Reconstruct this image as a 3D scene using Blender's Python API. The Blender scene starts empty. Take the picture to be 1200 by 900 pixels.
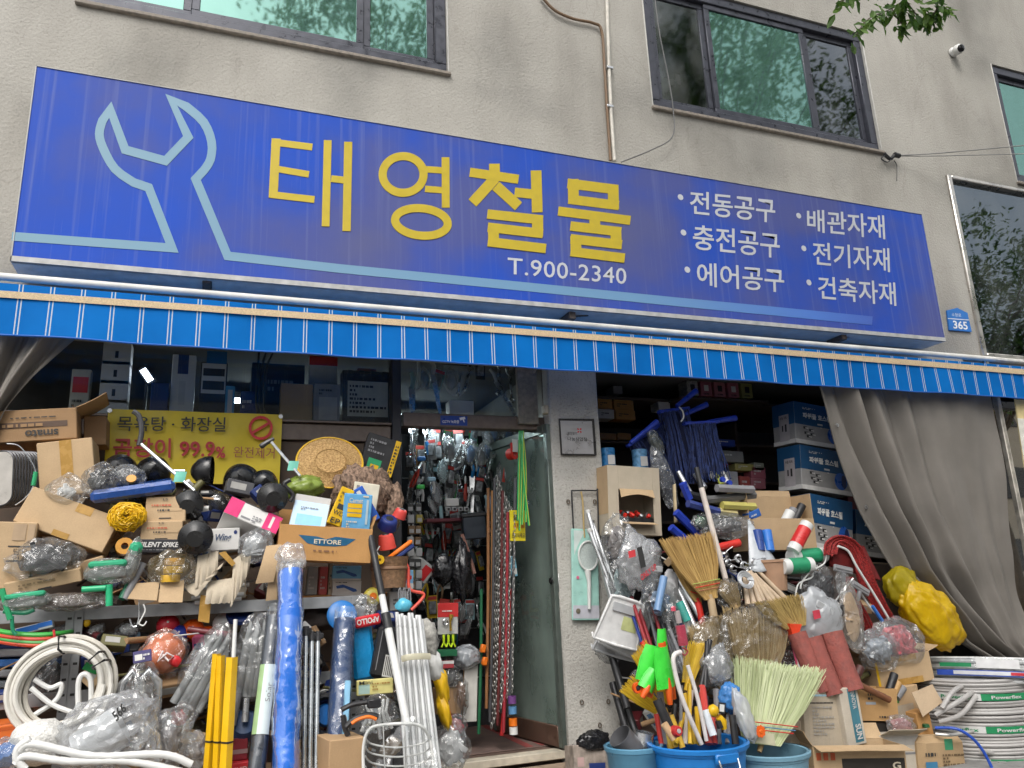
import bpy,bmesh,math,random
from mathutils import Vector,Matrix,noise
R=math.radians
random.seed(7)
scene=bpy.context.scene
COL=scene.collection

# ------------------------------------------------------------------ camera
CAM_F, CAM_YAW, CAM_PITCH, CAM_ROLL = 914.3, R(21.0), R(14.45), R(-2.42)   # focal length in 1200-px units
CAM_POS=Vector((0.0,-5.5,1.45))
c_w=Vector((math.sin(CAM_YAW)*math.cos(CAM_PITCH),math.cos(CAM_YAW)*math.cos(CAM_PITCH),math.sin(CAM_PITCH)))
_r=Vector((math.cos(CAM_YAW),-math.sin(CAM_YAW),0));_u=_r.cross(c_w)
c_r=_r*math.cos(CAM_ROLL)+_u*math.sin(CAM_ROLL)
c_u=-_r*math.sin(CAM_ROLL)+_u*math.cos(CAM_ROLL)
cam_data=bpy.data.cameras.new('camera');cam=bpy.data.objects.new('camera',cam_data);COL.objects.link(cam)
cam_data.sensor_width=36.0;cam_data.lens=CAM_F/1200*36;cam_data.clip_end=500;cam_data.clip_start=0.05
cam.matrix_world=Matrix(((c_r.x,c_u.x,-c_w.x,CAM_POS.x),(c_r.y,c_u.y,-c_w.y,CAM_POS.y),(c_r.z,c_u.z,-c_w.z,CAM_POS.z),(0,0,0,1)))
scene.camera=cam

# ------------------------------------------------------------------ sky, sun, exposure
SUN_EL, SUN_AZ = R(52), R(205)       # overcast: wide soft sun in front of the shop, a little to the left
world=bpy.data.worlds.new('World');scene.world=world;world.use_nodes=True
wn=world.node_tree.nodes;wl=world.node_tree.links
bg=wn['Background'];sky=wn.new('ShaderNodeTexSky');sky.sky_type = 'NISHITA';sky.sun_disc=False
sky.sun_elevation=SUN_EL;sky.sun_rotation=SUN_AZ;sky.air_density=1.6;sky.dust_density=4.0;sky.ozone_density=0.6
hs=wn.new('ShaderNodeHueSaturation');hs.inputs['Saturation'].default_value=0.22
wl.new(sky.outputs[0],hs.inputs['Color']);wl.new(hs.outputs[0],bg.inputs['Color']);bg.inputs['Strength'].default_value=0.15
sd=bpy.data.lights.new('sun','SUN');sun=bpy.data.objects.new('sun',sd);COL.objects.link(sun)
sd.energy=1.2;sd.angle=R(35);sd.color=(1.0,0.96,0.90)
_sdir=Vector((math.sin(SUN_AZ)*math.cos(SUN_EL),math.cos(SUN_AZ)*math.cos(SUN_EL),math.sin(SUN_EL)))
sun.rotation_euler=(-_sdir).to_track_quat('-Z','Y').to_euler();sun.location=(0,-8,14)
vs=scene.view_settings;vs.view_transform = 'Standard';vs.look = 'None';vs.exposure=0.58;vs.gamma=1.0;vs.use_curve_mapping=False
scene.render.engine = 'CYCLES'
scene.cycles.max_bounces=7;scene.cycles.diffuse_bounces=4;scene.cycles.glossy_bounces=3;scene.cycles.transparent_max_bounces=14
scene.cycles.transmission_bounces=4;scene.cycles.use_denoising=True;scene.cycles.caustics_reflective=False;scene.cycles.caustics_refractive=False
scene.cycles.sample_clamp_indirect=6.0;scene.cycles.use_adaptive_sampling=True;scene.cycles.adaptive_threshold=0.03

# ------------------------------------------------------------------ helpers: layout
def at(px,py,Y):
 """world point on the plane y = Y that lies behind photograph pixel (px, py)"""
 d=c_w+c_r*((px-600)/CAM_F)-c_u*((py-450)/CAM_F)
 return CAM_POS+d*((Y-CAM_POS.y)/d.y)
def mpp(px,py,Y):
 return (at(px+1,py,Y)-at(px,py,Y)).length
def frame(px,py,Y,roll=0,yaw=0,tilt=0):
 """matrix at a pixel; local x to the right along the front, y into the shop, z up"""
 return Matrix.Translation(at(px,py,Y)) @ Matrix.Rotation(R(roll),4,'Y') @ Matrix.Rotation(R(yaw),4,'Z') @ Matrix.Rotation(R(tilt),4,'X')

# ------------------------------------------------------------------ helpers: materials
MATS = {}
def principled(name):
 m=bpy.data.materials.new(name);m.use_nodes=True
 return m,m.node_tree.nodes,m.node_tree.links,m.node_tree.nodes['Principled BSDF']
def ramp(n,l,src,stops):
 r=n.new('ShaderNodeValToRGB');e=r.color_ramp.elements
 while len(e)<len(stops): e.new(0.5)
 for i,(p,c) in enumerate(stops):
  e[i].position=p;e[i].color=(c[0],c[1],c[2],1) if not isinstance(c,(int,float)) else (c,c,c,1)
 l.new(src,r.inputs[0]);return r
def tex(n,l,kind='Noise',scale=10,coord='Object',stretch=None,detail=4,**kw):
 tc=n.new('ShaderNodeTexCoord');t=n.new('ShaderNodeTex'+kind)
 src=tc.outputs[coord]
 if stretch:
  mp=n.new('ShaderNodeMapping');mp.inputs['Scale'].default_value=stretch;l.new(src,mp.inputs[0]);src=mp.outputs[0]
 l.new(src,t.inputs['Vector']);t.inputs['Scale'].default_value=scale
 if kind == 'Noise': t.inputs['Detail'].default_value=detail
 for k,v in kw.items(): setattr(t,k,v)
 return t
def M(col,rough=0.5,metal=0.0,var=0.12,scale=14,bump=0.0,bscale=60,stretch=None,spec=0.5,coat=0.0,name=None,rvar=0.15,trans=0.0):
 """plain procedural surface: base colour with gentle wear, roughness variation and optional fine relief"""
 key=(tuple(col),rough,metal,var,scale,bump,bscale,stretch,spec,coat,trans)
 if key in MATS: return MATS[key]
 m,n,l,b=principled(name or 'surface');MATS[key]=m
 t=tex(n,l,'Noise',scale,stretch=stretch)
 lo=[max(0,c*(1-var)) for c in col];hi=[min(1,c*(1+var)) for c in col]
 r=ramp(n,l,t.outputs['Fac'],[(0.3,lo),(0.7,hi)]);l.new(r.outputs[0],b.inputs['Base Color'])
 r2=ramp(n,l,t.outputs['Fac'],[(0.3,max(0.03,rough-rvar)),(0.7,min(1,rough+rvar))]);l.new(r2.outputs[0],b.inputs['Roughness'])
 b.inputs['Metallic'].default_value=metal;b.inputs['Specular IOR Level'].default_value=spec;b.inputs['Coat Weight'].default_value=coat
 if trans: b.inputs['Subsurface Weight'].default_value=0
 if bump:
  t2=tex(n,l,'Noise',bscale,stretch=stretch,detail=6);bp=n.new('ShaderNodeBump');bp.inputs['Strength'].default_value=bump
  bp.inputs['Distance'].default_value=0.01;l.new(t2.outputs['Fac'],bp.inputs['Height']);l.new(bp.outputs[0],b.inputs['Normal'])
 return m
def EMIT(col,s):
 key=('emit',tuple(col),s)
 if key in MATS: return MATS[key]
 m,n,l,b=principled('lamp_glow');MATS[key]=m
 b.inputs['Base Color'].default_value=(*col,1);b.inputs['Emission Color'].default_value=(*col,1);b.inputs['Emission Strength'].default_value=s
 return m
def FILM(col=(0.75,0.77,0.79),alpha=0.25,rough=0.10,crinkle=0.9,cscale=22,tint=(0.96,0.97,0.97)):
 """thin clear plastic: mostly see-through, with creased glossy glints"""
 key=('film',tuple(col),alpha,rough,crinkle,cscale)
 if key in MATS: return MATS[key]
 m=bpy.data.materials.new('clear_film' if alpha<.45 else 'cloudy_film');m.use_nodes=True;MATS[key]=m
 n,l=m.node_tree.nodes,m.node_tree.links;out=n['Material Output'];n.remove(n['Principled BSDF'])
 df=n.new('ShaderNodeBsdfDiffuse');df.inputs[0].default_value=(*col,1);gl=n.new('ShaderNodeBsdfGlossy');gl.inputs['Color'].default_value=(.95,.95,.95,1);gl.inputs['Roughness'].default_value=rough
 t=tex(n,l,'Voronoi',cscale*.6,stretch=(1,1,0.4));t.feature = 'DISTANCE_TO_EDGE';t2=tex(n,l,'Noise',cscale*.5,detail=4);t2.inputs['Distortion'].default_value=2.5;t5=tex(n,l,'Noise',7,detail=2);r5=ramp(n,l,t5.outputs['Fac'],[(.38,.12),(.62,1.0)])
 ad=n.new('ShaderNodeMath');ad.operation = 'ADD';l.new(t.outputs['Distance'],ad.inputs[0]);l.new(t2.outputs['Fac'],ad.inputs[1])
 bp=n.new('ShaderNodeBump');bp.inputs['Strength'].default_value=crinkle;bp.inputs['Distance'].default_value=0.035
 ml=n.new('ShaderNodeMath');ml.operation = 'MULTIPLY';l.new(ad.outputs[0],ml.inputs[0]);l.new(r5.outputs[0],ml.inputs[1]);l.new(ml.outputs[0],bp.inputs['Height']);l.new(bp.outputs[0],gl.inputs['Normal'])
 tr=n.new('ShaderNodeBsdfTransparent');tr.inputs[0].default_value=(*tint,1)
 lw=n.new('ShaderNodeLayerWeight');lw.inputs['Blend'].default_value=0.35;l.new(bp.outputs[0],lw.inputs['Normal'])
 mt=n.new('ShaderNodeMath');mt.operation = 'MULTIPLY_ADD';mt.inputs[1].default_value=0.42;mt.inputs[2].default_value=.05+alpha*.12;mt.use_clamp=True;l.new(lw.outputs['Fresnel'],mt.inputs[0])
 m0=n.new('ShaderNodeMixShader');m0.inputs[0].default_value=alpha*alpha*1.3;l.new(tr.outputs[0],m0.inputs[1]);l.new(df.outputs[0],m0.inputs[2])
 mx=n.new('ShaderNodeMixShader');l.new(mt.outputs[0],mx.inputs[0]);l.new(m0.outputs[0],mx.inputs[1]);l.new(gl.outputs[0],mx.inputs[2]);l.new(mx.outputs[0],out.inputs['Surface'])
 return m
def SACK(col):
 """thin coloured plastic sack: part see-through, with sharp creases"""
 m,n,l,b=principled('thin_plastic');b.inputs['Base Color'].default_value=(*col,1);b.inputs['Roughness'].default_value=.28
 t=tex(n,l,'Voronoi',7,stretch=(1,1,.5));t.feature = 'DISTANCE_TO_EDGE';t2=tex(n,l,'Noise',5,detail=3);t2.inputs['Distortion'].default_value=1.5
 ad=n.new('ShaderNodeMath');l.new(t.outputs['Distance'],ad.inputs[0]);l.new(t2.outputs['Fac'],ad.inputs[1]);bp=n.new('ShaderNodeBump');bp.inputs['Strength'].default_value=.45;bp.inputs['Distance'].default_value=.03
 l.new(ad.outputs[0],bp.inputs['Height']);l.new(bp.outputs[0],b.inputs['Normal']);tr=n.new('ShaderNodeBsdfTranslucent');tr.inputs[0].default_value=(*col,1);l.new(bp.outputs[0],tr.inputs['Normal'])
 tp=n.new('ShaderNodeBsdfTransparent');tp.inputs[0].default_value=(min(1,col[0]*1.4),min(1,col[1]*1.4),col[2],1);m1=n.new('ShaderNodeMixShader');m1.inputs[0].default_value=.4;l.new(b.outputs[0],m1.inputs[1]);l.new(tr.outputs[0],m1.inputs[2])
 m2=n.new('ShaderNodeMixShader');r=ramp(n,l,t2.outputs['Fac'],[(.35,.0),(.7,.22)]);l.new(r.outputs[0],m2.inputs[0]);l.new(m1.outputs[0],m2.inputs[1]);l.new(tp.outputs[0],m2.inputs[2]);l.new(m2.outputs[0],n['Material Output'].inputs['Surface']);return m
def CARD(col=(0.44,0.29,0.16),var=0.10):
 """corrugated cardboard"""
 key=('card',tuple(col),var)
 if key in MATS: return MATS[key]
 m,n,l,b=principled('cardboard');MATS[key]=m
 t=tex(n,l,'Noise',9,detail=6);t2=tex(n,l,'Noise',140,detail=2)
 r=ramp(n,l,t.outputs['Fac'],[(0.25,[c*(1-var) for c in col]),(0.55,col),(0.8,[c*(1+var*0.8) for c in col])])
 mx=n.new('ShaderNodeMixRGB');mx.blend_type = 'MULTIPLY';mx.inputs[0].default_value=0.25
 l.new(r.outputs[0],mx.inputs[1]);r3=ramp(n,l,t2.outputs['Fac'],[(0.3,0.6),(0.7,1.0)]);l.new(r3.outputs[0],mx.inputs[2])
 l.new(mx.outputs[0],b.inputs['Base Color']);b.inputs['Roughness'].default_value=0.75;b.inputs['Specular IOR Level'].default_value=0.25
 w=tex(n,l,'Wave',60);bp=n.new('ShaderNodeBump');bp.inputs['Strength'].default_value=0.06;bp.inputs['Distance'].default_value=0.004
 t4=tex(n,l,'Noise',6,detail=3);ad=n.new('ShaderNodeMath');ad.operation = 'MULTIPLY_ADD';ad.inputs[1].default_value=3.0
 l.new(t4.outputs['Fac'],ad.inputs[0]);l.new(w.outputs['Fac'],ad.inputs[2]);l.new(ad.outputs[0],bp.inputs['Height']);l.new(bp.outputs[0],b.inputs['Normal'])
 return m
def STRANDS(c1,c2,scale=200,stretch=(1,1,0.05),rough=0.7,bump=0.6):
 """fibres running along local z"""
 key=('strand',tuple(c1),tuple(c2),scale,stretch)
 if key in MATS: return MATS[key]
 m,n,l,b=principled('fibres');MATS[key]=m
 t=tex(n,l,'Noise',scale,stretch=stretch,detail=3)
 r=ramp(n,l,t.outputs['Fac'],[(0.32,c1),(0.66,c2)]);l.new(r.outputs[0],b.inputs['Base Color']);b.inputs['Roughness'].default_value=rough
 bp=n.new('ShaderNodeBump');bp.inputs['Strength'].default_value=bump;bp.inputs['Distance'].default_value=0.01
 l.new(t.outputs['Fac'],bp.inputs['Height']);l.new(bp.outputs[0],b.inputs['Normal'])
 return m

# ------------------------------------------------------------------ helpers: meshes
def Bevel(V,F,x0,x1,y0,y1,z0,z1,c,X=None):
 s=len(V);xs,ys,zs=(x0,x1),(y0,y1),(z0,z1)
 c=min(c,(x1-x0)*.3,(y1-y0)*.3,(z1-z0)*.3);idx = {}
 for i in (0,1):
  for j in (0,1):
   for k in (0,1):
    sx,sy,sz=(c,-c)[i],(c,-c)[j],(c,-c)[k]
    for a,p in enumerate(((xs[i],ys[j]+sy,zs[k]+sz),(xs[i]+sx,ys[j],zs[k]+sz),(xs[i]+sx,ys[j]+sy,zs[k]))):
     idx[i,j,k,a]=len(V);V.append(Vector(p) if X is None else X @ Vector(p))
 q=lambda *k: F.append([idx[a] for a in k])
 for i in (0,1):
  o=(lambda *k: q(*k)) if i else (lambda *k: q(*k[::-1]))
  o((i,0,0,0),(i,1,0,0),(i,1,1,0),(i,0,1,0));o((0,i,0,1),(0,i,1,1),(1,i,1,1),(1,i,0,1));o((0,0,i,2),(1,0,i,2),(1,1,i,2),(0,1,i,2))
 for a in (0,1):
  for b in (0,1):
   f=(lambda *k: q(*k)) if a ^ b else (lambda *k: q(*k[::-1]))
   f((a,b,0,0),(a,b,1,0),(a,b,1,1),(a,b,0,1));f((a,0,b,2),(a,1,b,2),(a,1,b,0),(a,0,b,0));f((0,a,b,1),(1,a,b,1),(1,a,b,2),(0,a,b,2))
   for k in (0,1):
    g=(lambda *k: q(*k)) if a ^ b ^ k else (lambda *k: q(*k[::-1]))
    g((a,b,k,0),(a,b,k,2),(a,b,k,1))
class MB:
 def __init__(s): s.V=[];s.F=[]
 def box(s,x0,x1,y0,y1,z0,z1,c=0.004,X=None):
  Bevel(s.V,s.F,min(x0,x1),max(x0,x1),min(y0,y1),max(y0,y1),min(z0,z1),max(z0,z1),c,X);return s
 def face(s,pts):
  k=len(s.V);s.V+=[Vector(p) for p in pts];s.F.append(list(range(k,k+len(pts))));return s
 def tube(s,pts,r,n=8,closed=False,cap=True,flat=1.0):
  pts=[Vector(p) for p in pts];N=len(pts);rs=r if isinstance(r,(list,tuple)) else [r]*N
  k=len(s.V);up=None
  for i,p in enumerate(pts):
   a=pts[(i-1) % N] if (closed or i) else p;b=pts[(i+1) % N] if (closed or i<N-1) else p
   t=(b-a);t=t.normalized() if t.length>1e-9 else Vector((0,0,1))
   if up is None: up=Vector((0,0,1)) if abs(t.z)<.9 else Vector((1,0,0))
   x=t.cross(up);x=x.normalized() if x.length>1e-6 else t.orthogonal().normalized();up=x.cross(t).normalized()
   for j in range(n):
    an=2*math.pi*j/n;s.V.append(p+x*(math.cos(an)*rs[i])+up*(math.sin(an)*rs[i]*flat))
  for i in range(N if closed else N-1):
   i2=(i+1) % N
   for j in range(n): s.F.append([k+i*n+j,k+i*n+(j+1) % n,k+i2*n+(j+1) % n,k+i2*n+j])
  if cap and not closed: s.F.append([k+j for j in range(n)][::-1]);s.F.append([k+(N-1)*n+j for j in range(n)])
  return s
 def lathe(s,prof,n=20,X=None,flat=1.0,cap=True):
  k=len(s.V)
  for (r,z) in prof:
   for j in range(n):
    a=2*math.pi*j/n;p=Vector((r*math.cos(a),r*math.sin(a)*flat,z));s.V.append(p if X is None else X @ p)
  for i in range(len(prof)-1):
   for j in range(n): s.F.append([k+i*n+j,k+i*n+(j+1) % n,k+(i+1)*n+(j+1) % n,k+(i+1)*n+j])
  ringed=len(prof)>3 and abs(prof[0][0]-prof[-1][0])<1e-6 and prof[0][0]>1e-5
  if ringed:
   q=k+(len(prof)-1)*n
   for j in range(n): s.F.append([q+j,q+(j+1) % n,k+(j+1) % n,k+j])
   return s
  if not cap: return s
  if prof[0][0]>1e-5: s.F.append([k+j for j in range(n)][::-1])
  if prof[-1][0]>1e-5: s.F.append([k+(len(prof)-1)*n+j for j in range(n)])
  return s
 def sheet(s,f,nu,nv,th=0.0):
  k=len(s.V)
  P=[[Vector(f(i/nu,j/nv)) for j in range(nv+1)] for i in range(nu+1)]
  for row in P: s.V+=row
  q=lambda i,j: k+i*(nv+1)+j
  for i in range(nu):
   for j in range(nv): s.F.append([q(i,j),q(i+1,j),q(i+1,j+1),q(i,j+1)])
  if th:
   k2=len(s.V)
   for i in range(nu+1):
    for j in range(nv+1):
     a=P[min(i+1,nu)][j]-P[max(i-1,0)][j];b=P[i][min(j+1,nv)]-P[i][max(j-1,0)]
     nn=a.cross(b);nn=nn.normalized() if nn.length>1e-12 else Vector((0,1,0));s.V.append(P[i][j]-nn*th)
   q2=lambda i,j: k2+i*(nv+1)+j
   for i in range(nu):
    for j in range(nv): s.F.append([q2(i,j+1),q2(i+1,j+1),q2(i+1,j),q2(i,j)])
   for i in range(nu): s.F.append([q(i,0),q2(i,0),q2(i+1,0),q(i+1,0)]);s.F.append([q(i+1,nv),q2(i+1,nv),q2(i,nv),q(i,nv)])
   for j in range(nv): s.F.append([q(0,j+1),q2(0,j+1),q2(0,j),q(0,j)]);s.F.append([q(nu,j),q2(nu,j),q2(nu,j+1),q(nu,j+1)])
  return s
 def blob(s,sx,sy,sz,seed=0,amp=0.18,freq=2.0,sub=4,X=None,ridge=0.0,sag=0.0,f=None):
  b=bmesh.new();bmesh.ops.create_icosphere(b,subdivisions=sub,radius=1.0);k=len(s.V)
  o=Vector((seed*3.71,seed*1.37,seed*2.19))
  for v in b.verts:
   d=v.co.normalized();a=1+amp*noise.noise(d*freq+o)+amp*.5*noise.noise(d*freq*2.3+o)
   if ridge: a+=ridge*(abs(noise.noise(d*freq*2.0+o*2))-.2)+ridge*.6*(abs(noise.noise(d*freq*4.5-o))-.2)
   p=Vector((d.x*a*sx,d.y*a*sy,d.z*a*sz))
   if sag and p.z<-sz*(1-sag): p.z=-sz*(1-sag)+(p.z+sz*(1-sag))*.15
   if f: p=f(p,d)
   s.V.append(p if X is None else X @ p)
  for fc in b.faces: s.F.append([k+v.index for v in fc.verts])
  b.free();return s
 def extr(s,poly,y0,y1,X=None):
  k=len(s.V);n=len(poly)
  for y in (y0,y1):
   for (x,z) in poly:
    p=Vector((x,y,z));s.V.append(p if X is None else X @ p)
  s.F.append(list(range(k,k+n)));s.F.append(list(range(k+n,k+2*n))[::-1])
  for i in range(n): s.F.append([k+i,k+n+i,k+n+(i+1) % n,k+(i+1) % n])
  return s
 def build(s,name,mat,parent=None,world=False,smooth=False,origin=None):
  me=bpy.data.meshes.new(name)
  V=s.V
  if world and parent is not None:
   inv=parent.matrix_world.inverted() if parent.get('_M') is None else MW[parent.name].inverted();V=[inv @ v for v in V]
  elif origin is not None: V=[v-origin for v in V]
  me.from_pydata([tuple(v) for v in V],[],s.F);me.update();me.materials.append(mat)
  bm=bmesh.new();bm.from_mesh(me);bmesh.ops.recalc_face_normals(bm,faces=bm.faces);bm.to_mesh(me);bm.free()
  if smooth:
   for p in me.polygons: p.use_smooth=True
   if smooth != 'all': me.set_sharp_from_angle(angle=R(40))
  o=bpy.data.objects.new(name,me);COL.objects.link(o)
  if origin is not None: o.location=origin
  if parent is not None: o.parent=parent
  return o
MW = {}
def tag(o,label=None,cat=None,group=None,kind=None):
 if label: o['label']=label
 if cat: o['category']=cat
 if group: o['group']=group
 if kind: o['kind']=kind
 return o
HEADS = {'handle': 'stick','cap': 'stopper','lid': 'cover','frame': 'bracket','base': 'block','top': 'tip','wheel': 'disc','knob': 'dial','head': 'bar','grip': 'haft','band': 'strip','end': 'stub'}
def plain(name):
 w=name.split('_');w[-1]=HEADS.get(w[-1],w[-1]);return '_'.join(w)
def thing(name,label,cat,X=None,group=None):
 name=plain(name)
 o=bpy.data.objects.new(name,None);COL.objects.link(o);o.empty_display_size=.05
 X=X if X is not None else Matrix();o.matrix_world=X;MW[o.name]=X.copy();o['_M']=1
 return tag(o,label,cat,group)
def onething(name,label,cat,mb,mat,group=None,smooth=True,origin=None):
 """a thing that is one mesh, origin at its base centre; vertices are given in world space"""
 name=plain(name)
 if origin is None:
  n=len(mb.V);origin=Vector((sum(v.x for v in mb.V)/n,sum(v.y for v in mb.V)/n,min(v.z for v in mb.V)))
 return tag(mb.build(name,mat,smooth=smooth,origin=origin),label,cat,group)
def part(parent,name,mat,mb,smooth=True,world=False):
 return mb.build(name,mat,parent,world=world,smooth=smooth)
def textmesh(s,bold=0.0,spacing=1.0,shear=0.0):
 cu=bpy.data.curves.new('t','FONT');cu.body=s;cu.fill_mode = 'FRONT';cu.resolution_u=3;cu.offset=bold;cu.space_character=spacing;cu.shear=shear
 o=bpy.data.objects.new('t',cu);COL.objects.link(o);bpy.context.view_layer.update()
 me=bpy.data.meshes.new_from_object(o.evaluated_get(bpy.context.evaluated_depsgraph_get()))
 V=[v.co.copy() for v in me.vertices];F=[list(p.vertices) for p in me.polygons]
 bpy.data.objects.remove(o);bpy.data.curves.remove(cu);bpy.data.meshes.remove(me)
 x0=min(v.x for v in V);x1=max(v.x for v in V);y0=min(v.y for v in V);y1=max(v.y for v in V)
 return [((v.x-x0)/(x1-x0),(v.y-y0)/(y1-y0)) for v in V],F
TXT = {}
def textuv(s,bold=0.0,spacing=1.0,shear=0.0):
 k=(s,bold,spacing,shear)
 if k not in TXT: TXT[k]=textmesh(*k)
 return TXT[k]
def quadtext(mb,s,TL,TR,BR,BL,Y,bold=0.0,spacing=1.0):
 """lettering fitted into a photograph quad on the plane y = Y"""
 UV,F=textuv(s,bold,spacing);k=len(mb.V)
 a,b,c,d=at(*TL,Y),at(*TR,Y),at(*BR,Y),at(*BL,Y)
 for (u,v) in UV: mb.V.append((a*(1-u)+b*u)*v+(d*(1-u)+c*u)*(1-v))
 mb.F+=[[k+i for i in f] for f in F];return mb
def strokes(mb,segs,Y,th=0.003):
 """flat bars between photograph pixels on the plane y = Y, each a hair prouder than the last"""
 for i,(x0,y0,x1,y1,w) in enumerate(segs):
  d=Vector((x1-x0,y1-y0));d.normalize();nx,ny=-d.y*w/2,d.x*w/2
  P=[at(x0+nx,y0+ny,Y),at(x1+nx,y1+ny,Y),at(x1-nx,y1-ny,Y),at(x0-nx,y0-ny,Y)]
  t=th+i*.0003;k=len(mb.V);mb.V+=P+[p-Vector((0,t,0)) for p in P]
  mb.F+=[[k+4,k+5,k+6,k+7],[k,k+3,k+2,k+1]]+[[k+j,k+(j+1) % 4,k+4+(j+1) % 4,k+4+j] for j in range(4)]
 return mb
def ribbon(mb,pts,w,Y,th=0.010,closed=False):
 """mitred strip along a photograph polyline on the plane y = Y"""
 N=len(pts);L=[];P=[Vector(p) for p in pts]
 for i in range(N):
  a=(P[i]-P[i-1]).normalized() if (i or closed) else None;b=(P[(i+1) % N]-P[i]).normalized() if (i<N-1 or closed) else None
  a=a or b;b=b or a
  na=Vector((-a.y,a.x));nb=Vector((-b.y,b.x));m=(na+nb);m=m.normalized() if m.length>.05 else na
  k=min(1/max(m.dot(na),.25),1.9)*w/2;L.append((P[i]+m*k,P[i]-m*k))
 k=len(mb.V)
 for (p,q) in L:
  for v in (at(p.x,p.y,Y),at(q.x,q.y,Y)): mb.V+=[v,v-Vector((0,th,0))]
 for i in range(N if closed else N-1):
  a=k+4*i;b=k+4*((i+1) % N)
  mb.F+=[[a+1,b+1,b+3,a+3],[a,a+1,b+1,b][::-1],[a+2,a+3,b+3,b+2],[a,b,b+2,a+2]]
 if not closed: mb.F+=[[k,k+1,k+3,k+2],[k+4*(N-1)+j for j in (0,2,3,1)]]
 return mb
def copy_thing(root,X,label=None):
 r=root.copy();COL.objects.link(r);r.matrix_world=X;MW[r.name]=X.copy()
 if label: r['label']=label
 for ch in root.children:
  c=ch.copy();COL.objects.link(c);c.parent=r
  for g in ch.children:
   d=g.copy();COL.objects.link(d);d.parent=c
 return r
# ------------------------------------------------------------------ ground
GROUND=M((0.16,0.155,0.15),.9,var=.2,scale=6,bump=.3,bscale=90)
tag(MB().face([(-60,-80,-.004),(80,-80,-.004),(80,60,-.004),(-60,60,-.004)]).build('ground',M((.12,.12,.11),.95)),kind='structure')
rd=tag(MB().face([(-60,-16,-.12+.124),(80,-16,.004),(80,-7.2,.004),(-60,-7.2,.004)]).build('road',M((.05,.05,.052),.9,var=.2,scale=30,bump=.4,bscale=150)),kind='structure')
pv=tag(MB().box(-60,80,-7.2,0.3,0.0,.13,.02).build('pavement',GROUND),kind='structure')
G0=0.13
pm=M((.24,.235,.225),.9,var=.15,scale=20,bump=.25,bscale=120)
slabme=None
for i in range(16):
 for j in range(5):
  if slabme is None:
   o=MB().box(-.295,.295,-.295,.295,0,.012,.006).build('paving_slab',pm,pv);slabme=o.data
  else:
   o=bpy.data.objects.new('paving_slab',slabme);COL.objects.link(o);o.parent=pv
  o.location=(-1.8+i*.6,-3.3+j*.6,.1305)

# ------------------------------------------------------------------ building
bld=thing('shop_building','beige stucco two-storey shop building with dark framed upstairs windows','building',Matrix())
def STUCCO():
 m,n,l,b=principled('stucco')
 t=tex(n,l,'Noise',0.8,detail=8);t2=tex(n,l,'Noise',1.2,stretch=(1.6,1,.4),detail=6);t3=tex(n,l,'Noise',70,detail=3)
 r=ramp(n,l,t.outputs['Fac'],[(.30,(.25,.243,.224)),(.46,(.365,.35,.318)),(.66,(.43,.413,.378))])
 r2=ramp(n,l,t2.outputs['Fac'],[(.34,(.72,.71,.70)),(.5,(.94,.935,.93)),(.62,(1,1,1))])
 mx=n.new('ShaderNodeMixRGB');mx.blend_type = 'MULTIPLY';mx.inputs[0].default_value=.7;l.new(r.outputs[0],mx.inputs[1]);l.new(r2.outputs[0],mx.inputs[2])
 r3=ramp(n,l,t3.outputs['Fac'],[(.30,(.66,.66,.66)),(.48,(1,1,1))])
 m2=n.new('ShaderNodeMixRGB');m2.blend_type = 'MULTIPLY';m2.inputs[0].default_value=.5;l.new(mx.outputs[0],m2.inputs[1]);l.new(r3.outputs[0],m2.inputs[2])
 vc=tex(n,l,'Voronoi',.55,stretch=(1,1,.7));vc.feature = 'DISTANCE_TO_EDGE';wp=tex(n,l,'Noise',3,detail=6);va=n.new('ShaderNodeMath');va.operation = 'MULTIPLY_ADD';va.inputs[1].default_value=.16;l.new(wp.outputs['Fac'],va.inputs[0]);l.new(vc.outputs['Distance'],va.inputs[2])
 rc=ramp(n,l,va.outputs[0],[(.084,(1,1,1)),(.0865,(.80,.79,.78)),(.089,(1,1,1))]);m4=n.new('ShaderNodeMixRGB');m4.blend_type = 'MULTIPLY';m4.inputs[0].default_value=.7;l.new(m2.outputs[0],m4.inputs[1]);l.new(rc.outputs[0],m4.inputs[2])
 l.new(m4.outputs[0],b.inputs['Base Color']);b.inputs['Roughness'].default_value=.9;b.inputs['Specular IOR Level'].default_value=.2
 bp=n.new('ShaderNodeBump');bp.inputs['Strength'].default_value=.55;bp.inputs['Distance'].default_value=.012
 t4=tex(n,l,'Noise',45,detail=5);l.new(t4.outputs['Fac'],bp.inputs['Height']);l.new(bp.outputs[0],b.inputs['Normal'])
 return m
STUC=STUCCO()
def wx(px,py,Y=0): return at(px,py,Y).x
def wz(px,py,Y=0): return at(px,py,Y).z
W2=(wx(766,130),wx(1033,178),wz(1033,178),wz(1004,38))
W1=(wx(92,3),wx(525,87),W2[2],W2[3]);W1=(W1[0],W1[1],wz(525,86),W2[3]+.1)
W3=(wx(1162,78),wx(1162,78)+2.2,wz(1190,213),wz(1162,75))
W4=(wx(1110,210),wx(1110,210)+3.2,wz(1152,417),wz(1108,207))
WALL_Z0=3.15
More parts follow.
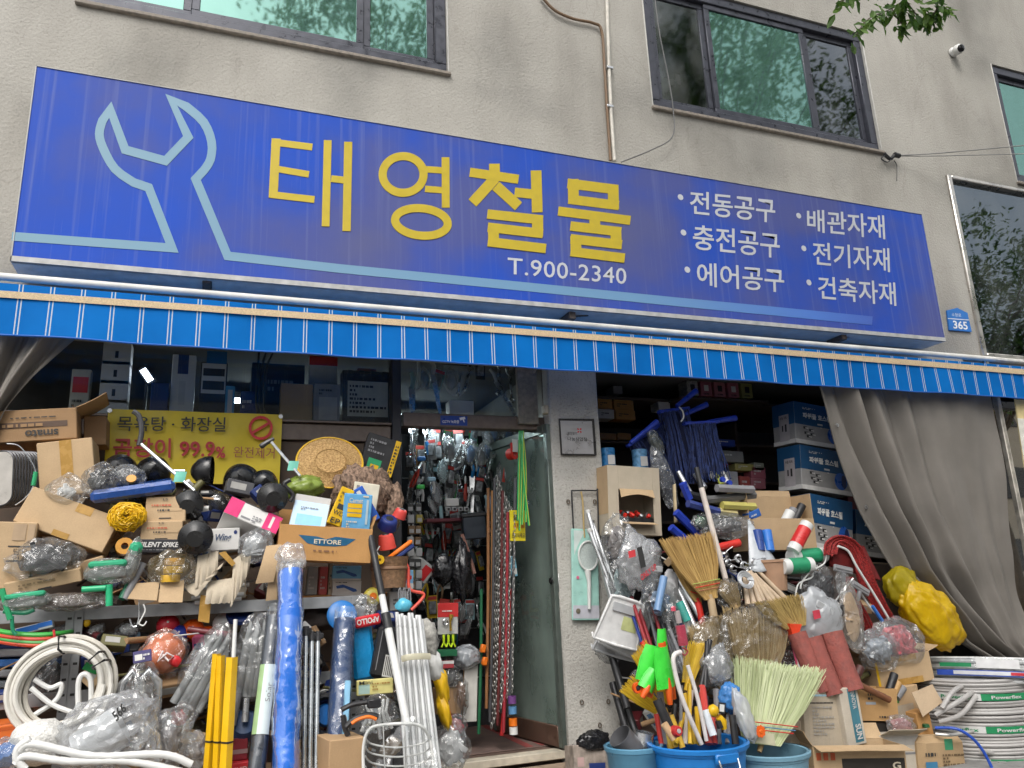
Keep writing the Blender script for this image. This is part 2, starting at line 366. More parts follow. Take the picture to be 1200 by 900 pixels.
def wall(x0,x1,z0,z1,holes,y=0.0,depth=.16):
 xs=sorted({x0,x1,*[h[0] for h in holes],*[h[1] for h in holes]});zs=sorted({z0,z1,*[h[2] for h in holes],*[h[3] for h in holes]});mb=MB()
 for i in range(len(xs)-1):
  for j in range(len(zs)-1):
   cx,cz=(xs[i]+xs[i+1])/2,(zs[j]+zs[j+1])/2
   if any(h[0]<cx<h[1] and h[2]<cz<h[3] for h in holes): continue
   mb.face([(xs[i],y,zs[j]),(xs[i+1],y,zs[j]),(xs[i+1],y,zs[j+1]),(xs[i],y,zs[j+1])])
 for a,b,c,d in holes+[(x0,x1,z0,z1)]:
  mb.face([(a,y,c),(b,y,c),(b,y+depth,c),(a,y+depth,c)]);mb.face([(a,y,d),(b,y,d),(b,y+depth,d),(a,y+depth,d)])
  mb.face([(a,y,c),(a,y,d),(a,y+depth,d),(a,y+depth,c)]);mb.face([(b,y,c),(b,y,d),(b,y+depth,d),(b,y+depth,c)])
 return mb
part(bld,'wall',STUC,wall(-5,13,WALL_Z0,8.6,[W1,W2,W3,W4]),smooth=False)
part(bld,'roof',M((.3,.3,.3),.9),MB().box(-5,13,.17,9,8.55,8.75),smooth=False)
part(bld,'side_wall',STUC,MB().box(-5,-4.8,.17,6,0,8.54),smooth=False)
part(bld,'side_wall',STUC,MB().box(12.8,13,.17,6,0,8.54),smooth=False)
part(bld,'upper_floor',M((.25,.25,.25),.9),MB().box(-4.7,12.7,.2,6,3.55,3.62),smooth=False)
part(bld,'upper_room_wall',M((.10,.105,.11),.9),MB().box(-4.7,12.7,2.2,2.3,3.63,8.5),smooth=False)
FRAME=M((.055,.058,.075),.38,metal=.3,var=.2);SILL=M((.22,.19,.16),.7,var=.3,scale=25)
def GLASS(tint,spec=.45,rough=.02,dirt=.08,trans=(.25,.45,.4),dcol=(.45,.47,.46),d0=0.0):
 """tinted window glass: a weak mirror over a dim see-through tint"""
 m=bpy.data.materials.new('window_glass');m.use_nodes=True;n,l=m.node_tree.nodes,m.node_tree.links;out=n['Material Output'];b=n['Principled BSDF']
 g=n.new('ShaderNodeBsdfGlossy');g.inputs['Color'].default_value=(*tint,1);g.inputs['Roughness'].default_value=rough
 tr=n.new('ShaderNodeBsdfTransparent');tr.inputs[0].default_value=(*trans,1)
 t=tex(n,l,'Noise',1.3,detail=2);bp=n.new('ShaderNodeBump');bp.inputs['Strength'].default_value=.05;bp.inputs['Distance'].default_value=.05
 l.new(t.outputs['Fac'],bp.inputs['Height']);l.new(bp.outputs[0],g.inputs['Normal'])
 mx=n.new('ShaderNodeMixShader');mx.inputs[0].default_value=spec;l.new(tr.outputs[0],mx.inputs[1]);l.new(g.outputs[0],mx.inputs[2])
 t2=tex(n,l,'Noise',2.2,stretch=(1.5,1,.8),detail=6);r=ramp(n,l,t2.outputs['Fac'],[(.4,d0),(.8,d0+dirt*1.4)])
 b.inputs['Base Color'].default_value=(*dcol,1);b.inputs['Roughness'].default_value=.8
 m2=n.new('ShaderNodeMixShader');l.new(r.outputs[0],m2.inputs[0]);l.new(mx.outputs[0],m2.inputs[1]);l.new(b.outputs[0],m2.inputs[2]);l.new(m2.outputs[0],out.inputs['Surface'])
 return m
G_TEAL=GLASS((.40,.70,.62),.52,rough=.035,dirt=.12,dcol=(.12,.28,.24),d0=.22);G_DARK=GLASS((.55,.60,.66),.26,rough=.03,trans=(.2,.22,.25));G_SCREEN=GLASS((.4,.45,.45),.18,rough=.06,dirt=.15,trans=(.12,.13,.14))
G_BIG=GLASS((.50,.58,.66),.30,dirt=.10,trans=(.15,.18,.22))
def window(w,cuts,panes,fr=FRAME,fw=.10,y=.02):
 x0,x1,z0,z1=w
 o=part(bld,'window',fr,MB().box(x0+.003,x1-.003,y,y+.09,z0+.003,z0+fw,.006).box(x0+.003,x1-.003,y,y+.09,z1-fw,z1-.003,.006)
   .box(x0+.003,x0+fw,y+.001,y+.091,z0+fw,z1-fw,.006).box(x1-fw,x1-.003,y+.001,y+.091,z0+fw,z1-fw,.006))
 cs=[x0+fw]+cuts+[x1-fw]
 for i in range(len(cs)-1):
  a,b=cs[i],cs[i+1];yy=y+(.018 if i % 2 else .045);s=.06
  part(o,'sash',fr,MB().box(a,b,yy,yy+.03,z0+fw,z0+fw+s,.004).box(a,b,yy,yy+.03,z1-fw-s,z1-fw,.004)
   .box(a,a+s,yy+.001,yy+.031,z0+fw+s,z1-fw-s,.004).box(b-s,b,yy+.001,yy+.031,z0+fw+s,z1-fw-s,.004))
  part(o,'pane',panes[i],MB().face([(a+s,yy+.015,z0+fw+s),(b-s,yy+.015,z0+fw+s),(b-s,yy+.015,z1-fw-s),(a+s,yy+.015,z1-fw-s)]),smooth=False)
 part(o,'sill',SILL,MB().box(x0-.02,x1+.02,-.035,.045,z0-.035,z0+.002,.008))
 for q in (x0-.012,x1-.002): part(o,'sealant',M((.5,.49,.46),.7),MB().box(q,q+.014,-.006,.03,z0,z1,.003))
 return o
window(W1,[wx(224,10),wx(427,55)],[G_TEAL,G_TEAL,G_TEAL])
window(W2,[wx(842,130),wx(962,150)],[G_SCREEN,G_TEAL,G_DARK])
window(W3,[W3[0]+1.1],[G_TEAL,G_DARK])
CHROME=M((.55,.52,.48),.3,metal=.9,var=.25,scale=8)
x0,x1,z0,z1=W4
o=part(bld,'window',CHROME,MB().box(x0-.02,x0+.045,-.03,.06,z0-.25,z1+.02,.01).box(x0+.045,x1,-.029,.06,z1-.025,z1+.018,.008).box(x0+.045,x1,-.028,.06,z0-.02,z0+.03,.008))
part(o,'pane',G_BIG,MB().face([(x0+.04,.03,z0),(x1,.03,z0),(x1,.03,z1),(x0+.04,.03,z1)]),smooth=False)
part(o,'sill',M((.62,.60,.56),.6,var=.2),MB().box(x0-.3,x1,-.06,.03,z0-.06,z0-.022,.01))

# ground floor: pillar, shop floor, inner walls, ceiling
PX0,PX1=wx(640,432),wx(697,432)
def ROUGHWALL():
 m,n,l,b=principled('rough_plaster')
 t=tex(n,l,'Noise',70,detail=5);t2=tex(n,l,'Noise',2.5,detail=6)
 r=ramp(n,l,t2.outputs['Fac'],[(.3,(.40,.385,.355)),(.7,(.55,.53,.485))]);r2=ramp(n,l,t.outputs['Fac'],[(.33,(.74,.72,.69)),(.46,(1,1,1))])
 mx=n.new('ShaderNodeMixRGB');mx.blend_type = 'MULTIPLY';mx.inputs[0].default_value=.8;l.new(r.outputs[0],mx.inputs[1]);l.new(r2.outputs[0],mx.inputs[2])
 l.new(mx.outputs[0],b.inputs['Base Color']);b.inputs['Roughness'].default_value=.9
 bp=n.new('ShaderNodeBump');bp.inputs['Strength'].default_value=.7;bp.inputs['Distance'].default_value=.01;l.new(t.outputs['Fac'],bp.inputs['Height']);l.new(bp.outputs[0],b.inputs['Normal'])
 return m
RW=ROUGHWALL()
FLZ=wz(600,880,.2)
part(bld,'pillar',RW,MB().box(PX0,PX1,-.02,.42,G0-.01,WALL_Z0+.05,.012))
INW=M((.16,.16,.155),.85,var=.25,scale=3)
part(bld,'shop_floor',M((.13,.085,.065),.7,var=.3,scale=5,bump=.1),MB().box(-3.5,8.2,.1,5.2,0.0,FLZ,.01),smooth=False)
part(bld,'shop_ceiling',M((.12,.12,.118),.9),MB().box(-3.5,8.2,.17,5.2,3.25,3.3),smooth=False)
part(bld,'shop_wall',INW,MB().box(-3.5,8.2,5.2,5.3,0,3.3),smooth=False)
part(bld,'shop_wall',INW,MB().box(-3.6,-3.5,.1,5.2,0,3.3),smooth=False)
part(bld,'shop_wall',INW,MB().box(8.2,8.3,.1,5.2,0,3.3),smooth=False)
part(bld,'partition',INW,MB().box(PX0+.12,PX0+.2,.43,5.2,FLZ,3.24),smooth=False)
# shop front on the left of the door: brown lower panel, ledge, sliding glass, header of the door
ALU=M((.16,.125,.105),.45,metal=.4,var=.2,scale=20);ALU_D=M((.035,.035,.04),.5,metal=.2)
YF=.12
LZ0,LZ1=wz(300,515,YF),wz(300,495,YF)
MXL=wx(464,500,YF);DXR=wx(640,500,YF)
sf=part(bld,'shop_front',ALU,MB().box(-3.5,MXL-.04,YF-.02,YF+.10,LZ0,LZ1,.006).box(-3.5,MXL-.04,YF-.05,YF+.14,LZ1+.001,LZ1+.02,.004)
  .box(MXL+.05,DXR,YF-.02,YF+.08,wz(540,502,YF),wz(540,486,YF),.006))
part(sf,'lower_panel',M((.10,.07,.05),.7,var=.2),MB().box(-3.5,MXL-.04,YF+.01,YF+.05,FLZ,LZ0-.001),smooth=False)
part(sf,'mullion',ALU_D,MB().box(MXL-.035,MXL+.035,YF-.03,YF+.09,FLZ,WALL_Z0+.1,.006))
part(sf,'mullion',ALU,MB().box(DXR-.03,DXR+.03,YF-.03,YF+.09,wz(640,500,YF),WALL_Z0+.1,.006))
G_CLEAR=GLASS((.8,.85,.85),.045,dirt=.03,trans=(.88,.92,.91))
ztop=WALL_Z0+.1
part(sf,'pane',G_CLEAR,MB().face([(-3.5,YF+.06,LZ1+.02),(MXL-.04,YF+.06,LZ1+.02),(MXL-.04,YF+.06,ztop),(-3.5,YF+.06,ztop)]),smooth=False)
part(sf,'pane',G_CLEAR,MB().face([(MXL+.04,YF+.05,wz(540,486,YF)),(DXR-.03,YF+.05,wz(540,486,YF)),(DXR-.03,YF+.05,ztop),(MXL+.04,YF+.05,ztop)]),smooth=False)
part(bld,'display_shelf',M((.22,.16,.12),.6),MB().box(-3.5,MXL-.04,YF+.16,1.0,LZ1-.02,LZ1+.015,.004))
# open glass door folded back against the pillar
G_DOOR=GLASS((.55,.68,.62),.14,rough=.05,dirt=.25,trans=(.50,.62,.56),dcol=(.30,.37,.33),d0=.30)
dz0,dz1=FLZ+.02,wz(640,498,YF)-.02
hinge=Vector((PX0-.02,-.02,0));dend=Vector((PX0-.20,.95,0))
X=Matrix.Translation((hinge.x,hinge.y,dz0)) @ Matrix.Rotation(math.atan2(dend.y-hinge.y,dend.x-hinge.x),4,'Z')
dw,dh=(dend-hinge).length,dz1-dz0
door=thing('glass_door','frosted green glass shop door folded open against the rough pillar','door',X)
part(door,'pane',G_DOOR,MB().box(.05,dw-.05,-.005,.005,.14,dh-.07,.001),smooth=False)
part(door,'frame',M((.15,.18,.16),.4,metal=.5),MB().box(0,.05,-.02,.02,0,dh,.004).box(dw-.05,dw,-.02,.02,0,dh,.004).box(.05,dw-.05,-.019,.019,dh-.07,dh,.004))
part(door,'kick_rail',M((.12,.07,.05),.5,metal=.3),MB().box(.05,dw-.05,-.021,.021,0,.14,.004))
lk=part(door,'lock',M((.02,.02,.02),.3),MB().lathe([(.0,-.05),(.022,-.05),(.026,-.03),(.02,-.022),(.02,0)],14,Matrix.Translation((.035,-.021,wz(655,680,0)-dz0)) @ Matrix.Rotation(R(-90),4,'X') @ Matrix.Scale(-1,4,(0,0,1))))
part(lk,'keeper',M((.6,.6,.58),.35,metal=.8),MB().box(.0,.05,-.027,-.0215,wz(655,690,0)-dz0-.02,wz(655,672,0)-dz0,.002))

# ------------------------------------------------------------------ the main sign
SY=-.30
def SIGNBLUE():
 m,n,l,b=principled('sign_film')
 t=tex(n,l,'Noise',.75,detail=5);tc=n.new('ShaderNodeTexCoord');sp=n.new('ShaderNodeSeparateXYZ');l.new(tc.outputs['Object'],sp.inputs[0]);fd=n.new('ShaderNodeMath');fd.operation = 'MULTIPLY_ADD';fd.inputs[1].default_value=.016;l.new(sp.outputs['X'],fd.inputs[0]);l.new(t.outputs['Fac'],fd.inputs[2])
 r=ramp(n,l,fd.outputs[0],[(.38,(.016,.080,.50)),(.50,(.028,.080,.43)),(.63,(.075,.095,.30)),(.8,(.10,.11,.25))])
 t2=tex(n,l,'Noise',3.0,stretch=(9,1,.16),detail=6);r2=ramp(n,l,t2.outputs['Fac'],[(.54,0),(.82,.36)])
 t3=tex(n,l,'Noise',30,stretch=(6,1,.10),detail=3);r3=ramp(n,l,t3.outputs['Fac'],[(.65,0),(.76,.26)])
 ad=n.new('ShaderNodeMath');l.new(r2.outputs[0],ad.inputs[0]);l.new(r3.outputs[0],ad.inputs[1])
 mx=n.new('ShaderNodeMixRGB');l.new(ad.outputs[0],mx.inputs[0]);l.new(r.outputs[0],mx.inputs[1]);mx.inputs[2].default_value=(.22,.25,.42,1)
 l.new(mx.outputs[0],b.inputs['Base Color']);b.inputs['Roughness'].default_value=.5;b.inputs['Specular IOR Level'].default_value=.12
 return m
sTL,sTR,sBR,sBL=at(42,77,SY),at(1080,251,SY),at(1108,400,SY),at(12,306,SY)
sign=thing('shop_sign','wide blue lightbox shop sign with yellow lettering and wrench outline','sign',Matrix.Translation(sBL))
part(sign,'panel',SIGNBLUE(),MB().face([sBL,sBR,sTR,sTL]),smooth=False,world=True)
mb=MB();B=Vector((0,.26,0));e=Vector((0,.002,0))
for p,q in ((sBL,sBR),(sBR,sTR),(sTR,sTL),(sTL,sBL)): mb.face([p+e,q+e,q+B,p+B])
part(sign,'casing',M((.62,.62,.60),.5,var=.15),mb,smooth=False,world=True)
mb=MB();out=.012
c=(sBL+sBR+sTR+sTL)/4
def edge(p,q,w,mb):
 d=(q-p).normalized();nrm=Vector((0,-1,0)).cross(d);k=len(mb.V);y=Vector((0,-.006,0))
 P=[p,q,q+nrm*w,p+nrm*w];mb.V+=[a+y for a in P]+[a+Vector((0,.03,0)) for a in P];mb.F+=[[k,k+1,k+2,k+3],[k+4,k+7,k+6,k+5]]+[[k+j,k+4+j,k+4+(j+1) % 4,k+(j+1) % 4] for j in range(4)]
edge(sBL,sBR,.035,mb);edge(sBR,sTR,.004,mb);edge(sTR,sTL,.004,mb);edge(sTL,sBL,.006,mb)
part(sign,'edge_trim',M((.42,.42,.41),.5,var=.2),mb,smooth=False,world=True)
YEL=M((.50,.375,.012),.45,var=.06);LBL=None
def LINEBLUE():
 m,n,l,b=principled('sign_line');tc=n.new('ShaderNodeTexCoord');sp=n.new('ShaderNodeSeparateXYZ');l.new(tc.outputs['Object'],sp.inputs[0])
 mr=n.new('ShaderNodeMapRange');mr.inputs['From Min'].default_value=0;mr.inputs['From Max'].default_value=7.9;l.new(sp.outputs['X'],mr.inputs['Value'])
 r=ramp(n,l,mr.outputs[0],[(0,(.16,.30,.39)),(.55,(.14,.29,.48)),(.78,(.07,.19,.60)),(.90,(.045,.09,.42))]);l.new(r.outputs[0],b.inputs['Base Color']);b.inputs['Roughness'].default_value=.45
 return m
LBL=LINEBLUE()
def C1(L): return [(x/3,y/3) for x,y in L]
def curve2(P,n=5):
 out=[]
 for i in range(len(P)-1):
  a,b,c,d=(Vector(P[max(i-1,0)]),Vector(P[i]),Vector(P[i+1]),Vector(P[min(i+2,len(P)-1)]))
  out+=[tuple(.5*((2*b)+(c-a)*t+(2*a-5*b+4*c-d)*t*t+(3*b-a-3*c+d)*t**3)) for t in [k/n for k in range(n)]]
 return out+[P[-1]]
wr=[(14,277)]+C1([(605,872)]+([(523,660)]+curve2([(470,642),(404,594),(362,520),(349,470),(360,425)],3)+[(388,386)])+[(440,527),(582,566),(662,482)]+([(602,351)]+curve2([(655,375),(716,430),(744,500),(740,560),(718,598)],3)+[(688,630)])+[(800,900)])+[(400,315),(600,334.5),(800,354.5),(900,364),(1022,376)]
part(sign,'wrench_outline',LBL,ribbon(MB(),wr,10.2,SY,.0025),smooth=False,world=True)
part(sign,'letter',YEL,strokes(MB(),[(318,166.5,366,172.5,8),(324,198,362,204.5,7.5),(316,228,368.5,234,8),(323.5,162.5,320,232,10.5),(388,209.5,405,211.5,8),(384,164.5,381.5,265.5,9.2),(408,166.5,406,271,9.6)],SY),smooth=False,world=True)
def ring(cx,cy,rx,ry,rot=0,n=40): return [(cx+rx*math.cos(a)*math.cos(rot)-ry*math.sin(a)*math.sin(rot),cy+rx*math.cos(a)*math.sin(rot)+ry*math.sin(a)*math.cos(rot)) for a in [2*math.pi*i/n for i in range(n)]]
mb=strokes(MB(),[(497,198.3,518,199.8,7.5),(498,221.5,518,223,7.5),(522,184.5,522.3,243.5,9.2)],SY);ribbon(mb,ring(472.3,204.7,24,21.5),9.5,SY,.0042,True);ribbon(mb,ring(493.7,260.3,31,16,.10),9.5,SY,.0046,True)
part(sign,'letter',YEL,mb,smooth=False,world=True)
part(sign,'letter',YEL,strokes(MB(),[(579.3,192,579.6,207,12.5),(580,209,553.5,238,12.5),(581,218,607.5,242,12.5),(550.5,202,607.5,210.3,10.7),(603,225.5,624,227.7,11),(628,200,629.5,249,12.5),(571,251,636,258,11),(629.8,255,629.8,277,12.8),(571.5,266.5,636,274,11),(578,264,578.3,288,12.5),(571.5,283.5,639.5,291.5,11)],SY),smooth=False,world=True)
part(sign,'letter',YEL,strokes(MB(),[(665,215,724,222.5,11.5),(666,233.5,725,241,11),(671.5,210,672,238.5,12.5),(718.3,217,719,245,12.5),(654,247.5,738.5,258.5,10.7),(696.7,253,697,268,12.5),(668.3,265,727.7,272,11),(721.5,269,722,290,12.5),(668.5,280,728.5,287,11),(674.3,277,675,299,12.5),(668.5,295,731.8,302.8,11)],SY),smooth=False,world=True)
WHT=M((.52,.54,.58),.5,var=.06)
Yt=SY-.003
part(sign,'lettering',WHT,quadtext(MB(),'T.900-2340',(595,301.5),(734,314.5),(734,333.3),(595,321),Yt,.006,1.06),smooth=False,world=True)
for s,a in (('전동공구',((808.5,223),(908.5,233),(908.5,261.5),(808.5,250.5))),('충전공구',((812,263),(913.5,273),(914,303),(812,292))),('에어공구',((816.5,307),(918.5,315),(919.5,343),(817,335))),
   ('배관자재',((945.5,244.5),(1036,252.5),(1037.5,280.5),(946,271))),('전기자재',((952,283),(1042,291),(1043,319),(953,310))),('건축자재',((958,323),(1049,331),(1050.5,358.5),(959,350)))):
 part(sign,'lettering',WHT,quadtext(MB(),s,*a,Yt,.012),smooth=False,world=True)
for (x,y) in ((797.5,231),(801,272.5),(805.5,316),(936,252.7),(942,291),(948,331)):
 p=at(x,y,Yt);part(sign,'bullet',WHT,MB().face([p+Vector((.028*math.cos(a),0,.028*math.sin(a))) for a in [2*math.pi*k/16 for k in range(16)]]),smooth=False,world=True)
# steel brackets and the white beam behind the awning
zb=at(0,322,-.15).z
beam=thing('awning_beam','long white metal beam running between blue sign and striped awning','beam',Matrix.Translation((-4,-.15,zb)))
WB=M((.60,.59,.55),.55,var=.18,scale=5)
p,q=at(-60,319,-.38),at(1165,421,-.38)
part(beam,'tube',WB,MB().tube([p,q],.024,14),world=True)
part(beam,'back_plate',M((.50,.49,.46),.6,var=.25,scale=4),MB().box(p.x,q.x,-.05,-.012,3.16,3.36,.006),world=True)
for x,y in ((243,330),(668,372),(985,396)):
 p=at(x,y,-.2)
 part(beam,'bracket',M((.16,.13,.11),.7,metal=.5,var=.4,scale=60),MB().box(p.x-.03,p.x+.03,-.25,-.05,p.z-.03,p.z+.035,.006).tube([p+Vector((.03,0,.01)),p+Vector((.16,0,.03))],.008),world=True)

# ------------------------------------------------------------------ awning
AY=-.55
aBL,aBR,aTL,aTR=at(-40,390.5,AY),at(1240,469.5,AY),at(-40,328,AY),at(1240,433,AY)
aw=thing('striped_awning','bright blue awning valance with thin white double stripes and cream braid','awning',Matrix.Translation(aBL))
def AWN():
 m,n,l,b=principled('awning_cloth');tc=n.new('ShaderNodeTexCoord');sp=n.new('ShaderNodeSeparateXYZ');l.new(tc.outputs['Object'],sp.inputs[0])
 def math_(op,a,bb=None,c=None):
  k=n.new('ShaderNodeMath');k.operation=op
  for i,v in enumerate((a,bb,c)):
   if v is None: continue
   if isinstance(v,(int,float)): k.inputs[i].default_value=v
   else: l.new(v,k.inputs[i])
  return k.outputs[0]
 fr=math_('FRACT',math_('DIVIDE',math_('ADD',sp.outputs['X'],STR_OFF),STR_P))
 d=math_('ABSOLUTE',math_('SUBTRACT',math_('ABSOLUTE',math_('SUBTRACT',fr,.5)),.058));s=math_('LESS_THAN',d,.019)
 t=tex(n,l,'Noise',2.5,detail=4);r=ramp(n,l,t.outputs['Fac'],[(.3,(.002,.15,.52)),(.7,(.003,.19,.63))])
 mx=n.new('ShaderNodeMixRGB');l.new(s,mx.inputs[0]);l.new(r.outputs[0],mx.inputs[1]);mx.inputs[2].default_value=(.62,.68,.72,1)
 l.new(mx.outputs[0],b.inputs['Base Color']);b.inputs['Roughness'].default_value=.6;b.inputs['Specular IOR Level'].default_value=.1
 tr=n.new('ShaderNodeBsdfTranslucent');l.new(mx.outputs[0],tr.inputs[0]);ms=n.new('ShaderNodeMixShader');ms.inputs[0].default_value=.25
 l.new(b.outputs[0],ms.inputs[1]);l.new(tr.outputs[0],ms.inputs[2]);l.new(ms.outputs[0],n['Material Output'].inputs['Surface'])
 return m
STR_P=(at(1188,446,AY).x-at(23,368,AY).x)/50.0
STR_OFF=STR_P*.5-(at(22,360,AY).x-aBL.x)
AWM=AWN()
def val(u,v):
 b=aBL.lerp(aBR,u);t=aTL.lerp(aTR,u);p=b.lerp(t,v);x=p.x
 p.y+=.008*math.sin(x*9.1)*(1-v)+.008*math.sin(x*2.7+1)*(1-v);p.z+=.002*math.sin(x*5.3)*(1-v);return p
part(aw,'valance',AWM,MB().sheet(val,240,5),world=True)
part(aw,'canopy',AWM,MB().sheet(lambda u,v: val(u,1).lerp(Vector((val(u,1).x,-.06,val(u,1).z+.03)),v),60,4),world=True)
part(aw,'front_bar',M((.5,.5,.48),.5,metal=.4),MB().tube([aTL+Vector((0,.03,-.01)),aTR+Vector((0,.03,-.01))],.018,10),world=True)
part(aw,'braid',M((.60,.47,.30),.8,var=.15,scale=120,bump=.5,bscale=300),MB().sheet(lambda u,v: at(-40+1280*u,337.5+98.5*u-2.5*math.sin(u*3.14)+(8-2*u)*(1-v),AY-.012),80,2,.003),world=True)
part(aw,'hem',M((.006,.10,.42),.6),MB().tube([val(i/240,0)+Vector((0,0,.004)) for i in range(241)],.006,6),world=True)
for px in (60,640,1130):
 q=at(px,400,-.3);part(aw,'arm',M((.3,.3,.3),.5,metal=.5),MB().tube([(q.x,-.02,2.95+.12),(q.x,AY+.03,val((px+40)/1280,1).z-.02)],.014,8),world=True)
# ------------------------------------------------------------------ small things on the facade
door['kind'] = 'thing';beam['kind'] = 'thing'
def path(pts,Y,n=6):
 """smooth polyline through photograph pixels; each point may carry its own depth"""
 P=[at(p[0],p[1],p[2] if len(p)>2 else Y) for p in pts]
 if len(P)<3: return P
 out=[]
 for i in range(len(P)-1):
  a=P[max(i-1,0)];b=P[i];c=P[i+1];d=P[min(i+2,len(P)-1)]
  for k in range(n):
   t=k/n;out.append(.5*((2*b)+(c-a)*t+(2*a-5*b+4*c-d)*t*t+(3*b-a-3*c+d)*t**3))
 out.append(P[-1]);return out
def wire(name,label,cat,pts,Y,r,mat,n=6,group=None,sides=8): return onething(name,label,cat,MB().tube(path(pts,Y,n),r,sides),mat,group)
BLK=M((.018,.018,.02),.45);GREYP=M((.22,.22,.23),.5);STEEL=M((.55,.56,.57),.28,metal=.9,var=.15);WPL=M((.68,.68,.66),.42,var=.06);ALUM=M((.62,.63,.64),.35,metal=.75,var=.1)
o=thing('conduit_pipe','white conduit pipe running down the wall to the sign','pipe',Matrix.Translation(at(719,186,-.03)))
part(o,'tube',M((.58,.55,.49),.6,var=.2),MB().tube(path([(711,-8),(713,60),(716,130),(720,188)],-.028),.017,10),world=True)
for y in (80,125):
 p=at(714.5,y,-.028);part(o,'clip',STEEL,MB().box(p.x-.035,p.x+.03,-.048,-.001,p.z-.012,p.z+.012,.003),world=True)
wire('cable','brown cable curving from the top edge down beside the conduit','cable',[(634,-5),(650,12),(672,22),(695,27),(705,36),(708.5,80),(711.5,130),(715.5,188)],-.03,.013,M((.17,.105,.06),.6))
wire('window_cable','thin pale cable hanging past the upstairs window down to the sign','cable',[(767,-5),(773,40),(783,90),(789,130),(788,160),(765,175),(728,190)],-.07,.006,M((.12,.12,.12),.5))
# dome camera
X=frame(1116,62,-.01);o=thing('security_camera','small white dome security camera on the upper wall','camera',X)
part(o,'mount',WPL,MB().lathe([(.055,0),(.055,.03),(.05,.035)],18,Matrix.Rotation(R(90),4,'X')))
part(o,'ball',WPL,MB().lathe([(0,-.062),(.03,-.055),(.052,-.03),(.06,0),(.052,.03),(.03,.055),(0,.062)],18,Matrix.Translation((0,-.075,-.01)) @ Matrix.Rotation(R(55),4,'X')))
part(o,'lens',M((.01,.01,.012),.12),MB().lathe([(0,.066),(.026,.063),(.043,.052),(.045,.03)],18,Matrix.Translation((0,-.075,-.01)) @ Matrix.Rotation(R(-8),4,'Z') @ Matrix.Rotation(R(108),4,'X')))
# cable anchor and overhead wires
o=thing('cable_anchor','black wire anchor with loose ends at the window corner','anchor',Matrix.Translation(at(1045,184,-.03)))
part(o,'insulator',BLK,MB().tube(path([(1036,180),(1043,186),(1048,182)],-.05),.02,8).tube(path([(1048,181),(1054,183)],-.06),.026,8),world=True)
part(o,'loose_wire',BLK,MB().tube(path([(1037,182),(1033,186),(1040,190),(1046,185)],-.06),.006,5),world=True)
part(o,'loose_wire',BLK,MB().tube(path([(1048,188),(1051,195),(1051,212)],-.03),.004,5),world=True)
wire('overhead_wire','upper grey wire running from the anchor out of frame','wire',[(1054,182,-.06),(1100,179.5,-.2),(1205,170,-.5)],0,.006,M((.25,.25,.24),.5))
wire('overhead_wire','lower grey wire running from the anchor out of frame','wire',[(1054,183,-.06),(1110,182.5,-.2),(1210,180,-.5)],0,.005,M((.28,.28,.27),.5))
# address plate
X=Matrix.Translation(at(1124,388,-.012));o=thing('address_plate','small blue house number plate reading 365 beside the sign','sign',X)
P=[at(*p,-.012)-at(1124,388,-.012) for p in ((1109,364),(1121,361),(1133,367),(1138,389),(1112,387))]
part(o,'plate',M((.02,.16,.50),.4),MB().extr([(p.x,p.z) for p in P],-.008,.006),smooth=False)
part(o,'number',M((.8,.8,.8),.5),quadtext(MB(),'365',(1116.5,375.5),(1133,377),(1134.5,386.5),(1117.5,385),-.022,.02),world=True,smooth=False)
part(o,'street_name',M((.7,.75,.8),.5),quadtext(MB(),'소향로',(1115,366.5),(1126,367.5),(1126.5,371.5),(1115.5,370.5),-.022),world=True,smooth=False)
mb=ribbon(MB(),[(1110.8,373.2),(1135.2,375.0)],.8,-.0205,.001);part(o,'rule',M((.8,.8,.8),.5),mb,world=True,smooth=False)
# plaque on the pillar
YP=-.024
def flat(TL,TR,BR,BL,Y,th=.004):
 P=[at(*p,Y) for p in (TL,TR,BR,BL)];mb=MB();k=0;mb.V+=P+[p-Vector((0,th,0)) for p in P]
 mb.F+=[[4,7,6,5],[0,1,2,3]]+[[j,4+j,4+(j+1) % 4,(j+1) % 4] for j in range(4)];return mb
o=thing('plaque','grey framed donation plaque with small red pinwheel on the pillar','plaque',Matrix.Translation(at(677,533,YP)))
part(o,'frame',M((.02,.018,.018),.35),flat((654.5,491),(695,491.5),(698,534),(657,533.5),YP,.02),world=True,smooth=False)
part(o,'plate',M((.40,.39,.39),.35,metal=.4,var=.06),flat((656.5,493),(693.5,493.5),(696,532),(659,531.5),YP-.02,.002),world=True,smooth=False)
INK=M((.03,.03,.03),.6);RED=M((.55,.02,.025),.4)
part(o,'lettering',INK,quadtext(MB(),'나눔사업장',(665,512),(688,512.5),(688.3,517),(665.3,516.5),YP-.0235,.01),world=True,smooth=False)
part(o,'lettering',INK,quadtext(MB(),'희망찾기',(665,506),(676,506.5),(676.2,510),(665.2,509.5),YP-.0235),world=True,smooth=False)
for k in range(4):
 a=R(45+90*k);c=at(679,504.5,YP-.0235);w=.017
 part(o,'pinwheel',RED,MB().face([c+Vector((math.cos(a)*w*s+math.cos(a+1.57)*w*t,0,math.sin(a)*w*s+math.sin(a+1.57)*w*t)) for s,t in ((.25,0),(1.0,-.45),(1.5,0),(1.0,.45))]),smooth=False,world=True)
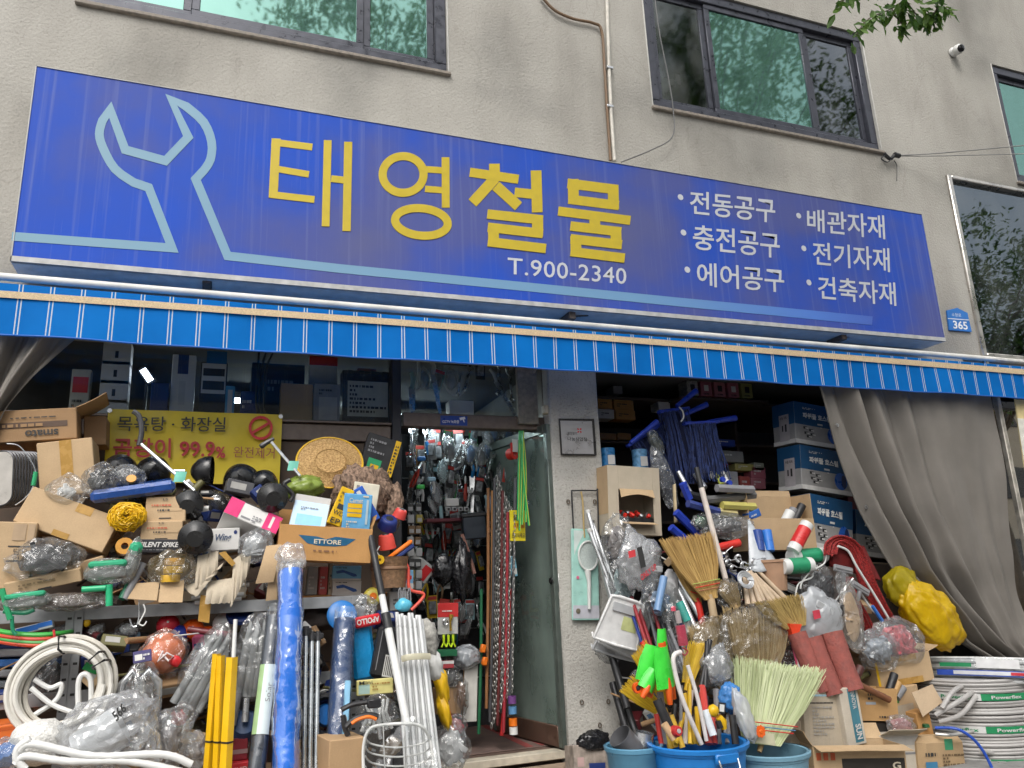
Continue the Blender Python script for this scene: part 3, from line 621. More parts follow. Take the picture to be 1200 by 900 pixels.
# CCTV notice on the door header
o=thing('cctv_notice','small blue CCTV notice stuck on the door header','sign',Matrix.Translation(at(532,499,YF-.022)))
part(o,'board',M((.01,.05,.30),.35),flat((516,487),(547.5,488),(547.5,499),(516,498),YF-.022,.004),world=True,smooth=False)
part(o,'lettering',M((.75,.75,.8),.5),quadtext(MB(),'CCTV 녹화중',(518.5,492),(538,492.5),(538,496.3),(518.5,495.8),YF-.0275,.02),world=True,smooth=False)
p=at(542,491.5,YF-.0275);part(o,'camera_symbol',M((.75,.75,.8),.5),MB().face([p+Vector(v) for v in ((-.025,0,.012),(.018,0,.022),(.024,0,.004),(-.018,0,-.008))]).face([p+Vector(v) for v in ((.0,-.0005,.0),(.012,-.0005,.004),(.016,-.0005,-.022),(.01,-.0005,-.022))]),world=True,smooth=False)
# small junction box and door closer above the glass door
p=at(643,481,.05);onething('junction_box','small cream junction box at the top of the pillar edge','box',MB().box(p.x-.055,p.x+.03,.0,.07,p.z-.035,p.z+.035,.006),M((.55,.48,.36),.5))
p=at(618,455,.1);onething('wall_panel','tall beige notice board above the open glass door','board',MB().box(p.x-.10,p.x+.07,.06,.10,p.z-.30,p.z+.28,.006),M((.20,.18,.15),.6,var=.3,scale=30))

# ------------------------------------------------------------------ curtains
def CLOTH(col,var=.15):
 m,n,l,b=principled('tarpaulin');t=tex(n,l,'Noise',2.2,detail=5);t2=tex(n,l,'Noise',30,detail=4)
 r=ramp(n,l,t.outputs['Fac'],[(.3,[c*(1-var) for c in col]),(.7,[c*(1+var) for c in col])]);l.new(r.outputs[0],b.inputs['Base Color']);b.inputs['Roughness'].default_value=.5;b.inputs['Specular IOR Level'].default_value=.4
 bp=n.new('ShaderNodeBump');bp.inputs['Strength'].default_value=.12;bp.inputs['Distance'].default_value=.03;t3=tex(n,l,'Noise',5,stretch=(3,3,.8),detail=4);l.new(t3.outputs['Fac'],bp.inputs['Height']);l.new(bp.outputs[0],b.inputs['Normal'])
 tr=n.new('ShaderNodeBsdfTranslucent');l.new(r.outputs[0],tr.inputs[0]);ms=n.new('ShaderNodeMixShader');ms.inputs[0].default_value=.2
 l.new(b.outputs[0],ms.inputs[1]);l.new(tr.outputs[0],ms.inputs[2]);l.new(ms.outputs[0],n['Material Output'].inputs['Surface'])
 return m
CUR=CLOTH((.235,.215,.192))
def lerpcurve(pts,v):
 v*=len(pts)-1;i=min(int(v),len(pts)-2);f=v-i;f=f*f*(3-2*f) if False else f
 return Vector(pts[i]).lerp(Vector(pts[i+1]),f)
LE=[(955,440),(985,520),(1018,600),(1058,672),(1100,715),(1135,755),(1210,800)]
RE=[(1166,452),(1177,520),(1186,590),(1196,650),(1204,700),(1216,750),(1238,800)]
YC=-.42
def cur(u,v):
 a=lerpcurve(LE,v);b=lerpcurve(RE,v);p=a.lerp(b,u);amp=(1-.86*max(0,min(1,(u-.42)/.22)))*(.6+.55*noise.noise(Vector((u*9,v*.8,7)))+.25);ph=u*(1-.15*v)
 y=YC-.10*amp*(math.sin(ph*40+.6+3*noise.noise(Vector((u*3,v*1.5,2))))+.5*math.sin(ph*63+2+1.5*v))*(.55+.45*v)-.05*noise.noise(Vector((u*5,v*4,1.3)))-.02*noise.noise(Vector((u*14,v*6,4.3)))
 q=at(p.x,p.y,YC-.05);return Vector((q.x,y,q.z))
o=thing('curtain','grey tarpaulin curtain gathered and swept aside at the shop corner','curtain',Matrix.Translation(at(1150,780,YC)))
part(o,'cloth',CUR,MB().sheet(cur,150,50),smooth='all',world=True)
part(o,'hem',CUR,MB().tube([cur(.004,v/40)+Vector((0,-.006,0)) for v in range(41)],.010,6),world=True)
for v in (.12,.32,.52,.72): q=cur(.035,v);part(o,'eyelet',STEEL,MB().lathe([(.008,-.004),(.016,-.002),(.016,.004),(.008,.004)],12,Matrix.Translation(q+Vector((0,-.02,0))) @ Matrix.Rotation(R(90),4,'X')),world=True)
for px in (985,1030,1075,1120):
 p=cur((px-955)/205,0.02);part(o,'hook',STEEL,MB().tube([p,p+Vector((0,0,.05)),p+Vector((.012,0,.07))],.004,5),world=True)
LE2=[(-60,380),(-60,470),(-70,540),(-80,600)];RE2=[(98,388),(40,440),(10,475),(-30,560)]
def cur2(u,v):
 a=lerpcurve(LE2,v);b=lerpcurve(RE2,v);p=a.lerp(b,u);q=at(p.x,p.y,-.45);return Vector((q.x,-.45-.05*math.sin(u*19+v)-.02*math.sin(u*43),q.z))
o=thing('curtain','grey tarpaulin curtain swept aside above the upside-down printed carton','curtain',Matrix.Translation(at(0,560,-.45)))
part(o,'cloth',CUR,MB().sheet(cur2,60,20),smooth='all',world=True)
# corner post
p,q=at(1163,445,-.36),at(1203,770,-.36);q=Vector((p.x,-.36,q.z))
o=thing('corner_post','weathered pale steel post beside the grey curtain','post',Matrix.Translation((p.x,-.36,G0)))
part(o,'post_tube',M((.42,.39,.34),.5,metal=.4,var=.3,scale=18),MB().box(p.x-.025,p.x+.02,-.385,-.335,G0,p.z,.006),world=True)
part(o,'edge_strip',M((.56,.53,.47),.6,var=.25,scale=22),MB().box(p.x+.022,p.x+.045,-.37,-.34,G0,p.z,.004),world=True)
part(o,'tie',BLK,MB().tube([(p.x-.03,-.395,p.z-.1),(p.x-.05,-.40,p.z-.06),(p.x,-.40,p.z-.02),(p.x+.03,-.395,p.z-.09)],.01,6),world=True)
# neighbour's glass that mirrors the street, and poster
x0n=p.x+.06
o=thing('neighbour_window','mirroring window of the shop next door past the curtain post','window',Matrix.Translation((x0n,-.1,G0)));o['kind'] = 'thing'
part(o,'pane',GLASS((.80,.78,.72),.75,trans=(.1,.1,.1)),MB().face([(x0n,-.10,G0),(x0n+2.5,-.10,G0),(x0n+2.5,-.10,3.0),(x0n,-.10,3.0)]),smooth=False,world=True)
[part(o,'rail',M((.05,.05,.055),.4,metal=.3),MB().box(x0n,x0n+2.5,-.14,-.06,a,b),world=True) for a,b in ((2.95,3.02),(G0,G0+.1))]
a=at(1190,470,-.13);b=at(1206,600,-.13)
o=thing('poster','yellow edged poster on the neighbouring window at the right margin','poster',Matrix.Translation(b))
part(o,'sheet',M((.74,.60,.30),.5),flat((1188,468),(1225,471),(1232,560),(1201,556),-.44,.01),world=True,smooth=False)
part(o,'print',M((.72,.70,.62),.5),flat((1192,490),(1225,493),(1230,545),(1200,541),-.451,.002),world=True,smooth=False)

# ------------------------------------------------------------------ street trees (their leaves hang into the picture and mirror in the windows)
def LEAF(c1,c2):
 m,n,l,b=principled('leaf');g=n.new('ShaderNodeNewGeometry');r=ramp(n,l,g.outputs['Random Per Island'],[(0,c1),(1,c2)]);l.new(r.outputs[0],b.inputs['Base Color']);b.inputs['Roughness'].default_value=.45
 tr=n.new('ShaderNodeBsdfTranslucent');l.new(r.outputs[0],tr.inputs[0]);ms=n.new('ShaderNodeMixShader');ms.inputs[0].default_value=.35
 l.new(b.outputs[0],ms.inputs[1]);l.new(tr.outputs[0],ms.inputs[2]);l.new(ms.outputs[0],n['Material Output'].inputs['Surface']);return m
LF=LEAF((.04,.11,.015),(.14,.25,.035));BARK=M((.12,.09,.065),.9,var=.3,scale=20,bump=.8,bscale=40,stretch=(2,2,.4))
def leaf(mb,p,d,s,up):
 d=d.normalized();x=d.cross(up);x=x.normalized() if x.length>1e-4 else d.orthogonal();k=len(mb.V);nn=x.cross(d)*(s*.10)
 mb.V+=[p,p+d*s*.35+x*s*.2+nn,p+d*s*.75+x*s*.15,p+d*s,p+d*s*.75-x*s*.15,p+d*s*.35-x*s*.2+nn]
 mb.F+=[[k,k+1,k+2,k+3],[k,k+3,k+4,k+5]]
def tree(label,base,h,c,r,nl,seed):
 rnd=random.Random(seed);t=thing('street_tree',label,'tree',Matrix.Translation(base),'street trees along the kerb');c=Vector(c)-Vector(base)
 mb=MB();mb.tube([(0,0,0),(.05,.02,h*.3),(.02,-.03,h*.6),(c.x*.5,c.y*.5,h)],[.16,.13,.11,.09],10)
 tips=[]
 for i in range(16):
  d=Vector((rnd.gauss(0,1),rnd.gauss(0,1),rnd.gauss(0,.75)));d.normalize();e=c+Vector((d.x*r[0],d.y*r[1],d.z*r[2]))*.85;s0=Vector((c.x*.5*rnd.random(),c.y*.4*rnd.random(),h*rnd.uniform(.75,1)))
  m=s0.lerp(e,.5)+Vector((0,0,.3));mb.tube([s0,m,e],[.05,.03,.012],6);tips+=[s0.lerp(e,k) for k in (.5,.7,.9,1.0)]
 part(t,'trunk',BARK,mb)
 lv=MB()
 cl=[c+Vector((rnd.gauss(0,.5)*r[0],rnd.gauss(0,.5)*r[1],rnd.gauss(0,.5)*r[2])) for _ in range(34)]+tips
 for i in range(nl):
  q=rnd.choice(cl);p=q+Vector((rnd.gauss(0,.24),rnd.gauss(0,.24),rnd.gauss(0,.16)))
  leaf(lv,p,Vector((rnd.gauss(0,1),rnd.gauss(0,1),rnd.gauss(-.5,.6))),rnd.uniform(.09,.15),Vector((rnd.gauss(0,.4),rnd.gauss(0,.4),1)))
 part(t,'crown',LF,lv,smooth=False);return t
t1=tree('street tree whose leafy twig hangs in at the top edge',(8.6,-6.6,G0),7.0,(9.2,-4.9,10.6),(2.6,2.1,2.0),10000,3)
tree('street tree mirrored in the wide upstairs window above the wrench',(2.6,-7.2,G0),7.0,(2.5,-6.2,10.7),(2.0,1.8,1.5),9000,5)
tree('street tree mirrored in the chrome framed dark window',(16.0,-7.0,G0),4.5,(15.6,-6.0,7.2),(2.4,2.0,2.0),10000,8)
# the twig that hangs into view
tw=MB();lv=MB();rnd=random.Random(4);YB=-1.6
for pts in ([(1110,-60),(1098,-8),(1100,12),(1096,28)],[(1080,-40),(1060,-2),(1045,10),(1018,22),(1004,40)],[(1060,-2),(1075,18),(1088,24),(1098,10)],[(1045,-30),(1000,-6),(985,2)],[(1045,10),(1052,22),(1062,34)]):
 P=path([(x,y,YB+.1*math.sin(x)) for x,y in pts],YB);tw.tube(P,.005,5)
 for p in P[2:]:
  for k in range(3):
   leaf(lv,p+Vector((rnd.gauss(0,.03),rnd.gauss(0,.05),rnd.gauss(0,.02))),Vector((rnd.gauss(0,.8),rnd.gauss(0,.5),-.7+rnd.gauss(0,.5))),rnd.uniform(.09,.145),Vector((rnd.gauss(0,.5),-1,.6)))
tw.tube([at(1110,-60,YB),Vector((7.0,-3.0,7.4)),Vector((8.6,-4.9,8.6))],[.006,.012,.02],6);tw.tube([at(1080,-40,YB),Vector((6.8,-3.0,7.5)),Vector((8.6,-4.9,8.7))],[.006,.012,.02],6);tw.tube([at(1045,-30,YB),at(1080,-40,YB)],.006,6)
part(t1,'twig',BARK,tw,world=True);part(t1,'twig_leaves',LF,lv,smooth=False,world=True)
# houses across the street, seen only in the glass
def house(label,x0,x1,y,h,col,rows,cols):
 t=thing('opposite_house',label,'building',Matrix.Translation(((x0+x1)/2,y,0)),'houses across the street')
 part(t,'wall',M(col,.9,var=.1,scale=2),MB().box(x0,x1,y-6,y,0,h,.02),world=True,smooth=False)
 for i in range(cols):
  for j in range(rows):
   cx=x0+(i+.5)*(x1-x0)/cols;cz=1.7+j*2.9
   w=part(t,'window',M((.05,.05,.06),.3),MB().box(cx-.9,cx+.9,y+.001,y+.06,cz-.6,cz+.7,.01),world=True)
 part(t,'roof',M((.3,.28,.26),.8),MB().box(x0-.2,x1+.2,y-6.2,y+.2,h,h+.25,.02),world=True)
house('beige house across the street',8,19,-17,8.5,(.42,.36,.28),3,4)
house('pale house across the street',-6,7,-17,7.0,(.5,.48,.45),2,4)
house('cream house across the street',20,36,-17,9,(.62,.54,.44),3,4)
# ------------------------------------------------------------------ kit for the goods
CB=CARD();CB_L=CARD((.52,.37,.22));CB_O=CARD((.50,.27,.10));CB_P=CARD((.50,.43,.33));CB_D=CARD((.34,.21,.11));CB_W=CARD((.58,.52,.43))
TAPE=M((.42,.24,.06),.25,var=.2,coat=.4)
def vpp(px,py,Y): return (at(px,py-1,Y)-at(px,py,Y)).length
class Box:
 """carton or pack given by the pixels of its lower front edge; x right, y into the shop, z up"""
 def __init__(s,name,label,bl,br,hpx,depth,Y,mat=None,yaw=0,tilt=0,cat='box',group=None,c=.004,body=True,X=None,dims=None):
  if X is None:
   a,b=at(*bl,Y),at(*br,Y);d=b-a;s.w=d.length/max(.3,math.cos(R(yaw)));s.h=hpx*vpp((bl[0]+br[0])/2,(bl[1]+br[1])/2-hpx/2,Y);s.d=depth
   X=Matrix.Translation((a+b)/2) @ Matrix.Rotation(-math.atan2(d.z,d.x),4,'Y') @ Matrix.Rotation(R(yaw),4,'Z') @ Matrix.Rotation(R(tilt),4,'X')
  else: s.w,s.d,s.h=dims
  s.X=X;s.t=thing(name,label,cat,X,group);s.k=0
  if body: s.body=part(s.t,'body',mat,MB().box(-s.w/2,s.w/2,0,s.d,0,s.h,c),smooth=False)
 def P(s,f,u,v,e):
  w,d,h=s.w,s.d,s.h
  return {'f': lambda: Vector((-w/2+u*w,-e,v*h)),'k': lambda: Vector((w/2-u*w,d+e,v*h)),'l': lambda: Vector((-w/2-e,d-u*d,v*h)),'r': lambda: Vector((w/2+e,u*d,v*h)),'t': lambda: Vector((-w/2+u*w,v*d,h+e)),'b': lambda: Vector((-w/2+u*w,d-v*d,-e))}[f]()
 def patch(s,u0,v0,u1,v1,mat,name='print',f='f',poly=None,lift=0):
  s.k+=1;e=.0012+.0005*(s.k % 9)+lift
  pts=poly or [(u0,v0),(u1,v0),(u1,v1),(u0,v1)]
  part(s.t,name,mat,MB().face([s.P(f,u,v,e) for u,v in pts]),smooth=False);return s
 def text(s,txt,u0,v0,u1,v1,mat=None,f='f',bold=.01,rot=0,shear=0.0,name='lettering',spacing=1.0):
  s.k+=1;e=.0062+.0003*(s.k % 5);UV,F=textuv(txt,bold,spacing,shear);mb=MB()
  for (a,b) in UV:
   if rot==180: a,b=1-a,1-b
   if rot==90: a,b=1-b,a
   if rot==-90: a,b=b,1-a
   mb.V.append(s.P(f,u0+a*(u1-u0),v0+b*(v1-v0),e))
  mb.F=[list(q) for q in F];part(s.t,name,mat or INK,mb,smooth=False);return s
 def lines(s,u0,v0,u1,v1,n,mat=None,f='f',seed=1,th=.35):
  """rows of small illegible print as short dashes"""
  rnd=random.Random(seed);mb=MB();s.k+=1;e=.0062+.0003*(s.k % 5);hh=(v1-v0)/n
  for i in range(n):
   u=u0;v=v1-(i+1)*hh
   while u<u1:
    w=rnd.uniform(.02,.08);mb.face([s.P(f,a,b,e) for a,b in ((u,v),(min(u+w,u1),v),(min(u+w,u1),v+hh*th*1.6),(u,v+hh*th*1.6))]);u+=w+rnd.uniform(.012,.03)
    if rnd.random()<.06: break
  part(s.t,'small_print',mat or INK,mb,smooth=False);return s
 def flap(s,side,ang,ln,mat,z=None,name='flap',y=0,k=1.0,notch=0):
  """flap hinged on a top edge; ang 0 = upright, 90 = folded outward level"""
  w,d,h=s.w,s.d,s.h if z is None else z;a=R(ang);th=.004;dn,up=math.sin(a)*ln,math.cos(a)*ln
  E,D = {'f': (((-w/2*k,0,h),(w/2*k,0,h)),(0,-1,0)),'k': (((w/2*k,d,h),(-w/2*k,d,h)),(0,1,0)),'l': (((-w/2,d,h),(-w/2,0,h)),(-1,0,0)),'r': (((w/2,0,h),(w/2,d,h)),(1,0,0))}[side]
  p,q=Vector(E[0]),Vector(E[1]);D=Vector(D)
  def f(u,v):
   bow=.06*ln*math.sin(v*2.2) ;b=p.lerp(q,.006+u*.988);return b+D*(dn*v+bow*math.cos(a))+Vector((0,0,up*v-bow*math.sin(a)-(.02*ln*math.sin(u*7+ang))*v))
  return part(s.t,name,mat,MB().sheet(f,6,4,th),smooth=True)
 def shell(s,mat,th=.005,floor=.02,front=1.0,name='body',inner=None):
  w,d,h=s.w,s.d,s.h;mb=MB()
  mb.box(-w/2,w/2,0,th,0,h*front,.001).box(-w/2,w/2,d-th,d,0,h,.001).box(-w/2,-w/2+th,th,d-th,0,h,.001).box(w/2-th,w/2,th,d-th,0,h,.001).box(-w/2+th,w/2-th,th,d-th,0,floor,.001)
  s.body=part(s.t,name,mat,mb,smooth=False);return s
def rod(name,label,p0,p1,Y0,Y1,rpx,mat,cat,group=None,r1=None,n=10,caps=None,world=True):
 a,b=at(*p0,Y0),at(*p1,Y1);r=rpx*mpp(*p0,Y0);return onething(name,label,cat,MB().tube([a,b],[r,(r1 or rpx)*mpp(*p1,Y1)],n),mat,group)
def bag(name,label,px,py,Y,wpx,hpx,d,seed,film,cont=None,roll=0,cat='bag',group=None,amp=.16,ridge=.22,neck=None,cs=.82,sub=None,freq=1.7,sag=.0,cfun=None,folds=None):
 X=frame(px,py,Y,roll);k=mpp(px,py,Y);w,h=wpx*k/2,hpx*vpp(px,py,Y)/2;t=thing(name,label,cat,X,group)
 def f(p,dd):
  if neck and dd.z>.35:
   q=(dd.z-.35)/.65;p.x*=1-.8*q*q*neck;p.y*=1-.8*q*q*neck;p.z+=h*.55*q*q*neck
  return p
 cellophane=film.name.startswith('clear_film');sub=sub or (3 if cellophane else 4)
 if folds:
  def f(p,dd,ax=Vector(folds[0]).normalized()):
   u=ax.orthogonal().normalized();v=ax.cross(u);c=dd.dot(ax);sn=math.sqrt(max(0,1-c*c));an=math.atan2(dd.dot(v),dd.dot(u));q=.5+.5*c
   a=folds[2]*(math.sin(an*folds[1]+3*noise.noise(dd*1.3))+.6*math.sin(an*folds[1]*1.9+5*noise.noise(dd*2)))*(.25+q)*sn
   return p*(1+a)+ax*(q**6)*h*.25
 part(t,'film',film,MB().blob(w,d/2,h,seed,amp*1.2,freq,sub,ridge=ridge*(1.35 if cellophane else 1),sag=sag,f=f),smooth=False if cellophane else 'all')
 if cfun: cfun(t,w,d/2,h)
 elif cont:
  mb=MB().blob(w*cs*.8,d/2*cs*.8,h*cs*.8,seed+9,amp*1.5,freq*1.6,3,ridge=ridge*.8);rr=random.Random(seed);e=min(w,h)
  if cs<.9:
   for i in range(9):
    q=Vector((rr.uniform(-.55,.55)*w,rr.uniform(-.75,-.1)*d/2,rr.uniform(-.55,.55)*h))*cs;X2=Matrix.Translation(q) @ Matrix.Rotation(rr.uniform(0,3),4,'Y') @ Matrix.Rotation(rr.gauss(0,.4),4,'X');a_,b_=rr.uniform(.15,.5)*e,rr.uniform(.06,.16)*e
    mb.box(-a_,a_,-b_,b_,-b_,b_,b_*.3,X2)
  part(t,'contents',cont,mb,smooth=True)['kind'] = 'stuff'
 return t
def coil(mb,X,rad,tr,turns,layers=1,seed=0,flat=1.0,pitch=None,jit=.3,n=7,seg=40):
 """hose wound about local z"""
 rnd=random.Random(seed);pts=[];pitch=pitch or tr*2
 N=int(turns*seg)
 ph=[rnd.uniform(0,6.28) for _ in range(8)]
 for i in range(N+1):
  a=2*math.pi*i/seg;t=i/seg;lay=int(t) % layers if layers>1 else 0;fl=(t % 1)
  r=rad+tr*2*(lay+(fl if layers>1 and lay<layers-1 else 0))*.9+jit*tr*math.sin(a*.37+ph[0])+jit*tr*math.sin(a*2.1+ph[1])*.5
  z=pitch*t/layers+jit*tr*.7*math.sin(a*.53+ph[2])
  pts.append(X @ Vector((r*math.cos(a),r*math.sin(a)*flat,z)))
 return mb.tube(pts,tr,n)
CLEAR=FILM();CLEAR2=FILM(alpha=.18,cscale=16);MILKY=FILM((.72,.74,.76),.62,.3,.7,14);GREYF=FILM((.30,.31,.32),.55,.18,1.0,26);BLACKF=M((.012,.012,.014),.22,bump=.9,bscale=30,spec=.6)
BLUE=M((.02,.12,.55),.4);NAVY=M((.012,.03,.14),.5);YELP=M((.70,.42,.01),.4);REDP=M((.60,.03,.02),.4);ORG=M((.75,.17,.01),.45);GRN=M((.02,.30,.12),.45);CYAN=M((.10,.36,.62),.45);PINK=M((.62,.03,.16),.45);CREAM=M((.62,.55,.42),.6);WCARD=M((.62,.61,.59),.55,var=.05)

# ------------------------------------------------------------------ steel rack on the left
YR=-.72;SLOT=M((.30,.31,.32),.5,metal=.35,var=.15)
s1=at(110,718,YR);s2=at(110,815,YR);xr=wx(430,700,YR)
rk=thing('steel_rack','grey slotted angle steel rack holding the heap of goods','shelf rack',Matrix.Translation((s1.x,YR,G0)))
xa=wx(84,760,YR);xl=-2.0
def slotpost(x,y):
 mb=MB();z1=s1.z+.02
 mb.box(x-.04,x-.003,y,y+.004,G0,z1,.001).box(x+.003,x+.04,y+.001,y+.005,G0,z1,.001).box(x-.004,x+.004,y+.004,y+.04,G0,z1,.001)
 p=part(rk,'post',SLOT,mb,smooth=False)
 m2=MB()
 for k in range(int((z1-G0)/.075)):
  for sx in (-.022,.022): m2.box(x+sx-.010,x+sx+.010,y-.0012,y+.003,G0+.04+k*.075,G0+.052+k*.075,.0004)
 part(p,'slot',M((.03,.03,.03),.8),m2,smooth=False)['kind'] = 'stuff'
for x in (xa,xr-.05): slotpost(x,YR)
for i,(z,mat) in enumerate(((s1.z,SLOT),(s2.z,SLOT),(G0+.12,SLOT))):
 part(rk,'shelf_beam',mat,MB().box(xl,xr,YR+.008,YR+.018,z-.035,z+.03,.002))
 part(rk,'shelf_board',M((.36,.20,.10),.7,var=.2),MB().box(xl,xr,YR+.02,.02,z+.005,z+.022,.002))
rk.location = rk.location  # base stays on the pavement
for o in list(rk.children):
 for v in o.data.vertices: v.co-=Vector((s1.x,YR,G0))
 for g in o.children:
  for v in g.data.vertices: v.co-=Vector((s1.x,YR,G0))
pl=at(440,697,-.5)
onething('wood_shelf','orange brown wooden shelf board under the row of small packs','shelf',MB().box(wx(330,700,-.5),wx(468,697,-.5),-.5,-.1,pl.z-.012,pl.z+.012,.003),M((.48,.22,.06),.6,var=.2,stretch=(.1,1,1)))

# ------------------------------------------------------------------ display behind the glass
LZT=LZ1+.016
def shelfbox(name,label,x0,x1,y0,y1,Y,dep,mat,cat='box',group=None,yaw=0):
 a=at(x0,y1,Y);b=at(x1,y1,Y);h=(at((x0+x1)/2,y0,Y).z-at((x0+x1)/2,y1,Y).z)
 X=Matrix.Translation(((a.x+b.x)/2,Y,LZT)) @ Matrix.Rotation(R(yaw),4,'Z')
 return Box(name,label,None,None,0,0,0,mat,cat=cat,group=group,X=X,dims=(abs(b.x-a.x),dep,h+max(0,a.z-LZT)))
b=shelfbox('bottle_pack','red and white pack standing on the dim window ledge',79,102,432,488,.36,.08,M((.45,.43,.38),.5),'pack');b.patch(.1,.55,.9,.85,RED).lines(.15,.1,.85,.45,4)
for k in range(4):
 b=shelfbox('white_box',('lowest','second lowest','third lowest','topmost')[k] + ' of the flat white boxes stacked behind the glass',114,148,482-15,482,.36,.14,WCARD,group='white boxes stacked on the ledge');b.t.location.z+=k*(b.h*.80)+k*.004;b.patch(.44,.3,.56,.6,INK);MW[b.t.name].translation.z=b.t.location.z
# lit clip lamp
p=at(172,440,.5);o=thing('work_light','small lit white work light glowing behind the window glass','lamp',Matrix.Translation((p.x,.5,LZT)))
part(o,'stand',BLK,MB().tube([(0,.02,0),(.0,.02,p.z-LZT-.05)],.012,8).box(-.06,.06,-.04,.08,0,.012))
part(o,'head',BLK,MB().box(-.035,.035,-.012,.012,-.07,.07,.005,Matrix.Translation((0,.005,p.z-LZT)) @ Matrix.Rotation(R(-35),4,'Y')))
part(o,'lamp',EMIT((.75,.85,1.0),22),MB().box(-.02,.02,-.02,-.0125,-.05,.05,.002,Matrix.Translation((0,.005,p.z-LZT)) @ Matrix.Rotation(R(-35),4,'Y')))
b=shelfbox('navy_box','small navy box in front of the glowing work light',175,196,448,481,.34,.1,NAVY)
b=shelfbox('bulb_box','tall white light bulb carton behind the window glass',198,226,415,481,.36,.12,WCARD);b.patch(.25,.72,.7,1,NAVY).patch(.35,.28,.62,.62,M((.5,.5,.5),.5)).text('15W',.55,.04,.9,.12).patch(.15,.05,.32,.16,INK)
b=shelfbox('meter_box','black box with white label above and cyan top on the ledge',232,264,424,486,.36,.14,BLK);b.patch(.05,.5,.95,.98,WCARD).patch(.1,.78,.9,.9,INK).patch(.1,.56,.9,.7,INK).patch(.2,.98,.95,1.18,M((.01,.12,.3),.5))
b=shelfbox('folder','thin cyan edged white folder upright on the ledge',263,274,452,486,.34,.1,CYAN);b.patch(.25,.1,.75,.9,WCARD)
b=shelfbox('battery_box','small dark navy printed box on the ledge left of the hanging cables',281,303,458,487,.34,.1,NAVY);b.lines(.1,.5,.9,.8,2,WCARD)
for i,(xx,cc) in enumerate(((302,-6),(306,0),(311,5))):
 wire('black_cable',('leftmost','middle','rightmost')[i] + ' of three black cables hanging behind the window glass','cable',[(xx+cc+8,405),(xx,435),(xx-2,470),(xx+1,488)],.33,.008,BLK,group='cables hanging in the window')
b=shelfbox('appliance_box','large dark navy appliance box behind the brown carton on ledge',293,356,425,487,.58,.2,M((.02,.025,.05),.5));b.lines(.3,.6,.8,.8,2,GREYP)
b=shelfbox('ledge_carton','plain brown carton on the ledge behind the glass',328,366,449,489,.36,.12,CB)
b=shelfbox('printed_box','grey printed box between brown carton and black tool case',367,398,449,490,.36,.12,M((.25,.25,.26),.6));b.patch(.2,.2,.9,.7,M((.4,.4,.4),.6));b.lines(.2,.75,.8,.9,2)
b=shelfbox('hanging_pack','tall white pack with red top behind the grey printed box',362,395,414,452,.52,.06,M((.5,.5,.48),.5));b.patch(.0,.85,1,1,RED)
# black tool case with label
b=shelfbox('tool_case','black rugged tool case with pale label leaning in the window',401,459,434,488,.34,.14,BLK,'case');b.patch(.10,.22,.92,.82,M((.45,.45,.40),.6),name='label');b.lines(.14,.28,.88,.78,7)
part(b.t,'handle',M((.2,.06,.03),.5),MB().box(-b.w*.2,b.w*.2,.02,.10,b.h,b.h+.03,.008))
for u in (.15,.38,.62,.85):
 for v in (0,1): part(b.t,'ridge',BLK,MB().box(-b.w/2+u*b.w-.02,-b.w/2+u*b.w+.02,-.012,.0,(b.h-.05)*v,(b.h-.05)*v+.05,.006))
# ceiling lamps inside
for i,(px,py,Y) in enumerate(((330,432,1.6),(476,432,2.0),(515,501,.62))):
 p=at(px,py,Y);p.z=min(p.z,3.12)
 o=thing('tube_light',('lit tube light deep inside above the window display','lit tube light deep inside above the black tool case','lit tube light inside over the doorway')[i],'lamp',Matrix.Translation((p.x,Y,p.z)),'tube lights on the shop ceiling')
 q=.5 if i<2 else .3;part(o,'housing',WPL,MB().box(-q,q,-.05,.05,.02,.06,.006));part(o,'tube',EMIT((.80,.95,1.0),14),MB().tube([(-q+.02,0,0),(q-.02,0,0)],.018,8));part(o,'hanger',GREYP,MB().tube([(0,0,.06),(0,0,3.25-p.z)],.005,5))
# things hung behind the transom glass over the door
o=onething('lamp_sleeve','long clear oval lamp cover hanging behind the transom glass','lamp cover',MB().tube(path([(490,420),(491,440),(491,456)],.5),[.03*1.2]*13,12,flat=.3),MILKY)
p=at(534,440,.55);onething('oval_basket','pale oval clear tray hanging behind the transom glass','tray',MB().lathe([(0,.02),(.10,.015),(.12,0),(.115,-.01),(0,0)],24,Matrix.Translation(p) @ Matrix.Scale(1.5,4,(0,0,1)) @ Matrix.Rotation(R(90),4,'X')),MILKY)
p=at(537,478,.4);onething('white_carton','small white carton above the door header behind glass','box',MB().box(p.x-.10,p.x+.10,.3,.42,wz(540,486,YF)+.004,wz(540,471,.35),.004),WCARD)
# ------------------------------------------------------------------ left heap: back row
# yellow banner
YB0=YF-.05
bn=thing('yellow_banner','yellow vinyl banner with black and red lettering behind the heap','banner',Matrix.Translation(at(228,560,YB0)))
def ban(u,v):
 a=Vector((127,479)).lerp(Vector((331,486)),u);b=Vector((121,562)).lerp(Vector((327,570)),u);p=b.lerp(a,v);q=at(p.x,p.y,YB0-.01);q.y-=.006*math.sin(u*13+v*3)+.006*noise.noise(Vector((u*6,v*3,0)));return q
part(bn,'sheet',M((.66,.50,.02),.45,var=.12,scale=5),MB().sheet(ban,40,12,.002),world=True)
YT=YB0-.036
part(bn,'lettering',INK,quadtext(MB(),'목욕탕 · 화장실',(138,487.5),(265,489),(264,506),(137,505),YT,.008),world=True,smooth=False)
part(bn,'lettering',M((.42,.02,.03),.5),quadtext(MB(),'곰팡이 99.9',(133,513),(252,514),(252,537),(132,536),YT,.018),world=True,smooth=False)
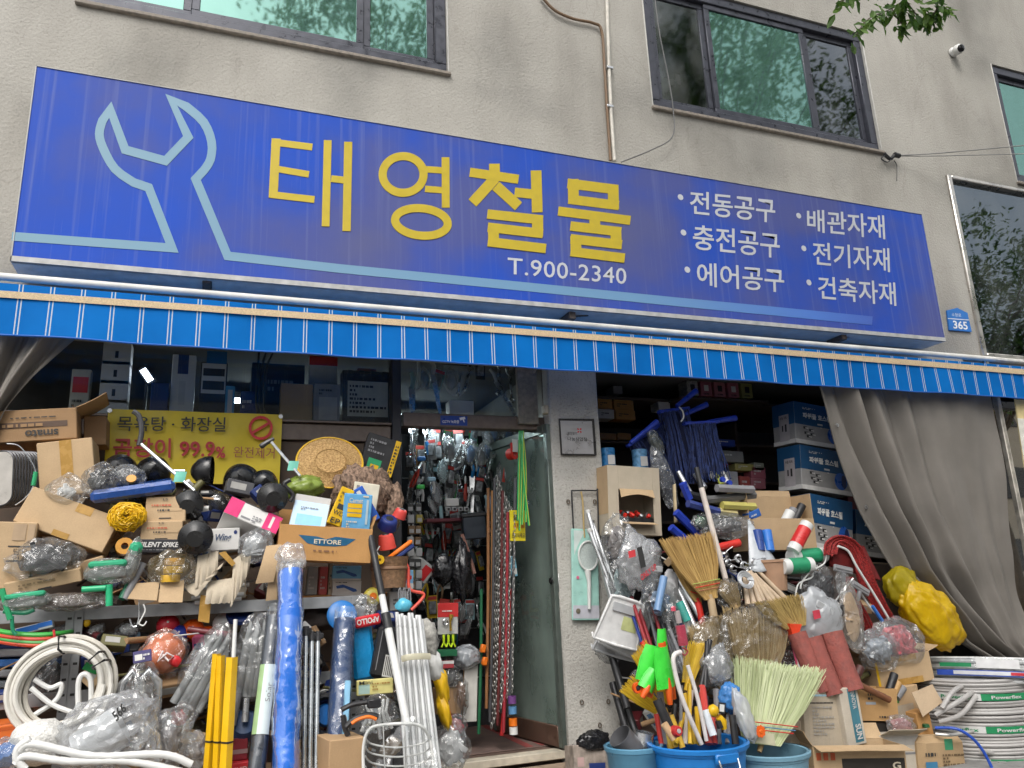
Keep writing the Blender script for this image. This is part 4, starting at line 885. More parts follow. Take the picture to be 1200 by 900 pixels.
part(bn,'lettering',M((.42,.02,.03),.5),quadtext(MB(),'%',(253,523),(264,523.5),(264,537),(253,536.5),YT,.03),world=True,smooth=False)
part(bn,'lettering',M((.30,.06,.05),.5),quadtext(MB(),'완전제거',(274,523),(322,524.5),(321.5,537.5),(273.5,536),YT,.0),world=True,smooth=False)
mb=ribbon(MB(),ring(305.5,501.5,12.5,12.5),3.2,YT,.002,True);part(bn,'ban_ring',RED,mb,world=True,smooth=False)
part(bn,'ban_bar',RED,ribbon(MB(),[(296,507),(315,496)],3.2,YT-.003,.002),world=True,smooth=False)
for px,py in ((128.5,481),(329,488)): part(bn,'eyelet',STEEL,MB().lathe([(.008,-.006),(.015,-.004),(.015,.002)],12,Matrix.Translation(at(px,py,YB0-.024)) @ Matrix.Rotation(R(90),4,'X')),world=True)
# upside-down printed carton
b=Box('carton','brown carton lying upside down with smato lettering at the left margin',(-22,521),(90,513),37,.34,-.42,CB_D,yaw=3);b.text('smato',.45,.12,.80,.34,INK,rot=180,bold=.02).patch(.12,.42,.90,.60,M((.10,.06,.04),.7)).lines(.16,.45,.86,.57,1,CB_D,th=.5).lines(.3,.72,.8,.78,1)
b.flap('r',60,.18,CB,z=b.h);b=None
b=Box('carton','open brown carton end seen between upside-down carton and banner',(98,522),(124,521),34,.2,-.14,CB_D);b.flap('l',40,.1,CB_D)
ORD = 'first second third fourth fifth sixth seventh eighth ninth tenth eleventh twelfth thirteenth fourteenth fifteenth sixteenth seventeenth eighteenth nineteenth twentieth'.split()
# stack of rounded trays
o0=None
for k in range(10):
 X=frame(-12+k*3.6,562,-.50+.014*k,-4,-22,0);lab=ORD[k] + ' rounded white tray from the left margin in the upright row'
 if o0 is None:
  o0=thing('rounded_tray',lab,'tray',X,'rounded trays standing in a row');w,h=.26,.30
  pts=[(-w/2+.06+.06*math.cos(a),-h/2+.06+.06*math.sin(a)) for a in [math.pi+i*math.pi/10 for i in range(6)]]+[(w/2-.06+.06*math.cos(a),-h/2+.06+.06*math.sin(a)) for a in [1.5*math.pi+i*math.pi/10 for i in range(6)]]+[(w/2-.06+.06*math.cos(a),h/2-.06+.06*math.sin(a)) for a in [i*math.pi/10 for i in range(6)]]+[(-w/2+.06+.06*math.cos(a),h/2-.06+.06*math.sin(a)) for a in [math.pi/2+i*math.pi/10 for i in range(6)]]
  part(o0,'plate',M((.42,.40,.37),.4,metal=.2),MB().extr(pts,-.004,.004),smooth=False);part(o0,'rim',M((.06,.06,.065),.35,metal=.6),MB().tube([(x,0,z) for x,z in pts],.006,6,closed=True))
 else: copy_thing(o0,X,lab)
o=thing('wire_bail','thin wire handle with green grip in front of the tray row','handle',Matrix.Translation(at(40,560,-.55)))
part(o,'wire',STEEL,MB().tube(path([(8,520),(24,524),(41,550),(38,572),(28,585),(18,592)],-.55),.003,5),world=True);part(o,'grip',GRN,MB().tube(path([(42,553),(39,569)],-.555),.012,8),world=True)
# taped carton
b=Box('carton','square brown carton closed with a strip of brown tape',(47,585),(113,576),65,.30,-.46,CB_L,yaw=0);b.patch(.40,.3,.62,1,TAPE,'tape').patch(.40,.4,.62,1,TAPE,'tape',f='t')
b=Box('carton','tilted plain tan carton leaning out over the rack',(14,610),(120,648),44,.30,-.66,CB_L,yaw=-4,tilt=-4);b.patch(.52,.76,.70,1,TAPE,'tape').patch(.42,.0,.60,.16,TAPE,'tape')
b=Box('carton','tan carton with printed panel cut off by the left edge',(-30,690),(32,690),78,.28,-.70,CB_L,yaw=4);b.patch(.5,.40,.96,.42,INK).patch(.5,.62,.96,.64,INK).text('담요',.62,.50,.9,.60).text('인견',.62,.42,.9,.48).patch(.55,.72,.80,.97,M((.42,.30,.19),.6)).patch(.84,.7,.97,.97,M((.42,.30,.19),.6))
b=Box('flat_carton','long flat tan carton lying tilted above the shelf edge',(6,700),(96,681),16,.34,-.74,CB_L,yaw=0,tilt=8);b.lines(.18,.35,.72,.75,2,M((.25,.18,.1),.7)).patch(.42,0,.6,.12,INK)
b=Box('flat_carton','thin tan carton lid under the green handled trowel',(88,675),(124,664),14,.3,-.66,CB_L,tilt=6)
bag('wrapped_goods','black goods wrapped in shiny crinkled film on flat carton',52,656,-.72,88,48,.22,3,FILM(alpha=.22,crinkle=1.0,cscale=18),BLK,roll=-6,ridge=.25,cat='package')
bag('wrapped_ball','round black mesh bundle wrapped in clear film beside the yellow rope',120,565,-.62,48,42,.22,5,FILM(alpha=.2,crinkle=1.0,cscale=30),M((.04,.04,.04),.4,bump=.8,bscale=60),cat='package')
bag('clear_bag','pointed clear plastic bag in front of the taped carton',78,577,-.60,54,34,.16,6,CLEAR,WCARD,neck=.6,cs=.5)
bag('wrapped_goods','dark wrapped bundle with orange cap under the plunger handles',148,560,-.56,44,30,.18,8,GREYF,M((.05,.045,.04),.5),cat='package');p=at(154,562,-.66);onething('orange_cap','small round orange cap near the mint price tags','cap',MB().lathe([(0,-.01),(.022,-.01),(.026,.0),(.026,.012)],16,Matrix.Translation(p) @ Matrix.Rotation(R(60),4,'X')),M((.55,.25,.02),.4))
# blue packet
b=Box('blue_packet','long flat blue plastic packet lying above the yellow rope',(106,591),(206,577),15,.22,-.70,M((.01,.06,.26),.25,coat=.5,bump=.3,bscale=20),tilt=12,cat='packet',c=.02)
# yellow rope bundle
t=thing('rope_bundle','bright yellow bundle of thin rope beside the two small cartons','rope',frame(150,606,-.68));mb=MB();rnd=random.Random(2);k=mpp(150,606,-.68)
for i in range(150):
 a=rnd.uniform(0,6.28);r0=rnd.uniform(.2,1);z=rnd.uniform(-1,1);P=[Vector((math.cos(a+j*.5)*r0*23*k,-.09*math.sqrt(max(0,1-r0*r0*.9))-rnd.uniform(0,.02),(math.sin(a+j*.5)*r0*17+rnd.gauss(0,2))*k)) for j in range(5)];mb.tube(P,.0035,4)
part(t,'strands',YELP,mb)['kind'] = 'stuff';part(t,'core',M((.45,.26,.01),.6),MB().blob(22*k,.08,16*k,3,.15,2,3))
# two small printed cartons
for i,(bl,br,lab) in enumerate((((164,635),(213,634),'lower of two small tan cartons with red print'),((169,612),(217,611),'upper of two small tan cartons with red print'))):
 b=Box('small_carton',lab,bl,br,30 if i else 24,.2,-.70+.015*i,CB_L,yaw=-4 if i else 0,tilt=-6 if i else 0,group='small tan cartons with red print');b.lines(.15,.62,.9,.74,1,M((.5,.12,.06),.6)).lines(.3,.42,.6,.54,1).patch(.62,.42,.9,.54,CB_L).patch(.35,.12,.65,.16,INK);b.text('LS',.42,.84,.54,.93)
b=Box('spike_box','slim black box lettered SILENT SPIKE beneath the small cartons',(155,648),(216,648),16,.2,-.76,M((.03,.03,.035),.4));b.text('SILENT SPIKE',.12,.42,.88,.80,WCARD,bold=.03,shear=.25).lines(.2,.2,.66,.3,1,GREYP)
p=at(146,641,-.74);onething('amber_roll','amber tape roll end beside the black spike box','tape',MB().lathe([(.018,-.03),(.045,-.03),(.047,0),(.045,.03),(.018,.03)],18,Matrix.Translation(p) @ Matrix.Rotation(R(35),4,'Y') @ Matrix.Rotation(R(80),4,'X')),M((.55,.24,.01),.3,coat=.5))
# black rubber plungers, bell first
RUB=M((.010,.010,.011),.28,var=.3,spec=.6);AQUA=M((.20,.60,.48),.5)
pl0=None
def plunger(label,px,py,Y,dx,dy,dY,s=1.0,ln=None,tagpos=None,bell='dome'):
 """cup centred at the pixel with its handle running to (px+dx, py+dy)"""
 a=at(px,py,Y);e=at(px+dx,py+dy,Y+dY);d=(e-a).normalized();Q=d.to_track_quat('Z','Y').to_matrix().to_4x4();X=Matrix.Translation(a) @ Q;L=(e-a).length
 t=thing('plunger',label,'plunger',X,'black rubber plungers in the heap');r=.092*s
 if bell == 'dome': pr=[(r*1.0,-.5*r),(r*1.05,-.35*r),(r,0),(r*.82,.45*r),(r*.5,.75*r),(r*.28,.88*r),(.0,.95*r)]
 else: pr=[(r*.45,-.9*r),(r*.5,-.85*r),(r*1.0,-.6*r),(r*1.02,-.5*r),(r*.74,-.42*r),(r*.74,-.35*r),(r*.98,-.2*r),(r*.98,-.1*r),(r*.72,.0),(r*.72,.06*r),(r*.92,.2*r),(r*.9,.3*r),(r*.6,.42*r),(r*.34,.6*r),(r*.3,1.3*r),(0,1.3*r)]
 part(t,'cup',RUB,MB().lathe(pr,28,cap=False))
 if bell != 'dome': part(t,'mouth',M((.02,.02,.02),.15),MB().lathe([(0,-.3*r),(r*.42,-.35*r),(r*.46,-.92*r),(r*.5,-.93*r)],24))
 if ln==0: return t
 part(t,'handle',ALUM,MB().tube([(0,0,1.3*r),(0,0,L)],.0095,8));part(t,'grip',M((.05,.05,.055),.5),MB().tube([(0,0,L-.005),(0,0,L+.03),(0,0,L+.06)],[.010,.013,.010],8))
 if tagpos: part(t,'price_tag',AQUA,MB().sheet(lambda u,v: Vector(((u-.5)*.045,-.014-.01*math.sin(u*3),L*tagpos+(v-.5)*.06)),4,1,.001))
 return t
plunger('black plunger dome in front of the banner, left of the red digits',180,552,-.40,4,-12,-.12,1.05,0)
plunger('black plunger dome below the banner percent sign',240,552,-.42,-86,0,.06,.95,tagpos=.75)
plunger('glossy black plunger dome below the faded banner lettering',282,562,-.42,-5,-12,-.12,1.15,0)
plunger('black plunger dome right of the glossy one',309,566,-.46,5,-12,-.14,.95,0)
plunger('black ribbed bellows plunger lying on the pink box',318,582,-.68,-10,-8,.28,.95,bell='bellows')
plunger('large black ribbed bellows plunger facing out above the white mask bag',230,628,-.80,5,-12,.30,.98,bell='bellows')
plunger('black ribbed plunger half hidden above the facing bellows',222,590,-.62,9,-12,.26,.9,bell='bellows')
plunger('black plunger dome beside the wrapped bundle',140,550,-.38,-3,-12,-.1,1.05,0)
# walking sticks / grabbers
def grab(label,p0,p1,Y0,Y1,hd):
 a,b2=at(*p0,Y0),at(*p1,Y1);t=thing('grab_stick',label,'stick',Matrix.Translation(b2));part(t,'shaft',ALUM,MB().tube([a,b2],.010,8),world=True)
 part(t,'handle',M((.05,.05,.055),.45),MB().tube(path(hd,Y0),[.012,.016,.018,.018,.017,.016,.016,.015,.015,.014,.013,.012,.011][:6*(len(hd)-1)+1] if len(hd)==3 else .015,8),world=True)
 m=a.lerp(b2,.72);part(t,'price_tag',AQUA,MB().sheet(lambda u,v: m+Vector(((u-.5)*.06+v*.01,-.02-.006*math.sin(u*3),(v-.5)*.06)),4,1,.001),world=True);return t
grab('silver stick with long black hooked handle crossing the banner',(165,520),(228,575),-.52,-.66,[(156,482),(163,488),(166,505),(163,522)])
grab('silver stick with dark handle leaning at the banner corner',(318,518),(352,558),-.30,-.52,[(305,524),(312,519),(321,514)])
wire('black_pistol_handle','black pistol shaped handle dropped beside the pale blue carton','handle',[(340,562),(333,568),(343,580),(340,588)],-.68,.014,BLK)
# straw hat
X=frame(387,541,-.22,0,0,0) @ Matrix.Rotation(R(78),4,'X') @ Matrix.Scale(.82,4,(0,1,0))
t=thing('straw_hat','round straw hat with yellow rim leaning behind the heap','hat',X);r=39*mpp(387,545,-.22);STRAW=STRANDS((.30,.16,.05),(.62,.40,.16),90,(1,1,1))
part(t,'brim',STRAW,MB().lathe([(r*.46,.02),(r*.5,.012),(r*.75,.0),(r*.97,-.012),(r*.97,-.018),(r*.72,-.007),(r*.46,.012)],48));part(t,'crown',STRAW,MB().lathe([(r*.46,.015),(r*.42,-.05),(r*.34,-.09),(r*.15,-.105),(0,-.106)],40));part(t,'rim',YELP,MB().tube([(r*math.cos(a),r*math.sin(a),-.014) for a in [6.283*i/48 for i in range(48)]],.008,6,closed=True))
b=Box('tool_box_carton','black carton with yellow edge leaning behind the straw hat',(420,548),(458,560),44,.08,-.16,M((.02,.02,.022),.4),yaw=0);b.patch(.84,0,1,1,YELP).lines(.1,.5,.6,.9,4,GREYP).patch(.2,.1,.6,.35,GRN).patch(.3,.05,.55,.2,YELP).lines(.87,.1,.97,.9,9)
# brown furry sack
FUR=STRANDS((.05,.028,.018),(.30,.20,.14),60,(1,1,.6),rough=.8,bump=1.0)
onething('fur_mat','brown mottled crumpled mat behind the cream and blue packs','mat',MB().blob(.20,.13,.17,4,.25,2.2,4,X=frame(427,578,-.30,14),ridge=.3),FUR,smooth='all')
onething('fur_mat','brown mottled mat hanging down at the door jamb','mat',MB().blob(.06,.06,.17,6,.25,2.2,3,X=frame(461,596,-.34,8),ridge=.3),FUR,smooth='all')
bag('green_sack','olive green plastic sack behind the pale blue carton',356,572,-.42,46,30,.2,9,M((.18,.24,.04),.35,bump=.6,bscale=18),cat='sack')
# pink and white carton
b=Box('pink_carton','white carton with pink ends lying aslant in the heap',(262,600),(323,626),24,.20,-.76,WCARD,tilt=-28);b.patch(0,0,.26,1,PINK).patch(.72,0,1,1,PINK).patch(.30,.12,.48,.22,GREYP).lines(.5,.1,.66,.5,3,GREYP).patch(.82,.15,.87,.85,WCARD)
b.patch(0,0,1,1,M((.32,.31,.31),.5),f='t').patch(.35,.3,.6,.62,BLK,f='t',lift=.002).patch(.2,.55,.28,.8,BLK,f='t',lift=.002)
b.patch(0,0,0,0,WCARD,poly=[(.13+.045*math.cos(a),.5+.16*math.sin(a)) for a in [6.283*i/16 for i in range(16)]])
b=Box('blue_label_box','white carton with pale blue sky print leaning in the heap',(338,617),(380,624),44,.20,-.72,M((.42,.41,.40),.55),yaw=-8,tilt=-18);b.patch(.02,.02,.98,.80,M((.45,.62,.80),.45)).patch(.15,.1,.85,.42,M((.22,.52,.78),.45)).lines(.22,.55,.7,.66,2,GREYP).lines(.2,.1,.8,.9,4,f='t')
b=Box('white_tool_box','small white box with blue script beside the bellows plunger',(246,646),(281,644),26,.14,-.72,WCARD);b.text('Wing',.18,.35,.72,.75,M((.05,.08,.15),.5),bold=.02,shear=.3).patch(0,0,0,0,NAVY,poly=[(.85+.06*math.cos(a),.80+.09*math.sin(a)) for a in [6.283*i/14 for i in range(14)]])
bag('mask_pack','pale grey mask in clear film between pink carton and torn flaps',299,640,-.78,40,44,.14,12,CLEAR,M((.42,.43,.44),.4),roll=25,cat='package')
# orange open carton
b=Box('orange_carton','open orange carton with blue winged ETTORE logo',(324,655),(434,660),44,.24,-.80,body=False);b.shell(CB_O,floor=.03,front=.92)
wing=[(.20,.66),(.40,.64),(.50,.58),(.60,.66),(.82,.62),(.72,.44),(.60,.40),(.42,.40),(.30,.45)]
b.patch(0,0,0,0,M((.01,.10,.20),.5),name='logo',poly=wing).text('ETTORE',.37,.45,.66,.57,CREAM,bold=.02).lines(.37,.24,.62,.32,1,M((.2,.1,.05),.6));b.flap('r',12,.07,CB_O);b.flap('k',14,.10,CB_O)
b.patch(.1,.62,.32,.78,WCARD,f='r')
OB=b
b=Box('yellow_pack','narrow yellow pack standing aslant in the orange carton',(383,612),(398,618),46,.04,-.73,YELP,cat='pack');b.lines(.15,.6,.85,.92,3).patch(.25,.42,.75,.56,INK).text('EP',.15,.04,.85,.18).text('WD',.1,.26,.9,.38)
b=Box('cream_card','cream instruction card standing upright in the orange carton',(408,612),(438,616),48,.012,-.66,M((.66,.62,.50),.5),cat='card',tilt=4);b.patch(.1,.75,.22,.92,GREYP)
b=Box('blue_pack','pale blue blister pack with yellow lines in the orange carton',(400,622),(433,624),44,.03,-.74,M((.12,.36,.62),.4),cat='pack',tilt=3);b.patch(.14,.62,.66,.74,YELP).patch(.14,.50,.66,.60,YELP).patch(.14,.38,.66,.48,YELP).text('Carnet',.18,.76,.66,.88,CREAM).lines(.14,.1,.5,.3,3,CREAM).patch(.80,.2,.88,.85,M((.4,.5,.55),.5)).patch(.66,.92,.86,.96,CREAM)
b=Box('royal_blue_pack','royal blue pack leaning right out of the orange carton',(434,614),(446,607),44,.03,-.68,M((.02,.10,.45),.4),cat='pack');b.lines(.2,.4,.85,.75,4,WCARD).patch(.25,.80,.6,.92,WCARD)
# reels beside the orange carton
def spool(name,label,px,py,Y,r,hgt,mat,roll,tilt,cap=None,cat='reel',group=None):
 t=thing(name,label,cat,frame(px,py,Y,roll) @ Matrix.Rotation(R(tilt),4,'X'),group);part(t,'drum',mat,MB().lathe([(r*.9,-hgt/2),(r,-hgt/2+.004),(r*.94,-hgt*.2),(r*.9,hgt*.2),(r*.8,hgt/2-.004),(r*.7,hgt/2)],24))
 part(t,'hub',cap or BLK,MB().lathe([(0,hgt/2+.004),(r*.35,hgt/2+.004),(r*.4,hgt/2)],18));return t
spool('red_reel','coral red reel topmost beside the orange carton',469,602,-.52,.045,.06,M((.62,.06,.05),.45),20,20)
spool('blue_reel','dark blue reel of line above the coral funnel',455,613,-.60,.062,.07,M((.01,.025,.16),.5),10,40)
spool('coral_funnel','coral red funnel standing in the woven brown pot',453,635,-.66,.055,.09,M((.65,.07,.05),.45),-10,10,cap=BLK)
t=thing('tape_measure','orange and blue curved tool lying on the brown pot','tool',frame(470,646,-.70,-35));part(t,'shell',ORG,MB().box(-.09,.09,-.02,.01,.0,.025,.012));part(t,'back',NAVY,MB().box(-.085,.085,-.015,.02,-.03,-.001,.012))
t=thing('brown_pot','brown woven plastic pot beside the telescopic pole','pot',frame(456,689,-.62));k=mpp(456,689,-.62)
part(t,'wall',M((.26,.15,.08),.6,var=.3,scale=50,bump=.5,bscale=70),MB().lathe([(.0,0),(19*k,0),(22.5*k,34*k),(23.5*k,35*k),(22*k,35*k),(18*k,4*k),(0,4*k)],22));part(t,'band',M((.2,.11,.06),.6),MB().lathe([(21.4*k,20*k),(22.4*k,21*k),(22.4*k,23*k),(21.6*k,24*k)],22))
t=thing('key_tool','small yellow wheel tool hanging on the brown pot','tool',frame(445,656,-.74));part(t,'wheel',YELP,MB().lathe([(.008,-.01),(.026,-.01),(.028,0),(.026,.01),(.008,.01)],18,Matrix.Rotation(R(90),4,'X')));part(t,'cord',WCARD,MB().tube([(0,0,.02),(-.02,0,.05),(.0,0,.08)],.004,6))
wire('drain_tape','coral red plastic strap curling down from the brown pot','strap',[(466,650),(478,665),(480,690),(497,697),(482,715)],-.66,.010,M((.68,.09,.06),.4))
# small packs standing on the wooden shelf
for (x0,x1,y0,y1,mt,lab,cat) in ((359,371,664,697,M((.35,.36,.36),.5),'grey printed can at the left end of the wooden shelf','can'),(373,383,664,697,M((.55,.1,.1),.5),'narrow red and white pack on the wooden shelf','pack'),(384,389,660,698,CB_P,'thin cardboard divider on the wooden shelf','card')):
 b=Box('shelf_pack',lab,(x0,y1),(x1,y1),y1-y0,.08,-.5,mt,cat=cat);b.lines(.15,.2,.85,.7,4,WCARD if mt !=CB_P else INK)
for i,(y1,y0) in enumerate(((698,680),(680,663))):
 b=Box('gun_box',('lower','upper')[i] + ' of two blue and white tool boxes under the orange carton',(389,y1),(423,y1),y1-y0,.14,-.52,WCARD if i==0 else M((.20,.50,.76),.4),group='blue and white tool boxes');b.patch(0,0,1,.12,WCARD);b.patch(0,0,0,0,M((.03,.1,.35),.4),poly=[(.12,.62),(.35,.72),(.82,.42),(.86,.28),(.72,.24),(.40,.52),(.15,.45)]).lines(.1,.82,.5,.92,1)
b=Box('blue_white_pack','small blue and white pack behind the brown pot',(474,690),(484,690),22,.06,-.55,M((.2,.45,.7),.4),cat='pack');b.patch(0,0,1,.3,WCARD).patch(.2,.5,.8,.7,REDP)
b=Box('white_carton','small white carton under the brown pot',(457,716),(478,714),22,.1,-.56,WCARD);b.lines(.2,.3,.8,.7,2)
spool('yellow_wheel','yellow translucent wheel disc beside the telescopic pole',437,699,-.66,.055,.03,M((.62,.52,.08),.35),0,85,cap=ORG,cat='wheel')
# torn open carton on the rack
b=Box('torn_carton','torn open tan carton with ragged flaps hanging over the shelf',(212,705),(288,700),40,.26,-.70,body=False);b.shell(CB_P,front=.30)
for (pts,lab) in (([(232,652),(256,646),(254,672),(228,690)],0),([(274,656),(296,640),(290,672),(270,712)],0),([(214,688),(240,680),(262,660),(230,700)],0),([(244,682),(284,676),(272,706),(240,708)],0)):
 P=[at(x,y,-.76-.02*i) for i,(x,y) in enumerate(pts)]
 part(b.t,'flap',CB_P,MB().sheet(lambda u,v: (P[0].lerp(P[1],u)).lerp(P[3].lerp(P[2],u),v)+Vector((0,-.02*math.sin(v*3)-.004*math.sin(u*23),.004*math.sin(u*31+v*9))),10,8,.004),world=True)
part(b.t,'tape',TAPE,flat((235,697),(248,699),(245,730),(232,728),-.79,.002),world=True,smooth=False)
part(b.t,'tape',TAPE,flat((256,648),(264,646),(276,660),(272,664),-.80,.002),world=True,smooth=False)
t=thing('cardboard_flap','two loose tan cardboard flaps bent out over the shelf edge','cardboard',Matrix.Translation(at(190,705,-.8)))
for pts in (([(158,684),(187,682),(184,704),(150,702)]),([(188,684),(216,680),(214,706),(186,706)])):
 P=[at(x,y,-.82) for (x,y) in pts];part(t,'flap',CB_L,MB().sheet(lambda u,v: (P[0].lerp(P[1],u)).lerp(P[3].lerp(P[2],u),v)+Vector((0,-.03*v,0)),6,6,.004),world=True)
t=thing('cardboard_flap','tall bent cardboard strip beside the blue tarpaulin roll','cardboard',Matrix.Translation(at(315,700,-.8)))
for pts,Y in (([(312,640),(330,638),(320,682),(299,684)],-.84),([(316,664),(332,660),(328,702),(311,704)],-.80)):
 P=[at(x,y,Y) for (x,y) in pts];part(t,'flap',CB_L,MB().sheet(lambda u,v: (P[0].lerp(P[1],u)).lerp(P[3].lerp(P[2],u),v)+Vector((0,-.03*math.sin(v*2.4),0)),6,8,.004),world=True)
for i in range(4):
 y=688+i*5.5;rod('white_bar',('top','second','third','lowest')[i] + ' of four white plastic bars under the torn carton',(216+4*i,y+2),(292-3*i,y-3),-.66-.02*i,-.66-.02*i,2.6,WPL,'bar','white bars under the torn carton')
# tape rolls in a bag
def tapes(t,w,d,h):
 for k,(x,z,m) in enumerate(((-.01,-.045,0),(.0,.0,1),(.005,.042,0))): part(t,'tape_roll',M((.62,.36,.03),.25,coat=.6) if k !=2 else M((.4,.22,.05),.3),MB().lathe([(.02,-.019),(.05,-.019),(.051,0),(.05,.019),(.02,.019)],20,Matrix.Translation((x,-.03,z))))
 part(t,'dark_core',M((.12,.08,.03),.4),MB().blob(w*.7,d*.5,h*.6,3,.2,2,3),smooth='all')
bag('tape_bag','clear bag of amber packing tape rolls under the black box',203,668,-.78,56,46,.18,14,FILM((.6,.45,.2),.25,.12,1.0,22),cfun=tapes)
# green handled trowels wrapped in film
def sickle(label,px,py,Y,w,h,roll,seed):
 def f(t,a,b,c): part(t,'handle',M((.03,.33,.17),.4),MB().box(-a*.75,a*.8,-.045,.02,c*.25,c*.8,.02));part(t,'blade',M((.22,.23,.22),.4,metal=.5),MB().box(-a*.85,a*.85,-.03,.02,-c*.7,c*.15,.015))
 bag('wrapped_trowel',label,px,py,Y,w,h,.10,seed,FILM((.42,.45,.43),.38,.2,.9,30),roll=roll,cat='trowel',cfun=f,amp=.08,ridge=.10,group='green handled trowels in film')
sickle('green handled trowel in cloudy film above the shelf post',126,669,-.86,58,30,-3,21);sickle('green handled trowel standing upright in cloudy film',155,657,-.84,20,56,12,22);sickle('green handled trowel in cloudy film at the shelf front, far left',30,704,-.86,60,24,-6,23)
t=thing('green_scraper','green T-shaped scraper handle hanging over the shelf edge','scraper',Matrix.Translation(at(128,700,-.88)));part(t,'grip',M((.02,.38,.17),.35),MB().tube(path([(96,691),(110,690),(124,689)],-.88),.016,10),world=True);part(t,'stem',M((.02,.38,.17),.35),MB().tube(path([(128,685),(128,698),(128,710)],-.88),.017,10),world=True)
rod('grey_grip','dark grey tool grip crossing behind the green scraper',(168,660),(146,702),-.80,-.84,4.5,GREYP,'grip')
rod('green_grip','dark green tool grip beside the green scraper',(152,682),(142,702),-.80,-.84,4.2,M((.01,.14,.07),.5),'grip')
t=thing('green_clamp','dark green plastic clamp dangling at the far left shelf edge','clamp',Matrix.Translation(at(10,730,-.88)));part(t,'arm',GRN,MB().tube(path([(2,690),(8,712),(12,726)],-.88),.014,8),world=True);part(t,'hook',M((.01,.2,.1),.4),MB().tube(path([(14,722),(15,738),(19,744)],-.88),.009,8),world=True);part(t,'bar',M((.01,.2,.1),.4),MB().tube(path([(4,716),(28,718),(40,714)],-.87),.012,8),world=True)
bag('film_wrap','brownish crumpled film wrapped bundle on the shelf above the post',85,705,-.80,100,22,.14,25,FILM((.25,.22,.2),.5,.15,1.0,24),M((.10,.08,.07),.6),cat='package')
t=thing('wire_hooks','white bent wire hooks hanging over the shelf beam','hook',Matrix.Translation(at(166,735,-.9)))
part(t,'hook',WPL,MB().tube(path([(168,708),(170,716),(164,728),(163,731),(168,733),(172,728)],-.9),.004,6),world=True);part(t,'hook',STEEL,MB().tube(path([(163,706),(163,722),(161,732)],-.9),.004,6),world=True);part(t,'hook',STEEL,MB().tube(path([(152,725),(155,734),(160,734)],-.88),.004,6),world=True)
# ------------------------------------------------------------------ left heap: lower shelves and the floor in front
GH=M((.30,.31,.31),.4,var=.1);SILV=M((.50,.51,.52),.25,metal=.8,var=.15,bump=.5,bscale=30);WHOSE=M((.60,.58,.53),.45,var=.1,scale=6)
bt=at(60,905,-1.0).z-.09
bench=thing('low_bench','low plank bench under the white hose and bags at the bottom edge','bench',Matrix.Translation((-.6,-1.0,G0)))
part(bench,'seat',M((.3,.2,.12),.7),MB().box(-.9,1.25,-.3,.26,bt-G0-.06,bt-G0-.02))
for x in (-.85,1.2):
 for y in (-.26,.2): part(bench,'leg',M((.3,.2,.12),.7),MB().box(x-.02,x+.02,y-.02,y+.02,0,bt-G0-.061))
# red and green hose on the upper shelf
t=thing('garden_hose','flat coil of red and green hose on the shelf at the left margin','hose',Matrix.Translation(at(35,752,-.7)))
for k,(mt,dy) in enumerate(((M((.05,.36,.06),.35),0),(M((.50,.05,.02),.35),5),(M((.05,.30,.06),.35),9),(M((.55,.06,.02),.35),12))):
 part(t,'strand',mt,MB().tube(path([(-20,735+dy,-.70),(8,741+dy,-.80),(40,744+dy,-.84),(72,742+dy,-.80),(95,738+dy,-.6)],0),.012,8),world=True)
part(t,'tie',M((.6,.05,.05),.4),MB().tube(path([(63,738),(64,748),(65,760)],-.85),.006,6),world=True)
b=Box('blue_tag_pack','white and blue label strip lying over the red and green hose',(17,746),(62,735),9,.05,-.80,M((.55,.58,.62),.3),cat='label',c=.004);b.patch(.06,.2,.62,.9,M((.02,.15,.55),.4)).patch(.62,.35,1,.95,M((.02,.15,.55),.4))
bag('dark_bottle','dark grey tubular pack behind the blue label strip',78,738,-.66,40,16,.1,31,GREYF,GREYP,cat='package')
# stacked dark packs at left of the post
for i,(y,mt,lab) in enumerate(((771,GREYP,'grey flat pack lying under the red hose'),(783,M((.03,.12,.35),.4,bump=.5,bscale=30),'blue film wrapped flat pack left of the rack post'),(795,GREYP,'dark grey flat pack lying left of the rack post'),(808,M((.10,.11,.12),.4),'charcoal flat pack lying left of the rack post'),(820,M((.06,.06,.065),.4),'black flat pack lowest left of the rack post'))):
 Box('flat_pack',lab,(-25,y),(78-4*i,y-3),9,.35,-.62,mt,cat='pack',c=.008)
bag('black_film_pack','shiny black film wrapped pack inside the white hose ring',62,800,-.66,46,70,.12,33,FILM((.3,.3,.3),.3,.12,1.0,26),BLK,roll=10,cat='package')
# grey pipe insulation and fittings behind the post
for i,(px,py,w,h,ro) in enumerate(((112,738,26,16,-25),(128,750,44,18,-6),(150,738,30,22,0))):
 bag('grey_fitting',('small','long','round')[i] + ' grey plastic elbow wrapped in film beside the rack post',px,py,-.66,w,h,.1,36+i,CLEAR2,GH,roll=ro,cat='fitting')
onething('yellow_knob','tiny yellow knob beside the grey fittings','knob',MB().blob(.018,.018,.022,2,.05,1,2,X=frame(102,730,-.70)),YELP)
b=Box('blue_card','small pale blue card pack behind the dangling hooks',(148,765),(165,762),22,.03,-.62,M((.25,.45,.62),.4),cat='card');b.patch(.1,.1,.9,.4,BLK)
